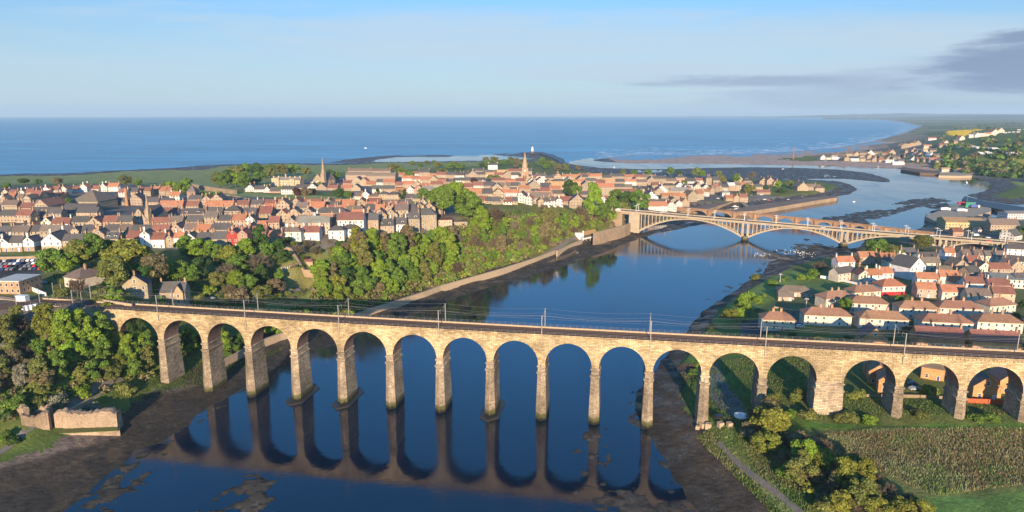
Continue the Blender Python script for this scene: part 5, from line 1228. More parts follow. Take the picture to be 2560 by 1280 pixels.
# ------------------------------------------------------------------ trees and plants
def leafmat(name, attr=False):
    m, t, b = mat(name, .75, .2); pos = geo(t).outputs['Position']
    src = N(t, 'ShaderNodeAttribute', attribute_name='Col').outputs['Color'] if attr else objcol(t)
    ri = geo(t).outputs['Random Per Island']
    c = mmul(t, src, mrange(t, ri, 0, 1, .62, 1.38)); c = mmul(t, c, mrange(t, mnoise(t, pos, .45, 3, .6), .3, .7, .75, 1.25))
    hs = N(t, 'ShaderNodeHueSaturation'); t.links.new(c, hs.inputs['Color']); t.links.new(mrange(t, ri, 0, 1, .485, .515), hs.inputs['Hue'])
    c = hs.outputs[0]; t.links.new(c, b.inputs['Base Color'])
    tr = N(t, 'ShaderNodeBsdfTranslucent'); t.links.new(c, tr.inputs['Color']); mx = N(t, 'ShaderNodeMixShader'); mx.inputs[0].default_value = .25
    t.links.new(b.outputs[0], mx.inputs[1]); t.links.new(tr.outputs[0], mx.inputs[2]); t.links.new(mx.outputs[0], t.nodes['Material Output'].inputs[0])
    return m
M_LEAF = leafmat('leaves'); M_LEAFA = leafmat('mixed_leaves', True)
M_BARK = plain('bark', (.13, .10, .07), .95, .1, .3, sc=2)
def quads(P, Nn, size, rs, flat=1.0):
    n = len(P); a = rs.normal(size=(n, 3)); u = np.cross(Nn, a); u /= np.linalg.norm(u, axis=1)[:, None]+1e-9; v = np.cross(Nn, u); v /= np.linalg.norm(v, axis=1)[:, None]+1e-9
    s = (size*rs.uniform(.6, 1.35, n))[:, None]; u = u*s; v = v*s*flat
    V = np.stack([P-u, P-v, P+u, P+v], 1).reshape(-1, 3); F = np.arange(4*n).reshape(n, 4); return V, F
def crown_np(seed, n, R_, H, lobes, lr, size, z0, cone=0.):
    rs = np.random.RandomState(seed); c = []
    for i in range(lobes):
        a = rs.uniform(0, 2*math.pi); h = (i+.5)/lobes; q = math.sqrt(max(0, 1-(2*h-1)**2))*(1-cone*h)+.1; r = R_*rs.uniform(.45, .8)*q
        c.append((r*math.cos(a), r*math.sin(a), z0+H*(.12+.76*h)))
    c = np.array(c); lrad = R_*lr*rs.uniform(.75, 1.2, lobes)*(1-cone*.6*(c[:, 2]-z0)/H)
    k = rs.randint(0, lobes, n); d = rs.normal(size=(n, 3)); d /= np.linalg.norm(d, axis=1)[:, None]; d[:, 2] = np.where(d[:, 2] < -.35, -d[:, 2], d[:, 2])
    rad = lrad[k]*rs.uniform(.5, 1.22, n); P = c[k]+d*rad[:, None]*np.array([1, 1, .85])
    dd = np.linalg.norm(P[:, None]-c[None], axis=2)/lrad[None]; dd[np.arange(n), k] = 9; keep = dd.min(1) > .60
    P, d = P[keep], d[keep]; Nn = d+rs.normal(size=d.shape)*.55
    Nn /= np.linalg.norm(Nn, axis=1)[:, None]
    return quads(P, Nn, size, rs)
def trunk_mesh(seed, H, r, spread, limbs=6):
    rs = random.Random(seed); o = MB(); o.tube((0,0,-2), (0,0,H*.45), r, r*.75, 6); o.tube((0,0,H*.45), (rs.uniform(-.3,.3), rs.uniform(-.3,.3), H*.85), r*.75, r*.2, 5)
    for i in range(limbs):
        a = i*2.4+rs.uniform(-.3,.3); z = H*rs.uniform(.25, .6); o.tube((0,0,z), (spread*math.cos(a), spread*math.sin(a), z+H*rs.uniform(.15,.35)), r*.4, r*.08, 4)
    return o.mesh('trunk', M_BARK)
def bare_mesh(seed, H, sp, n=70, tw=2600):
    """crown of bare twigs: limbs plus thousands of fine slivers"""
    rs = random.Random(seed); o = MB(); tips = []
    for i in range(n):
        a = rs.uniform(0, 2*math.pi); e = rs.uniform(.15, 1.35); L = sp*rs.uniform(.7, 1.05); b0 = (0, 0, H*rs.uniform(.12, .45))
        t = Vector((L*math.cos(a)*math.cos(e), L*math.sin(a)*math.cos(e), H*.28+(H*.7)*math.sin(e)*rs.uniform(.75, 1.02)))
        m = Vector(b0).lerp(t, .5)+Vector((rs.uniform(-.5,.5), rs.uniform(-.5,.5), .3)); o.tube(b0, m, .11, .07, 3); o.tube(m, t, .07, .02, 3); tips.append((m, t))
    V, F = np.array(o.v), [list(f) for f in o.f]; r2 = np.random.RandomState(seed); P = []; D = []
    for k in range(tw):
        m, t = tips[r2.randint(len(tips))]; q = m.lerp(t, r2.uniform(.1, 1.05)); dd = r2.normal(size=3)*.7+np.array(t-m)/((t-m).length+.01); dd[2] += .35; dd /= np.linalg.norm(dd)
        P.append(np.array(q)); D.append(dd)
    P = np.array(P); D = np.array(D); L = r2.uniform(.5, 1.3, len(P))[:, None]; w = np.cross(D, r2.normal(size=D.shape)); w /= np.linalg.norm(w, axis=1)[:, None]; w *= .055
    TV = np.stack([P-w, P+w, P+D*L+w*.4, P+D*L-w*.4], 1).reshape(-1, 3)
    me = bpy.data.meshes.new('crown'); nb = len(V); me.from_pydata([tuple(v) for v in V]+[tuple(v) for v in TV], [], F+[[nb+4*k+j for j in range(4)] for k in range(len(P))]); me.materials.append(M_LEAF); return me
PROTO = {}
def proto(k, *a): V, F = crown_np(*a); PROTO[k] = (mesh_np('crown', V, F, [M_LEAF]), trunk_mesh(a[0], a[6+1]+a[3]*.9, .32, a[2]*.7))
#              seed  n   R   H  lobes lr size z0 cone
proto('round', 1, 9500, 5.0, 9.5, 26, .33, .37, 2.2); proto('round2', 2, 9500, 5.0, 8.8, 32, .30, .36, 2.4); proto('round3', 3, 9000, 5.0, 10.5, 22, .36, .38, 2.0)
proto('tall', 4, 8500, 3.6, 13, 26, .36, .36, 1.8, .3); proto('tall2', 5, 8500, 3.8, 12, 24, .38, .37, 1.6, .4)
proto('bush', 6, 2600, 2.4, 3.2, 9, .5, .30, .1); proto('bush2', 7, 2600, 2.6, 2.8, 11, .42, .30, .0)
for k, s in (('bare', 8), ('bare2', 9)): PROTO[k] = (bare_mesh(s, 10, 5.2), trunk_mesh(s, 8, .3, 2.5))
PW = {'round': 10.5, 'round2': 10.5, 'round3': 10.5, 'tall': 8, 'tall2': 8.2, 'bush': 5.6, 'bush2': 5.8, 'bare': 10.5, 'bare2': 10.5}
TC = {'bright': (.19,.27,.028), 'green': (.125,.20,.030), 'dark': (.055,.10,.022), 'olive': (.165,.175,.042), 'yellow': (.20,.205,.032), 'brown': (.19,.15,.075), 'grey': (.20,.165,.11), 'bare': (.17,.125,.08), 'blossom': (.22,.20,.13), 'copper': (.075,.035,.028)}
TN = {'bright': 'bright green', 'green': 'mid green', 'dark': 'dark green', 'olive': 'olive green', 'yellow': 'yellow-green', 'brown': 'brownish', 'grey': 'pale grey', 'bare': 'bare', 'blossom': 'pale blossoming', 'copper': 'copper-coloured'}
NT = {}
def tree(x, y, z, kind, col, w=None, hs=1.0, px=0, py=0, grp=None):
    bush = kind.startswith('bush'); bare = kind.startswith('bare'); nm = 'bush' if bush else ('bare_tree' if bare else 'tree')
    if bare and col not in ('grey', 'brown', 'copper', 'blossom'): col = 'bare'
    NT[nm] = NT.get(nm, 0)+1
    s = (w or PW[kind])/PW[kind]; r = bpy.data.objects.new(nm, None); C.objects.link(r); r.location = (x, y, z-.3); r.rotation_euler = (0, 0, random.uniform(0, 6.28)); r.scale = (s, s, s*hs)
    r['category'] = 'bush' if bush else 'tree'
    if grp: r['group'] = grp
    put('crown', PROTO[kind][0], r, color=vary(TC[col], .16))
    if not bush: put('trunk', PROTO[kind][1], r)
    shape = {'tall': 'tall narrow ', 'tall2': 'tall narrow ', 'bush': '', 'bush2': ''}.get(kind, 'bare-twigged ' if bare and col != 'bare' else ('' if bare else 'round-crowned '))
    place_later(r, TN[col]+' '+shape+('bush' if bush else 'tree'), px, py); return r
def tpx(px, py, wpx, kind, col, hs=1.0, grp=None):
    """tree whose foot is seen at px,py with a crown wpx wide"""
    x, y, z = gt(px, py); return tree(x, y, z, kind, col, wpx*zdist(x, y, z)/FPX, hs, px, py, grp)
PTS = []
def scatter(poly, n, space, kinds, cols, w0, w1, grp, hs=(.85, 1.15), seed=1, cf=None, avoid=None):
    rs = random.Random(seed); P = np.array(poly, float); x0, y0 = P.min(0); x1, y1 = P.max(0); c = 0; tries = 0; out = []
    while c < n and tries < n*25:
        tries += 1; px, py = rs.uniform(x0, x1), rs.uniform(y0, y1)
        if sdist(np.array([px]), np.array([py]), P)[0] < 0: continue
        x, y, z = gt(px, py)
        if any((x-a)**2+(y-b_)**2 < space*space for a, b_ in PTS[-400:]): continue
        if avoid and avoid(px, py): continue
        PTS.append((x, y)); c += 1; col = rs.choice(cols) if cf is None else cf(px, py, rs); kd = rs.choice(kinds)
        if col in ('bare', 'grey') : kd = rs.choice(['bare', 'bare2'])
        out.append((py, px, x, y, z, kd, col, rs.uniform(w0, w1), rs.uniform(*hs)))
    for py, px, x, y, z, kd, col, w, h in out: tree(x, y, z, kd, col, w*(.62 if kd.startswith('bush') else 1), h, px, py, grp)
RK = ['round', 'round2', 'round3']
# wooded bank: bright dense trees on the left, browner scrub to the right
def bankcol(px, py, rs):
    if px < 1130: return rs.choices(['bright', 'green', 'olive', 'yellow', 'brown', 'dark'], [5, 4, 2, 1, 1, 1])[0]
    return rs.choices(['bright', 'green', 'olive', 'brown', 'bare', 'grey'], [3, 3, 3, 2, 2, .6])[0]
GB = 'trees on the wooded river bank'
scatter([(775,715),(800,752),(880,768),(960,752),(1000,735),(1100,700),(1130,660),(1140,600),(1060,612),(960,622),(880,640),(830,668)], 80, 6.2, RK+['tall', 'tall2', 'round', 'bush'], None, 7.5, 12.5, GB, seed=3, cf=bankcol)
scatter([(1100,700),(1250,660),(1380,618),(1460,578),(1558,552),(1558,532),(1480,530),(1400,548),(1290,562),(1210,555),(1140,592)], 190, 4.6, ['bush', 'bush2', 'bush', 'bush2', 'round2', 'tall', 'bush', 'bush2'], None, 8, 11, GB, seed=4, cf=bankcol)
for p in [(1105,540,62,'round','green',1.1),(1140,532,66,'round2','bright',1.1),(1170,556,66,'round3','green',1.0),(1200,560,50,'bare','bare',1),(1205,600,50,'tall','bright',1.0),(1240,560,50,'bare2','bare',1),(1480,556,52,'tall','bright',1.1),(1500,560,44,'round','green',1.1),(1455,562,44,'bare','bare',1.1),(1528,553,40,'tall2','green',1),
          (1540,512,40,'round2','green',.9),(1570,530,46,'round','dark',1),(1598,534,50,'round3','green',1),(1560,530,40,'bush','olive',1),(1425,498,34,'round','dark',1.3),(1440,500,30,'round2','green',1.2),(1360,540,34,'bare','bare',1),(1060,505,34,'round','green',.9)]:
    tpx(*p[:5], hs=p[5], grp='trees at the top of the wooded bank')
# hill between the station and the park
GH = 'trees on the hill above the railway'
for p in [(135,694,66,'round','green',1.0),(172,690,56,'round2','bright',1.0),(205,676,70,'round3','olive',.95),(232,668,72,'round','green',1.05),(268,655,60,'round2','green',.9),(325,690,118,'round2','yellow',.72),(292,722,82,'round3','olive',.85),(382,712,78,'round','brown',.9),(352,715,62,'round2','dark',.9),(420,700,44,'round3','bright',.95),(450,706,46,'round','green',1.1),(480,712,50,'round2','green',1.0),(505,700,52,'round','dark',1.0),
          (472,648,56,'round3','green',.9),(505,652,58,'round','bright',.9),(535,655,50,'round2','green',.9),(575,668,54,'round3','yellow',.9),(620,648,48,'round','bright',1),(652,640,46,'tall','dark',1),(668,648,40,'round2','green',1),(600,690,54,'round3','green',.9),(648,700,88,'bare','grey',.85),(570,700,60,'bare2','grey',.8),(590,722,46,'round','bright',.95),(545,720,44,'round2','olive',.9),(620,735,48,'round3','green',.9),(575,742,46,'bare','brown',.8),(655,722,44,'tall2','dark',.95),(690,742,48,'round','brown',.85),(700,716,30,'tall','green',.9),
          (330,668,60,'round','green',.75),(560,648,50,'bush','green',1),(520,735,40,'bush2','bright',1),(655,748,60,'round2','olive',.55),(600,755,60,'bush','brown',1),(710,660,40,'round3','dark',.8),(745,640,40,'bare','grey',.8),(790,640,36,'bare2','brown',.8),(725,600,34,'bare','bare',.9),(700,630,34,'round','dark',.9),(868,646,44,'round2','brown',.9),(895,640,44,'tall','yellow',1),(930,640,46,'tall2','bright',1),(855,620,30,'bush','dark',1),(905,602,24,'round','dark',.8),
          (195,742,62,'bare','bare',.85),(150,745,40,'bush','olive',1),(290,770,48,'round3','bright',.9),(308,762,40,'round','green',.9),(255,758,46,'bush2','olive',1),(270,742,40,'bush','olive',1),(365,660,34,'bush','green',1),(500,760,40,'bush','yellow',1),(560,765,40,'bush2','olive',1),(480,640,34,'bush2','green',1)]:
    tpx(*p[:5], hs=p[5], grp=GH)
# thicket at the lower left
GL = 'trees in the thicket below the viaduct end'
def thc(px, py, rs):
    if px < 85: return rs.choices(['olive', 'brown', 'dark', 'blossom', 'bare'], [3, 2, 2, 1, 1])[0]
    if py > 955: return rs.choices(['olive', 'green', 'blossom', 'brown'], [3, 3, 1, 1])[0]
    return rs.choices(['bright', 'green', 'yellow', 'olive', 'dark'], [5, 3, 3, 1, 1])[0]
scatter([(-40,860),(30,820),(110,815),(230,818),(285,838),(318,880),(388,915),(392,935),(330,950),(250,962),(140,985),(60,1010),(-40,1010)], 78, 4.6, RK+['tall2', 'round', 'bush'], None, 6, 9.5, GL, seed=8, cf=thc)
for p in [(118,850,64,'tall2','yellow',.95),(170,856,66,'round','bright',1.2),(212,870,54,'tall','bright',1.1),(262,860,50,'tall2','green',1.1),(272,800,44,'round2','yellow',1.0),(330,920,52,'tall','bright',1),(370,932,46,'tall2','olive',1),(20,950,60,'round','olive',.9),(110,975,64,'round2','brown',.8),(40,1020,54,'bush','green',1),(100,1016,50,'bush2','olive',1),(150,1012,50,'bush','blossom',1),(205,990,50,'bush2','bright',1),(320,985,46,'bush','olive',1),(232,1030,44,'bush2','blossom',1),(12,1100,40,'bush','green',1),(36,1108,34,'bush2','dark',1)]:
    tpx(*p[:5], hs=p[5], grp=GL)
for p in [(350,888,44,'round3','bright',1.2),(375,905,44,'tall','green',1.1),(452,890,50,'round','dark',1.1),(478,892,44,'tall','bright',1),(495,880,40,'round2','dark',1),(560,892,46,'tall2','bright',1.0),(580,900,44,'round','green',.9),(600,880,40,'round3','dark',1),(672,838,50,'round','bright',.7),(690,832,40,'bush','bright',1),(430,875,50,'round2','dark',1.2),(340,850,50,'round3','dark',1.2),(545,860,44,'round2','dark',1.0),(730,815,44,'bush','green',1),(790,800,40,'bush2','yellow',1)]:
    tpx(*p[:5], hs=p[5], grp='trees showing through the left-hand arches')
# hedge of trees at the lower right
GR = 'trees along the riverside path at lower right'
for p in [(1925,1095,86,'round','yellow',.85),(1888,1060,60,'bare','bare',.8),(1870,1090,54,'bush','brown',1),(1968,1120,60,'bare2','bare',.8),(1915,1140,70,'round2','yellow',.85),(1960,1165,60,'bare','brown',.8),(2010,1165,66,'round3','bright',.95),(2050,1150,70,'bare2','bare',.9),(2000,1215,74,'round','olive',.9),(1965,1190,50,'bush2','green',1),(2090,1200,60,'bare','brown',.85),(2075,1240,54,'bare2','bare',.8),(2110,1235,66,'tall2','yellow',1.0),(2155,1225,66,'bare','olive',.8),(2100,1285,64,'round2','yellow',.9),(2150,1275,80,'round3','olive',.9),(2200,1262,66,'bare2','bare',.85),(2195,1300,66,'round','yellow',.8),(2250,1305,80,'round2','yellow',.7),(2290,1300,70,'round3','yellow',.7),(2060,1275,56,'bush','olive',1),(2030,1200,50,'bush2','brown',1),(1945,1120,50,'bush','yellow',1),(2130,1180,46,'bush','brown',1)]:
    tpx(*p[:5], hs=p[5], grp=GR)
scatter([(1860,1062),(1925,1052),(2060,1150),(2200,1215),(2300,1290),(2080,1290),(1960,1190),(1890,1120)], 30, 4.5, ['bare', 'bare2', 'bush', 'round', 'tall2'], ['bare', 'brown', 'olive', 'bare', 'yellow'], 5, 8, GR, seed=51, hs=(.7, 1))
for p in [(1935,995,30,'bush','olive',1),(1985,1000,36,'bush2','olive',1),(2010,995,44,'bush','olive',1),(2020,1045,44,'bush','olive',1),(2100,1052,40,'bush2','olive',.9),(2130,1050,44,'bush','olive',.9),(2170,1055,46,'bush2','bright',.8),(1972,1040,36,'bush','green',.9),(2300,1040,40,'bush2','olive',.8),(2325,988,44,'bush2','yellow',1.2),(2150,990,34,'bush','olive',1),(2480,1050,44,'bush','green',.8),(2440,1050,40,'bush2','green',.8),(2130,995,34,'bush','olive',1),(1735,935,36,'bush','green',.6),(1750,915,40,'bush2','bright',.6)]:
    tpx(*p[:5], hs=p[5]*.9, grp='bushes around the right-hand piers')
# village side
GV = 'trees in and around the village across the river'
for p in [(1872,782,56,'round','bright',.85),(1850,790,36,'bush','bright',1),(1826,796,40,'round2','yellow',.6),(1850,775,44,'bare','brown',.7),(2190,650,66,'round2','green',.75),(2225,652,50,'round3','olive',.7),(2305,625,46,'round','olive',.75),(2050,680,44,'bare2','bare',.7),(2035,690,30,'bush','green',1),(2110,782,34,'round3','green',1),(2248,650,24,'bush','olive',1),(2140,660,40,'bare','bare',.6),(2270,760,30,'bush2','olive',1.1),(2250,752,24,'bush','green',1),(2450,612,24,'round','olive',.8),(1885,700,26,'bush','olive',1),(1930,712,26,'bush2','green',1),(2412,655,20,'bush','green',1),(2398,570,20,'round2','dark',.8),(2560,590,24,'round','green',1),
          (2000,700,22,'bush','bright',1),(2025,698,22,'bush2','green',1),(2265,835,32,'bare','brown',.8),(2355,800,20,'bush','dark',1),(2290,760,18,'bush','green',1),(2420,812,30,'bush2','dark',1),(2390,760,20,'bush','green',1),(2535,800,24,'round','dark',.8),(2560,775,30,'round2','dark',.8)]:
    tpx(*p[:5], hs=p[5], grp=GV)
scatter([(1900,835),(2000,838),(2560,862),(2700,870),(2700,880),(2300,872),(1960,858),(1860,840)], 46, 5.5, ['bush', 'bush2', 'bush'], ['dark', 'dark', 'olive', 'green', 'brown'], 5, 8, 'bushes in the gardens behind the viaduct', seed=12, hs=(.6, .9))
scatter([(1740,838),(1800,790),(1850,760),(1900,740),(1960,695),(2000,690),(1900,780),(1820,830)], 14, 8, ['bush', 'bush2'], ['green', 'olive', 'bright', 'brown'], 4, 7, GV, seed=13, hs=(.6, .9))
scatter([(2000,800),(2270,770),(2560,800),(2560,830),(2400,815),(2250,810),(2100,800)], 26, 8, ['bush', 'bush2'], ['dark', 'olive', 'green', 'brown'], 4, 7, GV, seed=14, hs=(.6, .9))
# old town
GT = 'trees among the old town houses'
for p in [(560,472,36,'round','green',1),(590,470,36,'round2','bright',1),(610,475,34,'round3','green',1.1),(575,465,36,'round','dark',1),(635,470,26,'round2','dark',.9),(545,466,34,'round3','olive',.9),(650,462,30,'round','green',1),(675,450,30,'round2','olive',1),(600,455,34,'round3','olive',1),(640,448,36,'round','dark',1),(675,440,34,'round2','green',.8),(705,442,34,'round3','olive',.8),(735,440,32,'round','green',.8),(765,442,28,'round2','olive',.8),(615,440,34,'round3','green',.8),(580,448,34,'round','olive',.8),(825,450,24,'round2','dark',1),(840,455,22,'round3','green',1),(632,474,22,'round','copper',.7),
          (845,500,26,'round','dark',1),(855,494,24,'bare','brown',1.2),(870,500,22,'round2','green',1),(945,498,16,'tall','dark',1),(1000,498,16,'tall2','brown',1),(1012,500,15,'tall','dark',1.1),(700,482,18,'round3','bright',.8),(802,470,18,'round','bright',.8),(745,488,24,'bush','copper',1.2),(765,488,30,'bush2','brown',1.2),(785,486,22,'bush','brown',1.1),(1085,500,30,'round2','green',.8),(1020,448,30,'bush','green',1),(1005,440,26,'round3','green',.7),(985,432,30,'round','olive',.7),
          (430,482,26,'round','bright',1),(452,496,34,'round2','bright',1.1),(470,480,30,'round3','green',1),(420,476,22,'round','olive',.9),(345,468,22,'round2','green',.9),(315,466,30,'round3','olive',.8),(510,505,26,'round','green',.9),(548,508,28,'round2','bright',1),(530,506,20,'round3','dark',1),(170,512,16,'round','green',1),(160,500,14,'bare','brown',1.2),(60,462,26,'round2','dark',.6),(95,460,18,'bush','dark',1),(145,462,26,'round3','brown',.6),(15,470,20,'bush','green',1),(24,572,18,'bush','green',1.2),(590,588,20,'bush2','green',1),(695,565,14,'bush','dark',1.2),
          (1185,462,18,'round','copper',.9),(1228,452,24,'round2','olive',.6),(1240,453,22,'round3','green',.6),(1160,452,14,'bush','green',1),(1105,440,26,'round','olive',.7),(1150,425,26,'round2','green',.6),(1125,424,26,'round3','green',.6),(1095,420,22,'round','olive',.6),
          (1558,440,16,'round','olive',1),(1585,442,18,'round2','green',.9),(1621,442,18,'round3','green',.95),(1675,440,20,'round','green',1),(1697,441,15,'round2','dark',1),(1740,444,22,'round3','olive',1),(1756,445,18,'round','green',1),(1796,444,18,'round2','olive',.9),(1807,455,22,'bush','olive',1.2),(1840,458,22,'round3','green',.9),(1880,448,26,'bare','brown',.8),(1944,472,18,'round','bright',1),(1925,474,16,'bare2','brown',1),(1973,468,20,'round2','olive',.8),(1870,480,30,'bush','olive',1),(1955,482,26,'bush2','dark',.8),(1710,462,14,'bush','green',1.2)]:
    tpx(*p[:5], hs=p[5], grp=GT)
scatter([(1170,412),(1240,400),(1330,402),(1400,412),(1440,420),(1450,430),(1400,436),(1350,430),(1330,420),(1200,424)], 30, 14, RK, ['olive', 'green', 'dark', 'brown'], 11, 19, 'trees on the point behind the walled town', seed=21, hs=(.5, .8))
scatter([(1000,412),(1090,410),(1160,415),(1150,422),(1050,420)], 10, 14, RK, ['olive', 'green'], 10, 14, 'trees on the point behind the walled town', seed=22, hs=(.5, .7))
# far wood and hedges beyond the river mouth: nobody could count these
def blobs(name, spec, label, cat, size, seed, nleaf=60):
    rs = np.random.RandomState(seed); VV = []; FF = []; CC = []; off = 0
    for poly, n, r0, r1, cols in spec:
        P = np.array(poly, float); a0 = P.min(0); a1 = P.max(0); c = 0
        while c < n:
            px, py = rs.uniform(a0[0], a1[0]), rs.uniform(a0[1], a1[1])
            if sdist(np.array([px]), np.array([py]), P)[0] < 0: continue
            x, y, z = gt(px, py); c += 1; r = rs.uniform(r0, r1); d = rs.normal(size=(nleaf, 3)); d /= np.linalg.norm(d, axis=1)[:, None]; d[:, 2] = np.abs(d[:, 2])
            drop = (x*x+y*y)/RE2
            Q = np.array([x, y, z-drop])+d*r*np.array([1, 1, 1.15])*rs.uniform(.75, 1.05, (nleaf, 1)); V, F = quads(Q, d+rs.normal(size=d.shape)*.5, size*r, rs)
            VV.append(V); FF.append(F+off); off += len(V); col = np.array(TC[cols[rs.randint(len(cols))]])*rs.uniform(.95, 1.4); CC.append(np.repeat(col[None], len(V), 0))
    V = np.concatenate(VV); F = np.concatenate(FF); me = mesh_np(name, V, F, [M_LEAFA]); a = me.color_attributes.new('Col', 'FLOAT_COLOR', 'POINT')
    a.data.foreach_set('color', np.concatenate([np.concatenate(CC), np.ones((len(V), 1))], 1).astype(np.float32).ravel())
    o = link(bpy.data.objects.new(name, me)); o['kind'] = 'stuff'; tag(o, label, cat); return o
blobs('far_woodland', [([(2340,420),(2400,400),(2450,405),(2560,420),(2700,440),(2700,470),(2560,455),(2480,440),(2400,436)], 120, 6, 11, ['dark', 'olive', 'dark', 'green', 'brown']),
    ([(2290,400),(2360,360),(2440,360),(2500,372),(2560,380),(2700,390),(2700,410),(2560,400),(2440,395),(2350,412)], 70, 4, 8, ['green', 'olive', 'dark', 'brown']),
    ([(2300,350),(2380,335),(2440,345),(2560,336),(2700,340),(2700,370),(2560,372),(2440,362),(2340,366)], 36, 4, 8, ['green', 'olive', 'dark', 'brown']),
    ([(2060,395),(2160,385),(2300,385),(2330,410),(2200,405)], 34, 3.5, 6, ['dark', 'olive', 'green']),
    ([(2380,320),(2560,305),(2700,305),(2700,314),(2560,318),(2400,326)], 30, 6, 10, ['dark', 'olive'])], 'dark mixed woodland covering the hillside beyond the river mouth', 'woodland', .34, 5, 46)
blobs('undergrowth', [([(770,765),(900,775),(1000,745),(1150,700),(1300,652),(1460,585),(1565,560),(1560,525),(1470,520),(1400,536),(1300,530),(1180,548),(1140,575),(980,612),(860,620),(800,690)], 1500, 1.4, 3.4, ['olive', 'green', 'brown', 'bright', 'brown', 'yellow']),
    ([(0,860),(60,810),(260,810),(330,880),(400,935),(340,965),(240,985),(120,1030),(0,1060)], 160, 1.5, 2.6, ['olive', 'green', 'dark', 'brown']),
    ([(100,705),(250,660),(600,650),(690,650),(700,760),(560,770),(300,768),(250,745)], 170, 1.4, 2.4, ['dark', 'green', 'olive', 'dark']),
    ([(1860,1040),(1920,1040),(2080,1160),(2330,1290),(2050,1290),(1930,1160)], 60, 1.2, 2.4, ['olive', 'yellow', 'brown']),
    ([(700,780),(900,790),(960,775),(850,768),(760,760)], 60, 1.2, 2.2, ['dark', 'olive', 'green'])], 'low mixed undergrowth between the trees on the river banks', 'undergrowth', .26, 6, 34)
def blades(name, poly, n, h0, h1, w, cols, label, cat, seed, zed=8):
    rs = np.random.RandomState(seed); P = np.array(poly, float); a0 = P.min(0); a1 = P.max(0); W = np.array([gp(p[0], p[1], zed) for p in poly]); b0 = W.min(0); b1 = W.max(0)
    X = rs.uniform(b0[0], b1[0], n*4); Y = rs.uniform(b0[1], b1[1], n*4); k = sdist(X, Y, W) > 0; X, Y = X[k][:n], Y[k][:n]; n = len(X)
    a = np.arctan2(X, Y); l = np.log(np.hypot(X, Y)); i = ((a-AZ[0])/(AZ[1]-AZ[0])).astype(int); j = ((l-LR[0])/(LR[1]-LR[0])).astype(int); Z = GZ[np.clip(j, 0, NR-1), np.clip(i, 0, NA-1)]
    H = rs.uniform(h0, h1, n)*(1+fbm(X, Y, 9, 3, seed)*.9); th = rs.uniform(0, 3.14, n); wx, wy = np.cos(th)*w, np.sin(th)*w; lx, ly = rs.normal(size=n)*.25*H, rs.normal(size=n)*.25*H
    V = np.stack([np.stack([X-wx, Y-wy, Z-.1], -1), np.stack([X+wx, Y+wy, Z-.1], -1), np.stack([X+lx+wx*.5, Y+ly+wy*.5, Z+H], -1), np.stack([X+lx-wx*.5, Y+ly-wy*.5, Z+H], -1)], 1).reshape(-1, 3)
    F = np.arange(4*n).reshape(n, 4); me = mesh_np(name, V, F, [M_LEAFA]); nb = fbm(X, Y, 14, 4, seed+2); ci = np.clip((nb+.5)*len(cols)+rs.normal(size=n)*.6, 0, len(cols)-1).astype(int); c = np.array(cols)[ci]*rs.uniform(.75, 1.25, (n, 1))
    at = me.color_attributes.new('Col', 'FLOAT_COLOR', 'POINT'); at.data.foreach_set('color', np.concatenate([np.repeat(c, 4, 0), np.ones((4*n, 1))], 1).astype(np.float32).ravel())
    o = link(bpy.data.objects.new(name, me)); o['kind'] = 'stuff'; return tag(o, label, cat)
scatter([(690,640),(830,652),(850,700),(800,745),(720,760),(690,740),(700,690)], 22, 5, ['bush', 'bush2', 'bush'], ['olive', 'green', 'brown', 'copper', 'bright'], 4, 7.5, 'bushes in the hillside park', seed=41, hs=(.6, .9), avoid=lambda px, py: 700 < px < 815 and 676 < py < 716)
scatter([(690,606),(900,606),(900,632),(690,634)], 22, 6, ['bush', 'bush2', 'round2'], ['olive', 'green', 'brown', 'bare', 'dark'], 5, 8, 'garden trees below the white houses', seed=42, hs=(.6, .9))
blades('reed_bed', [(2040,1086),(2200,1077),(2560,1084),(2900,1090),(2900,1225),(2560,1214),(2340,1238),(2210,1180),(2090,1130)], 46000, .25, .8, .12, [(.14,.20,.05), (.18,.23,.07), (.29,.28,.14), (.24,.16,.08), (.15,.22,.06), (.36,.33,.19)], 'rough bed of reeds and dead stalks in front of the right-hand arches', 'reeds', 31, 9.5)
blades('grass', [(1740,1080),(1800,1060),(1860,1060),(1900,1120),(2000,1240),(2060,1290),(1960,1300),(1860,1200),(1790,1130)], 16000, .2, .9, .12, [(.10,.17,.035), (.13,.19,.04), (.26,.24,.11), (.15,.17,.05)], 'long tufted grass along the riverside path', 'grass', 32, 4)
blades('rough_grass', [(1700,900),(1790,890),(2040,900),(2045,1010),(2560,1040),(2560,1065),(2040,1060),(1900,1040),(1780,1060),(1700,960)], 18000, .2, .7, .12, [(.09,.16,.03), (.12,.17,.035), (.15,.16,.05), (.19,.15,.07)], 'rough grass around the feet of the right-hand piers', 'grass', 33, 8)
blades('bank_grass', [(300,960),(380,950),(440,900),(520,880),(600,880),(720,850),(660,882),(600,908),(520,948),(430,965),(330,1000)], 9000, .2, .7, .12, [(.06,.11,.02), (.08,.11,.03), (.13,.11,.05)], 'green grass on the shore under the left-hand arches', 'grass', 34, 4)
print('trees', NT)
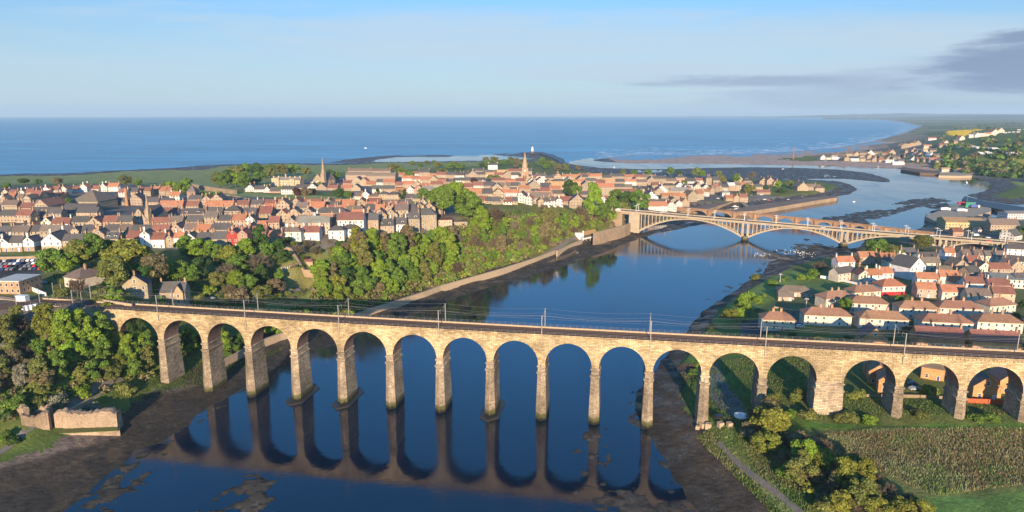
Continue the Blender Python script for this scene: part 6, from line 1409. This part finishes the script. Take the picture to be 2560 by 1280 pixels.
# ------------------------------------------------------------------ ruined castle wall, lower left
M_TURF = M_GROUND
def ruin():
    A = gp(180, 1078, 3.2); r = thing('castle_ruin', 'broken pale stone castle wall standing on the shore at the left edge', 'ruin', (A[0], A[1], 0)); O = Vector((A[0], A[1], 0)); rs = random.Random(5)
    def seg(a, b_, za, zb_, hts, th, nm='wall', base=-1.5):
        P = Vector(gp(a[0], a[1], za)+(za,)); Q = Vector(gp(b_[0], b_[1], zb_)+(zb_,)); d = (Q-P); n = max(10, int(d.length/.8)); dd = Vector((d.x, d.y, 0)).normalized(); nn = Vector((-dd.y, dd.x, 0)); L = []
        o = MB()
        for k in range(n+1):
            f = k/n; p = P.lerp(Q, f)-O; hi = f*(len(hts)-1); i0 = min(int(hi), len(hts)-2); h = hts[i0]+(hts[i0+1]-hts[i0])*(hi-i0)+rs.uniform(-.45, .45); j = rs.uniform(-.18, .18)
            zc = p.z+O.z; L.append([p+nn*(j)+Vector((0,0,base)), p+nn*(th+j)+Vector((0,0,base)), p+nn*(th*.85+j)+Vector((0,0,h+rs.uniform(-.3,.3))), p+nn*(th*.5)+Vector((0,0,h+rs.uniform(0,.6))), p+nn*(.25+j)+Vector((0,0,h-.1))])
        o.loft(L); return o.build(nm, M_RUIN, r)
    seg((-70,990),(8,1030), 9, 7, [5, 6, 5.5], 2.5); seg((5,1030),(62,1072), 7, 4.2, [6, 5.6, 6.8, 7.2, 7.5], 2.6); seg((58,1087),(126,1080), 3.4, 3.4, [8, 6.8, 6.2, 7.4, 7.6], 2.4)
    seg((124,1080),(134,1052), 3.4, 4.5, [7.4, 6.5, 6.5], 2.0); seg((60,1060),(134,1046), 4.6, 5, [4.5, 3.5, 5.2, 4.4], 1.6)
    seg((138,1071),(294,1067), 3.6, 3.4, [5.6, 6.4, 5.6, 5.2, 6.0, 6.4, 5.2], 4.2)
    o = MB(); p = Vector(gp(109,1079,3.4)+(3.4,))-O; o.box(p.x-.9, p.x+.9, p.y-.35, p.y+.2, 3.0, 5.6); o.build('doorway', M_DARKST, r)
    P = [gp(*q) for q in ((138,1089,2.6),(300,1081,2.6),(299,1062,2.6),(150,1064,2.6))]; o = MB(); o.prism([(p[0]-O.x, p[1]-O.y) for p in P], -.5, 3.3); o.build('plinth', M_RUIN, r)
    P = [gp(*q) for q in ((146,1086,3),(296,1079,3),(296,1064,3),(152,1066,3))]; o = MB(); o.prism([(p[0]-O.x, p[1]-O.y) for p in P], 3.2, 3.45); o.build('turf_ledge', M_PAINT, r, color=(.07,.10,.02))
ruin()
# ------------------------------------------------------------------ boathouse by the river path
def boathouse():
    x, y = gp(1452, 601, 3.2); x2, y2 = gp(1492, 592, 3.2); rz = math.atan2(y2-y, x2-x); L = math.hypot(x2-x, y2-y)
    r = thing('boathouse', 'white and black boathouse with a tan roof beside the riverside path', 'boathouse', (x, y, 3.6), rz)
    put('wall', wall_mesh(L, 6, 3.4, 'g', 2.2, True), r, (L/2, 0, .6), color=(.12,.10,.09)); roof_mb(L, 6, 3.4, 'g', 2.4).build('roof', M_ROOF, r, color=(.42,.25,.10), loc=(L/2, 0, .6))
    w = MB(); w.box(-2.2, 2.4, -1.2, 6.4, -2, 3.9); w.add([(-2.4,-1.4,3.9),(2.6,-1.4,3.9),(2.6,6.6,3.9),(-2.4,6.6,3.9),(.1,-1.4,6.4),(.1,6.6,6.4)], [(0,1,4),(1,2,5,4),(3,0,4,5),(2,3,5)]); w.build('gable_wing', M_WHITE, r)
    w = MB(); w.box(-.6, .8, -1.26, -1.21, 1.2, 3.2); w.build('window', M_GLASS, r); w = MB(); w.cone((2.9, -.3), .8, 3.5, 7.4, 8, rt=.5); w.cone((2.9, -.3), .9, 7.4, 8.6, 8); w.build('turret', M_WHITE, r)
    w = MB(); w.box(0, L, -1.6, -1.3, .2, 1.5); w.box(0, L, -1.6, 0, .1, .3)
    for k in range(5): w.box(L*k/4-.12, L*k/4+.12, -1.6, -1.35, -3, 1.6)
    w.build('balcony', M_WHITE, r)
boathouse()
# ------------------------------------------------------------------ lighthouse, far hills, surf
def lighthouse():
    x, y = gp(1331, 381, 5); r = thing('lighthouse', 'small white lighthouse with a red base at the end of the far breakwater', 'lighthouse', (x, y, 4.6)); s = 1.25
    o = MB(); o.cone((0,0), 3.2*s, 0, 3.2*s, 12, rt=2.9*s); o.build('base', M_PAINT, r, color=(.45,.06,.04)); o = MB(); o.cone((0,0), 2.8*s, 3.2*s, 11*s, 12, rt=2.0*s); o.build('tower', M_WHITE, r)
    o = MB(); o.cone((0,0), 2.5*s, 11*s, 11.5*s, 12, rt=2.5*s); o.cone((0,0), 1.5*s, 11.5*s, 13*s, 10, rt=1.5*s); o.build('lantern_room', M_WHITE, r); o = MB(); o.cone((0,0), 1.9*s, 13*s, 15*s, 12); o.build('dome', M_PAINT, r, color=(.45,.06,.04))
lighthouse()
def hills():
    for dist, amp, base, seed, a0, a1, nm in ((21000, 90, 150, 3, R(18), R(55), 'hills'), (14500, 60, 95, 8, R(24), R(55), 'hills')):
        n, m = 220, 14; V = []
        for j in range(m):
            f = j/(m-1); rr = dist*(1+.35*f)
            for i in range(n):
                a = a0+(a1-a0)*i/(n-1); h = (base+amp*(float(fbm(np.array(a*40.), np.array(1.), 4, 4, seed))*2))*smooth(a0, a0+R(14), a)*math.sin(math.pi*min(1, f*.5+.0))*1.0
                V.append((rr*math.sin(a), rr*math.cos(a), h*(1 if f > 0 else 0)+amp*.3*float(fbm(np.array(a*60.), np.array(f*3.), 1, 3, seed+1))*f-rr*rr/RE2))
        F = [(j*n+i, j*n+i+1, (j+1)*n+i+1, (j+1)*n+i) for j in range(m-1) for i in range(n-1)]
        o = link(bpy.data.objects.new(nm, mesh_np(nm, V, F, [M_HILL], True))); o['kind'] = 'structure'
M_HILL = plain('hill_country', (.075,.085,.04), .95, .1, .5, sc=.0025)
hills()
def surf():
    rs = np.random.RandomState(3); o = MB()
    base = [(1490,396),(1590,386),(1700,388),(1800,386),(1900,382.5),(1990,377),(2080,369),(2140,360),(2190,349),(2235,337),(2262,327),(2275,318),(2262,309),(2230,302)]
    for off, dens in ((1.2, .85), (4, .75), (8, .55), (13, .35), (18, .2)):
        for (a, b_) in zip(base[:-1], base[1:]):
            n = int(math.hypot(b_[0]-a[0], b_[1]-a[1])/7)+1
            for k in range(n):
                if rs.rand() > dens: continue
                f = (k+rs.rand()*.4)/n; px, py = a[0]+(b_[0]-a[0])*f, a[1]+(b_[1]-a[1])*f; q = max(.12, min(1, (py-292)/85)); px -= off*.8; py -= off*q*rs.uniform(.7, 1.2)
                if py < 297: continue
                x, y = gp(px, py, 0); x2, y2 = gp(px+rs.uniform(5, 22)*q, py-rs.uniform(-.3, .9)*q, 0); w = rs.uniform(.2, .55)*(x*x+y*y)/201000
                d = Vector((x2-x, y2-y)); nn = Vector((-d.y, d.x)).normalized(); zz = .12-(x*x+y*y)/RE2; m = Vector((x, y))+d*.5+nn*rs.uniform(-6, 6)
                o.add([(x, y, zz), (m.x-nn.x*w, m.y-nn.y*w, zz), (x2, y2, zz), (m.x+nn.x*w, m.y+nn.y*w, zz)], [(0,1,2,3)])
    ob_ = o.build('surf', M_FOAM); ob_['kind'] = 'stuff'; tag(ob_, 'white broken surf lines along the far beach', 'surf')
surf()
# ------------------------------------------------------------------ village at the river mouth
G_S = 'cottages of the village at the river mouth'
row(2050, 399, 2110, 399, 'gwe2 swg2 wwg1 swg2', 0, grp=G_S, name='cottage'); row(2080, 391, 2150, 390, 'btg1 btg1 btg2 ote1', 0, grp=G_S, name='cottage'); row(2110, 402, 2180, 404, 'ote2 wwg1*1.6 btg2 stg1', 0, grp=G_S, name='cottage')
row(2150, 395, 2250, 400, 'btg2 ote2 btg2 stg2 rte1 btg2', 0, grp=G_S, name='cottage'); row(2180, 404, 2262, 408, 'ote2 rtg2 wwg1*2 stg2', 0, grp=G_S, name='cottage'); row(2150, 388, 2240, 386, 'btg2 swe1 btg2 rtg1 ote2', 0, grp=G_S, name='cottage')
row(2255, 372, 2300, 362, 'yte2 ytg2 ytg2 yte2', 0, grp=G_S, name='cottage'); row(2265, 392, 2350, 396, 'btg2 swe2 ote2 stg2 wwe2 btg2', 0, grp=G_S, name='cottage'); row(2262, 382, 2340, 380, 'btg2 rte2 btg2 ycg2 stg2', 0, grp=G_S, name='cottage'); row(2275, 404, 2360, 405, 'swe2 rtg2 btg2 ocg2 stg1', 0, grp=G_S, name='cottage')
row(2310, 371, 2370, 366, 'ycg2 - rtg2', 0, grp=G_S, name='cottage'); row(2322, 350, 2340, 350, 'owg2', 0, grp=G_S, name='cottage'); row(2360, 362, 2395, 358, 'yce2 - btg2', 0, grp=G_S, name='cottage'); row(2400, 350, 2412, 350, 'oce2', 0, grp=G_S, name='cottage'); row(2422, 345, 2490, 338, 'wcg2 ywe2 wcg2 ycg2 wcg2', 0, grp=G_S, name='cottage'); row(2480, 336, 2510, 330, 'oce2 yce2', 0, grp=G_S, name='cottage')
row(2230, 412, 2262, 412, 'wwg1*2', 0, grp=G_S, name='cottage')
big(2366,430,24,9,6,'g','c','y',0,'cream lifeboat station on small quay','lifeboat_station',2.4); big(2402,432,22,10,5,'h','c','y',0,'low cream hipped boat shed','shed')
_x, _y, _z = gt(2366, 430)
# caravans on the hillside
cv = MB(); cv.box(-5, 5, -1.7, 1.7, .5, 3.0, 0); cv.box(-5.05, 5.05, -1.75, 1.75, 3.0, 3.25, 0); CVB = cv.mesh('body', M_WHITE); cv = MB(); cv.box(-4, 4, -1.76, -1.68, 1.4, 2.4); CVW = cv.mesh('window', M_GLASS)
rs = random.Random(4)
for (x0, y0, x1, y1, n) in ((2397,371,2422,371,5), (2428,368,2448,372,5), (2464,372,2486,373,5), (2490,374,2516,382,7), (2446,384,2458,386,3), (2468,381,2480,385,3), (2522,384,2560,388,8), (2512,334,2545,330,4), (2548,326,2562,325,2)):
    for k in range(n):
        px, py = x0+(x1-x0)*k/max(1, n-1)+rs.uniform(-1, 1), y0+(y1-y0)*k/max(1, n-1)+rs.uniform(-1.3, 1.3); x, y, z = gt(px, py)
        r = bpy.data.objects.new('caravan', None); C.objects.link(r); r.location = (x, y, z); r.rotation_euler = (0, 0, rs.uniform(-.5, .5)); r['category'] = 'caravan'; r['group'] = 'white caravans on the far hillside'; put('body', CVB, r); put('window', CVW, r); place_later(r, 'white static caravan', px, py)
# ------------------------------------------------------------------ vehicles
def car_meshes(van=False):
    o = MB(); w = .86
    if van: prof = [(-2.5,.35),(2.5,.35),(2.5,1.0),(1.9,1.25),(1.5,2.1),(-2.5,2.15)]
    else: prof = [(-2.1,.35),(2.1,.35),(2.1,.8),(1.3,.95),(.6,1.42),(-1.1,1.45),(-1.8,.98),(-2.1,.9)]
    n = len(prof); o.add([(x, -w, z) for x, z in prof]+[(x, w, z) for x, z in prof], [(i, (i+1) % n, n+(i+1) % n, n+i) for i in range(n)]+[tuple(range(n))[::-1], tuple(range(n, 2*n))])
    body = o.mesh('body', M_PAINT); g = MB()
    if van: g.box(1.4, 1.75, -.8, .8, 1.35, 1.95)
    else: g.box(-1.35, .85, -w-.01, w+.01, 1.0, 1.32); g.box(.75, 1.1, -.75, .75, 1.0, 1.25)
    wh = MB(); wh.tube((0,-.12,0), (0,.12,0), .33, n=10)
    return body, g.mesh('windows', M_GLASS), wh.mesh('wheel', M_DARKST)
CARM = {False: car_meshes(False), True: car_meshes(True)}
CCOL = [('white', (.70,.70,.70)), ('silver', (.40,.41,.42)), ('dark blue', (.02,.04,.14)), ('black', (.02,.02,.022)), ('red', (.45,.03,.025)), ('grey', (.15,.155,.16)), ('teal', (.05,.25,.28))]
def car(x, y, z, rz, where, ci=None, van=False, grp=None, px=0, py=0):
    nm, c = CCOL[ci if ci is not None else random.choice([0, 0, 1, 2, 3, 4, 5, 5])]; b, g, w = CARM[van]
    r = bpy.data.objects.new('van' if van else 'car', None); C.objects.link(r); r.location = (x, y, z); r.rotation_euler = (0, 0, rz); r['category'] = 'van' if van else 'car'
    if grp: r['group'] = grp
    put('body', b, r, color=c); put('windscreen', g, r); k = 1.45 if not van else 1.7
    for i in (-1, 1):
        for j in (-.8, .8): put('wheel', w, r, (i*k*.92, j, .33))
    place_later(r, nm+' '+('van' if van else 'car')+' '+where, px, py)
def carpx(px, py, deg, where, ci=None, van=False, grp=None, z=None):
    x, y, zz = gt(px, py); car(x, y, (zz if z is None else z)+.05, R(deg), where, ci, van, grp, px, py)
for j, yy in enumerate((650, 658, 664, 671)):
    for k in range(10):
        px = -6+k*11.5+j*2
        if px > 104 or random.random() < .15: continue
        carpx(px, yy+5-k*.25, 88+random.uniform(-3, 3), 'parked', None, grp='cars in the station car park')
for px, py, dg, ci, van in [(108,710,10,1,0),(528,748,-12,1,0),(2345,605,-15,5,0),(1745,501,-10,0,0),(1795,497,4,0,0),(1802,508,2,0,0),(1912,500,-12,0,0),(1922,502,-12,4,0),(1878,490,-5,5,0),(1888,488,-5,3,0),(1903,488,-5,0,0),(2015,806,-4,5,0),(2028,807,-4,4,0),(2042,803,-10,3,0),(1975,798,10,1,0),(1990,812,20,2,0),(2000,818,10,0,0),(2363,940,10,0,1),(2380,934,8,1,0),(2280,962,10,5,0),(2285,975,10,1,0),(2520,948,20,1,0),(1796,1046,20,3,0),(2280,648,5,0,0),(2292,646,5,1,0),(2300,652,-20,5,0),(2470,596,0,0,0),(2476,602,0,0,0),(2440,590,0,0,1),(57,575,80,5,0),(62,566,80,1,0),(68,556,80,3,0),(55,548,80,0,0),(1400,478,0,0,0),(2195,418,0,0,0),(2260,414,0,4,0),(438,568,0,4,0),(420,560,0,1,0),(820,502,0,0,0),(2270,640,0,4,0)]:
    carpx(px, py, dg, 'parked', ci, bool(van))
for i, (px, t, ci, van) in enumerate([(1543,4.5,0,True),(1579,4.5,2,False),(1674,5,2,False),(1730,5,3,False),(1866,9,5,False),(2060,5,1,False),(2258,5,5,False),(2275,5,3,False),(2340,9,0,False),(2480,5,4,False)]):
    a = rb_a(px, 20); q = RB0+RBD*a+RBN*t; car(q.x, q.y, rbz(min(a, A_r1+60))-.93, rz, 'crossing the road bridge', ci, van, px=px, py=540+(px-1543)*.08)
# lorries and containers on the dock
def lorry(px, py, deg, bc, label):
    x, y, z = gp(px, py, 4.3)+(4.3,); r = thing('lorry', label, 'lorry', (x, y, z), R(deg)); o = MB(); o.box(-5, 4, -1.25, 1.25, 1.1, 4.0); o.build('trailer', M_PAINT, r, color=bc); o = MB(); o.box(4.4, 6.6, -1.2, 1.2, .6, 3.3); o.build('cab', M_WHITE, r); o = MB()
    o.box(-5, 6.5, -1.0, 1.0, .6, 1.08); o.build('chassis', M_DARKST, r)
    for k in (-4, -2.8, 3, 5.6):
        for s_ in (-1.05, 1.05): w = MB(); w.tube((k, s_-.15, .5), (k, s_+.15, .5), .5, n=10); w.build('wheel', M_DARKST, r)
lorry(2361, 527, 4, (.65,.64,.62), 'white box lorry parked on the dock quay'); lorry(2435, 520, 6, (.08,.12,.32), 'lorry with a blue load at the right of the dock quay'); lorry(2402, 530, 0, (.62,.60,.60), 'white lorry standing in the middle of the dock quay')
def cont(px, py, L, h, c, deg, label, nm='shipping_container'):
    x, y = gp(px, py, 4.3); o = MB(); o.box(-L/2, L/2, -1.25, 1.25, 0, h)
    for k in range(int(L/.6)): o.box(-L/2+.1+k*.6, -L/2+.4+k*.6, -1.3, -1.25, .1, h-.1)
    ob_ = o.build(nm, M_PAINT, color=c); ob_.location = (x, y, 4.3); ob_.rotation_euler = (0, 0, R(deg)); tag(ob_, label, nm.split('_')[-1])
cont(2425,514,12,4.2,(.06,.22,.16),0,'green corrugated steel container on the dock quay'); cont(2403,511,12,3,(.50,.04,.06),20,'red steel container left of the green one on the dock'); cont(2382,516,12,2.8,(.05,.10,.14),0,'dark container at the left end of the dock quay')
def crane():
    x, y = gp(2415, 520, 4.3); r = thing('dock_crane', 'green dock crane with a thin upright jib beside the containers', 'crane', (x, y, 4.3)); o = MB(); o.box(-1.5, 1.5, -1.2, 1.2, .8, 3); o.build('cab', M_PAINT, r, color=(.05,.32,.12)); o = MB(); o.tube((0,0,3), (.3,0,15), .3, .15, 4); o.build('jib', M_PAINT, r, color=(.05,.32,.12)); o = MB(); o.box(-2, 2, -1.4, 1.4, 0, .8); o.build('tracks', M_DARKST, r)
crane()
# ------------------------------------------------------------------ boats
def boat(px, py, L, label, col=(.74,.73,.70), mast=0, deg=0, z=.0, cabin=True):
    x, y = gp(px, py, z); r = thing('sailing_boat' if mast else 'motor_boat', label, 'boat', (x, y, z), R(deg), 'boats moored along the river'); o = MB(); b = L*.17
    top = [(-L/2,-b*.8),(L*.1,-b),(L*.36,-b*.6),(L/2,0),(L*.36,b*.6),(L*.1,b),(-L/2,b*.8)]; bot = [(p[0]*.9, p[1]*.7) for p in top]
    o.prism(bot, -.25, L*.12, 0, top); o.build('hull', M_PAINT, r, color=col)
    if cabin: o = MB(); o.prism([(-L*.25,-b*.55),(L*.12,-b*.55),(L*.2,0),(L*.12,b*.55),(-L*.25,b*.55)], L*.12, L*.24, 0, [(-L*.22,-b*.5),(L*.05,-b*.5),(L*.12,0),(L*.05,b*.5),(-L*.22,b*.5)]); o.build('cabin', M_WHITE, r); o = MB(); o.box(-L*.2, L*.05, -b*.57, b*.57, L*.16, L*.2); o.build('window', M_GLASS, r)
    if mast: o = MB(); o.tube((L*.05,0,L*.1), (L*.05,0,mast), .09, n=5); o.tube((L*.05,0,L*.25), (-L*.4,0,L*.25), .06, n=4); o.build('mast', M_STEEL, r)
for a in [(1898,517,8,'small white motor boat below the quay wall, leftmost on the water'),(1918,513,8,'red-hulled motor boat between two white ones by the quay wall',(.45,.05,.06)),(1941,512,7,'stubby white motor boat right of the red-hulled one'),(1838,518,9,'white cabin boat beside the concrete slipway'),(1842,524,7,'small pale boat just below the white cabin boat'),
          (1971,502,9,'white boat lying on the mud at the left of a row of five'),(1985,500,7,'second boat from left in the row along the quay'),(1996,498,7,'middle white boat of the row along the quay'),(2006,495,9,'largest white boat of the row along the quay'),(2016,493,8,'rightmost white boat of the row along the quay'),(1958,424,8,'tiny pale boat off the mudbank'),
          (2135,505,5,'tiny white boat alone in the river bend'),(2533,540,9,'white boat moored by the dock arm at right')]: boat(*a[:4], **({'col': a[4]} if len(a) > 4 else {}), deg=random.uniform(-15, 15))
boat(2415, 457, 9, 'white sailing boat at anchor with a tall bare mast', mast=13, deg=80); boat(1536, 419, 8, 'small white sailing boat in the channel by the sand spit', mast=9, deg=60); boat(914, 371, 10, 'tiny white boat far out on the open sea')
# gulls on the mud
gm = MB(); gm.ball((0,0,.35), .22, 1.7, .8, .9, 6); gm.ball((.38,0,.55), .12, n=6); gm.tube((0,0,0), (0,0,.3), .04, n=3); GM = gm.mesh('gull', M_WHITE)
rs = random.Random(9)
for k in range(70):
    px, py = rs.gauss(2000, 26), 634+rs.gauss(0, 4); 
    if k > 52: px, py = rs.uniform(1885, 1925), rs.uniform(640, 648)
    x, y, z = gt(px, py); o = put('gull', GM, None, (x, y, max(z, 0)), (0, 0, rs.uniform(0, 6)), (1.25,)*3); o['category'] = 'gull'; o['group'] = 'white gulls resting on the mudflat'; place_later(o, 'white gull', px, py)
# ------------------------------------------------------------------ near details
o = MB(); rs = random.Random(2)
for i, (px, py, s) in enumerate([(1748,1052,2.0),(1757,1062,2.2),(1771,1063,2.2),(1744,1066,1.5),(1801,1060,2.0),(1824,1060,1.9)]):
    x, y, z = gt(px, py+6); b = MB(); b.loft([[(-s/2,-s/2,-.4),(s/2,-s/2*.9,-.4),(s/2*.95,s/2,-.4),(-s/2,s/2*.9,-.4)], [(-s/2*.95,-s/2*.9,s*.8),(s/2*.9,-s/2,s*.85),(s/2,s/2*.9,s*.8),(-s/2*.9,s/2,s*.82)]]); q = b.build('stone_block', M_STONEC); q.location = (x, y, z); q.rotation_euler = (0, 0, rs.uniform(-.4, .4))
    tag(q, 'squared stone block %s' % ['behind the others at the pier foot', 'in the middle of the heap at the pier foot', 'rightmost of the heap at the pier foot', 'lowest of the heap at the pier foot', 'alone right of the dark car', 'rightmost, at the end of the track'][i], 'stone block', 'stone blocks at the pier foot')
x, y, z = gt(1853, 1043); o = MB(); o.tube((0,0,.3), (0,0,.9), 2.6, 2.6, 20); q = o.build('water_trough', M_WHITE); q.location = (x, y, z); tag(q, 'round white trough lying at the end of the track under the arch', 'trough')
def fence(pts, h, col, label, gap=.02):
    W = [Vector(gt(*p)) for p in pts]; r = thing('fence', label, 'fence', W[0]); o = MB(); p_ = MB()
    for a, b_ in zip(W[:-1], W[1:]):
        n = max(2, int((b_-a).length/2.2)); d = (b_-a).normalized()
        for k in range(n+1): q = a.lerp(b_, k/n)-W[0]; p_.box(q.x-.09, q.x+.09, q.y-.09, q.y+.09, q.z-.3, q.z+h+.15)
        nn = Vector((-d.y, d.x, 0))*.04; A, B = a-W[0], b_-W[0]; o.loft([[A-nn+Vector((0,0,-.3)), A+nn+Vector((0,0,-.3)), A+nn+Vector((0,0,h)), A-nn+Vector((0,0,h))], [B-nn+Vector((0,0,-.3)), B+nn+Vector((0,0,-.3)), B+nn+Vector((0,0,h)), B-nn+Vector((0,0,h))]])
    o.build('panel', M_PAINT, r, color=col); p_.build('posts', M_PAINT, r, color=tuple(c*.8 for c in col))
fence([(2418,1008),(2470,1010),(2530,1014),(2600,1018)], 1.9, (.50,.10,.035), 'bright orange-red timber garden fence behind the right-hand arches')
fence([(2130,993),(2200,992),(2300,994),(2375,998)], 1.1, (.26,.19,.12), 'low brown fence between the gardens and the piers')
fence([(2294,925),(2336,932)], 1.7, (.34,.34,.33), 'short grey garden fence seen through the second arch from right')
fence([(1935,770),(1985,778),(2028,772)], 1.0, (.45,.33,.22), 'low pale wall-like fence in front of the pavilion')
# station side: ramp wall, cabins, barriers
def cab(px, py, s, col, label, nm):
    x, y, z = gt(px, py); r = thing(nm, label, nm.replace('_', ' '), (x, y, z), R(-8)); o = MB(); o.box(-s[0]/2, s[0]/2, -s[1]/2, s[1]/2, -.3, s[2]); o.build('body', M_PAINT, r, color=col); o = MB(); o.box(-s[0]/2-.1, s[0]/2+.1, -s[1]/2-.1, s[1]/2+.1, s[2], s[2]+.18); o.build('lid', M_WHITE, r)
cab(57,752,(5,2.4,2.4),(.72,.71,.68),'white metal cabin beside the railway at the left edge','equipment_cabin')
for k, px in enumerate((57, 68, 79, 90)): cab(px, 778-k*2, (1.3,.8,2.0), (.55,.55,.55), ('leftmost', 'second', 'third', 'rightmost')[k]+' of four pale lineside cabinets by the tracks', 'lineside_cabinet')
wall_line('ramp_wall', [(62,716,34),(85,728,34),(115,741,34)], .5, 1.8, M_WHITE, 'sloping white wall running down to the tracks by the station', 'ramp wall', -1)
wall_line('platform_edge', [(-80,752,34),(0,748,34),(70,757,34)], 3.0, .9, M_STONEC, 'low stone platform edge at the left side of the tracks', 'platform', -1)
wall_line('parapet_wall', [(244,753,34.2),(290,760,34.4),(330,766,34.4)], .5, 1.2, M_STONEC, 'low stone wall behind the tracks at the viaduct end', 'wall', -1)
def linepx(pts, dz=.12):
    pp = [Vector(gp(p[0], p[1], 34.4)) for p in pts]; return pp
ribbon('railway_track', linepx([(290,769),(240,764),(150,756),(60,762),(0,768),(-120,775)]), 8.5, M_BALLAST, .25, kind='structure')
for k, (px, py) in enumerate([(42,745),(135,720),(155,722),(206,745),(268,742),(307,735),(100,735)]):
    x, y, z = gt(px, py+22); o = MB(); o.tube((0,0,-.4), (0,0,6.8), .16, .12, 5); q = o.build('signal_post', M_STEEL); q.location = (x, y, z); tag(q, 'slim grey line post by the station tracks, %s from the left' % ordn([0,2,3,4,5,6,1][k]), 'post', 'posts around the station tracks')
# park pavilion and pergola
x, y, z = gt(770, 664); r = thing('pavilion', 'small park pavilion with a red hipped roof below the pale park wall', 'pavilion', (x, y, z)); put('wall', wall_mesh(6, 3.5, 2.4, 'h', 0, True), r, color=WCOL['t']); roof_mb(6.2, 3.7, 2.4, 'h', 1.6).build('roof', M_ROOF, r, color=RCOL['r'])
W = [Vector(gt(*p)) for p in ((690,682),(715,676),(748,668))]; r = thing('pergola', 'long low white pergola beside the park lawn', 'pergola', W[0]); o = MB(); q_ = MB()
for a, b_ in zip(W[:-1], W[1:]):
    for k in range(7): p = a.lerp(b_, k/7)-W[0]; q_.box(p.x-.12, p.x+.12, p.y-.12, p.y+.12, p.z-.5, p.z+2.4)
    A, B = a-W[0], b_-W[0]; o.loft([[A+Vector((0,-1.2,2.4)), A+Vector((0,1.2,2.4)), A+Vector((0,1.2,2.65)), A+Vector((0,-1.2,2.65))], [B+Vector((0,-1.2,2.4)), B+Vector((0,1.2,2.4)), B+Vector((0,1.2,2.65)), B+Vector((0,-1.2,2.65))]])
o.build('roof', M_STONEC, r); q_.build('posts', M_WHITE, r)
ribbon('path', [gt(*p)[:2] for p in ((700,735),(740,722),(790,708),(835,700))], 3, M_PAVE, .12)
# flag-like street lamps in the village
for i, (px, py) in enumerate([(2077,745),(2015,770),(2505,855),(1950,705),(2265,640),(2470,575)]):
    x, y, z = gt(px, py); lamp(x, y, z, random.uniform(0, 3), 'white lamp column in the village streets, %s of six from the left' % ordn([2, 1, 5, 0, 3, 4][i]), 'village lamp columns', .8)
# air
hz = MB(); hz.box(-52000, 52000, -400, 53500, -230, 270); M_HAZE = bpy.data.materials.new('haze_air'); M_HAZE.use_nodes = True; t = M_HAZE.node_tree; t.nodes.remove(t.nodes['Principled BSDF'])
pv = N(t, 'ShaderNodeVolumePrincipled'); pv.inputs['Density'].default_value = 5e-5; pv.inputs['Color'].default_value = (.62,.84,1,1); pv.inputs['Anisotropy'].default_value = 0.0; t.links.new(pv.outputs[0], t.nodes['Material Output'].inputs['Volume'])
hz = hz.build('haze', M_HAZE); hz['kind'] = 'stuff'; tag(hz, 'thin bluish sea haze over the whole coast', 'haze')

ribbon('path', [gt(*p)[:2] for p in ((1795,1108),(1830,1150),(1880,1190),(1940,1235),(2010,1290),(2060,1330))], 1.6, M_PAVE, .5)
# ------------------------------------------------------------------ labels: say which one by neighbours
LMK = [('the school',716,455),('the tallest church spire',803,440),('the town hall tower',1312,440),('the western church',365,525),('the brick chimney',318,495),('the bell tower',485,495),
 ('the barn-like hall',213,505),('the tall white house',1232,415),('the red gabled house',577,605),('the bowling green',2080,715),('the dock warehouse',2412,560),('the white boathouse',1475,592),('the town quay wall',1780,510),
 ('the railway station',20,725),('the car park',50,665),('the pale park wall',760,650),('the ruined castle wall',130,1050),('the grass rampart',800,490),('the red-banded house',2233,720),('the river bend pier',2000,505),('the bridge abutment',1585,550),
 ('the sunlit villa',432,730),('the far lighthouse',1330,380),('the lifeboat station',2400,428),('the yellow field',2415,328),('the thick viaduct pier',2075,980),('the reed bed',2300,1120),('the first viaduct arch',355,850),('the fifth viaduct arch',795,850),('the far sand spit',1700,400)]
def labels():
    G = {}
    for o, core, px, py in PEND:
        best = min(LMK, key=lambda l: math.hypot((l[1]-px), (l[2]-py)*2.2)); dx, dy = px-best[1], (py-best[2])*2.2
        rel = ('right of ' if dx > 0 else 'left of ') if abs(dx) > abs(dy) else ('in front of ' if dy > 0 else 'beyond ')
        if math.hypot(dx, dy) < 14: rel = 'close by '
        if core == 'white gull': rel, best = 'resting on the patchy mudflat ', ('by the road bridge',)
        G.setdefault((core, rel+best[0]), []).append((px, py, o))
    for (core, rel), L in G.items():
        L.sort(key=lambda t: (t[0], t[1]))
        for i, (px, py, o) in enumerate(L):
            s = core+' '+rel
            if len(L) > 1: s += ', %s from left' % ordn(i) if i < len(L)-1 or len(L) == 2 and False else ', rightmost of these'
            o['label'] = s
            if len(s.split()) > 16: s = core+', %s from left' % ordn(i); o['label'] = s; print('LONG', s)
    seen = {}
    for o in C.objects:
        l = o.get('label')
        if l and o.parent is None:
            if l in seen and not (o.get('group') and o.get('group') == seen[l].get('group')): print('DUP', l)
            seen[l] = o
labels()
print('things', sum(1 for o in C.objects if o.parent is None), 'objects', len(C.objects), 'houses', NH[0])
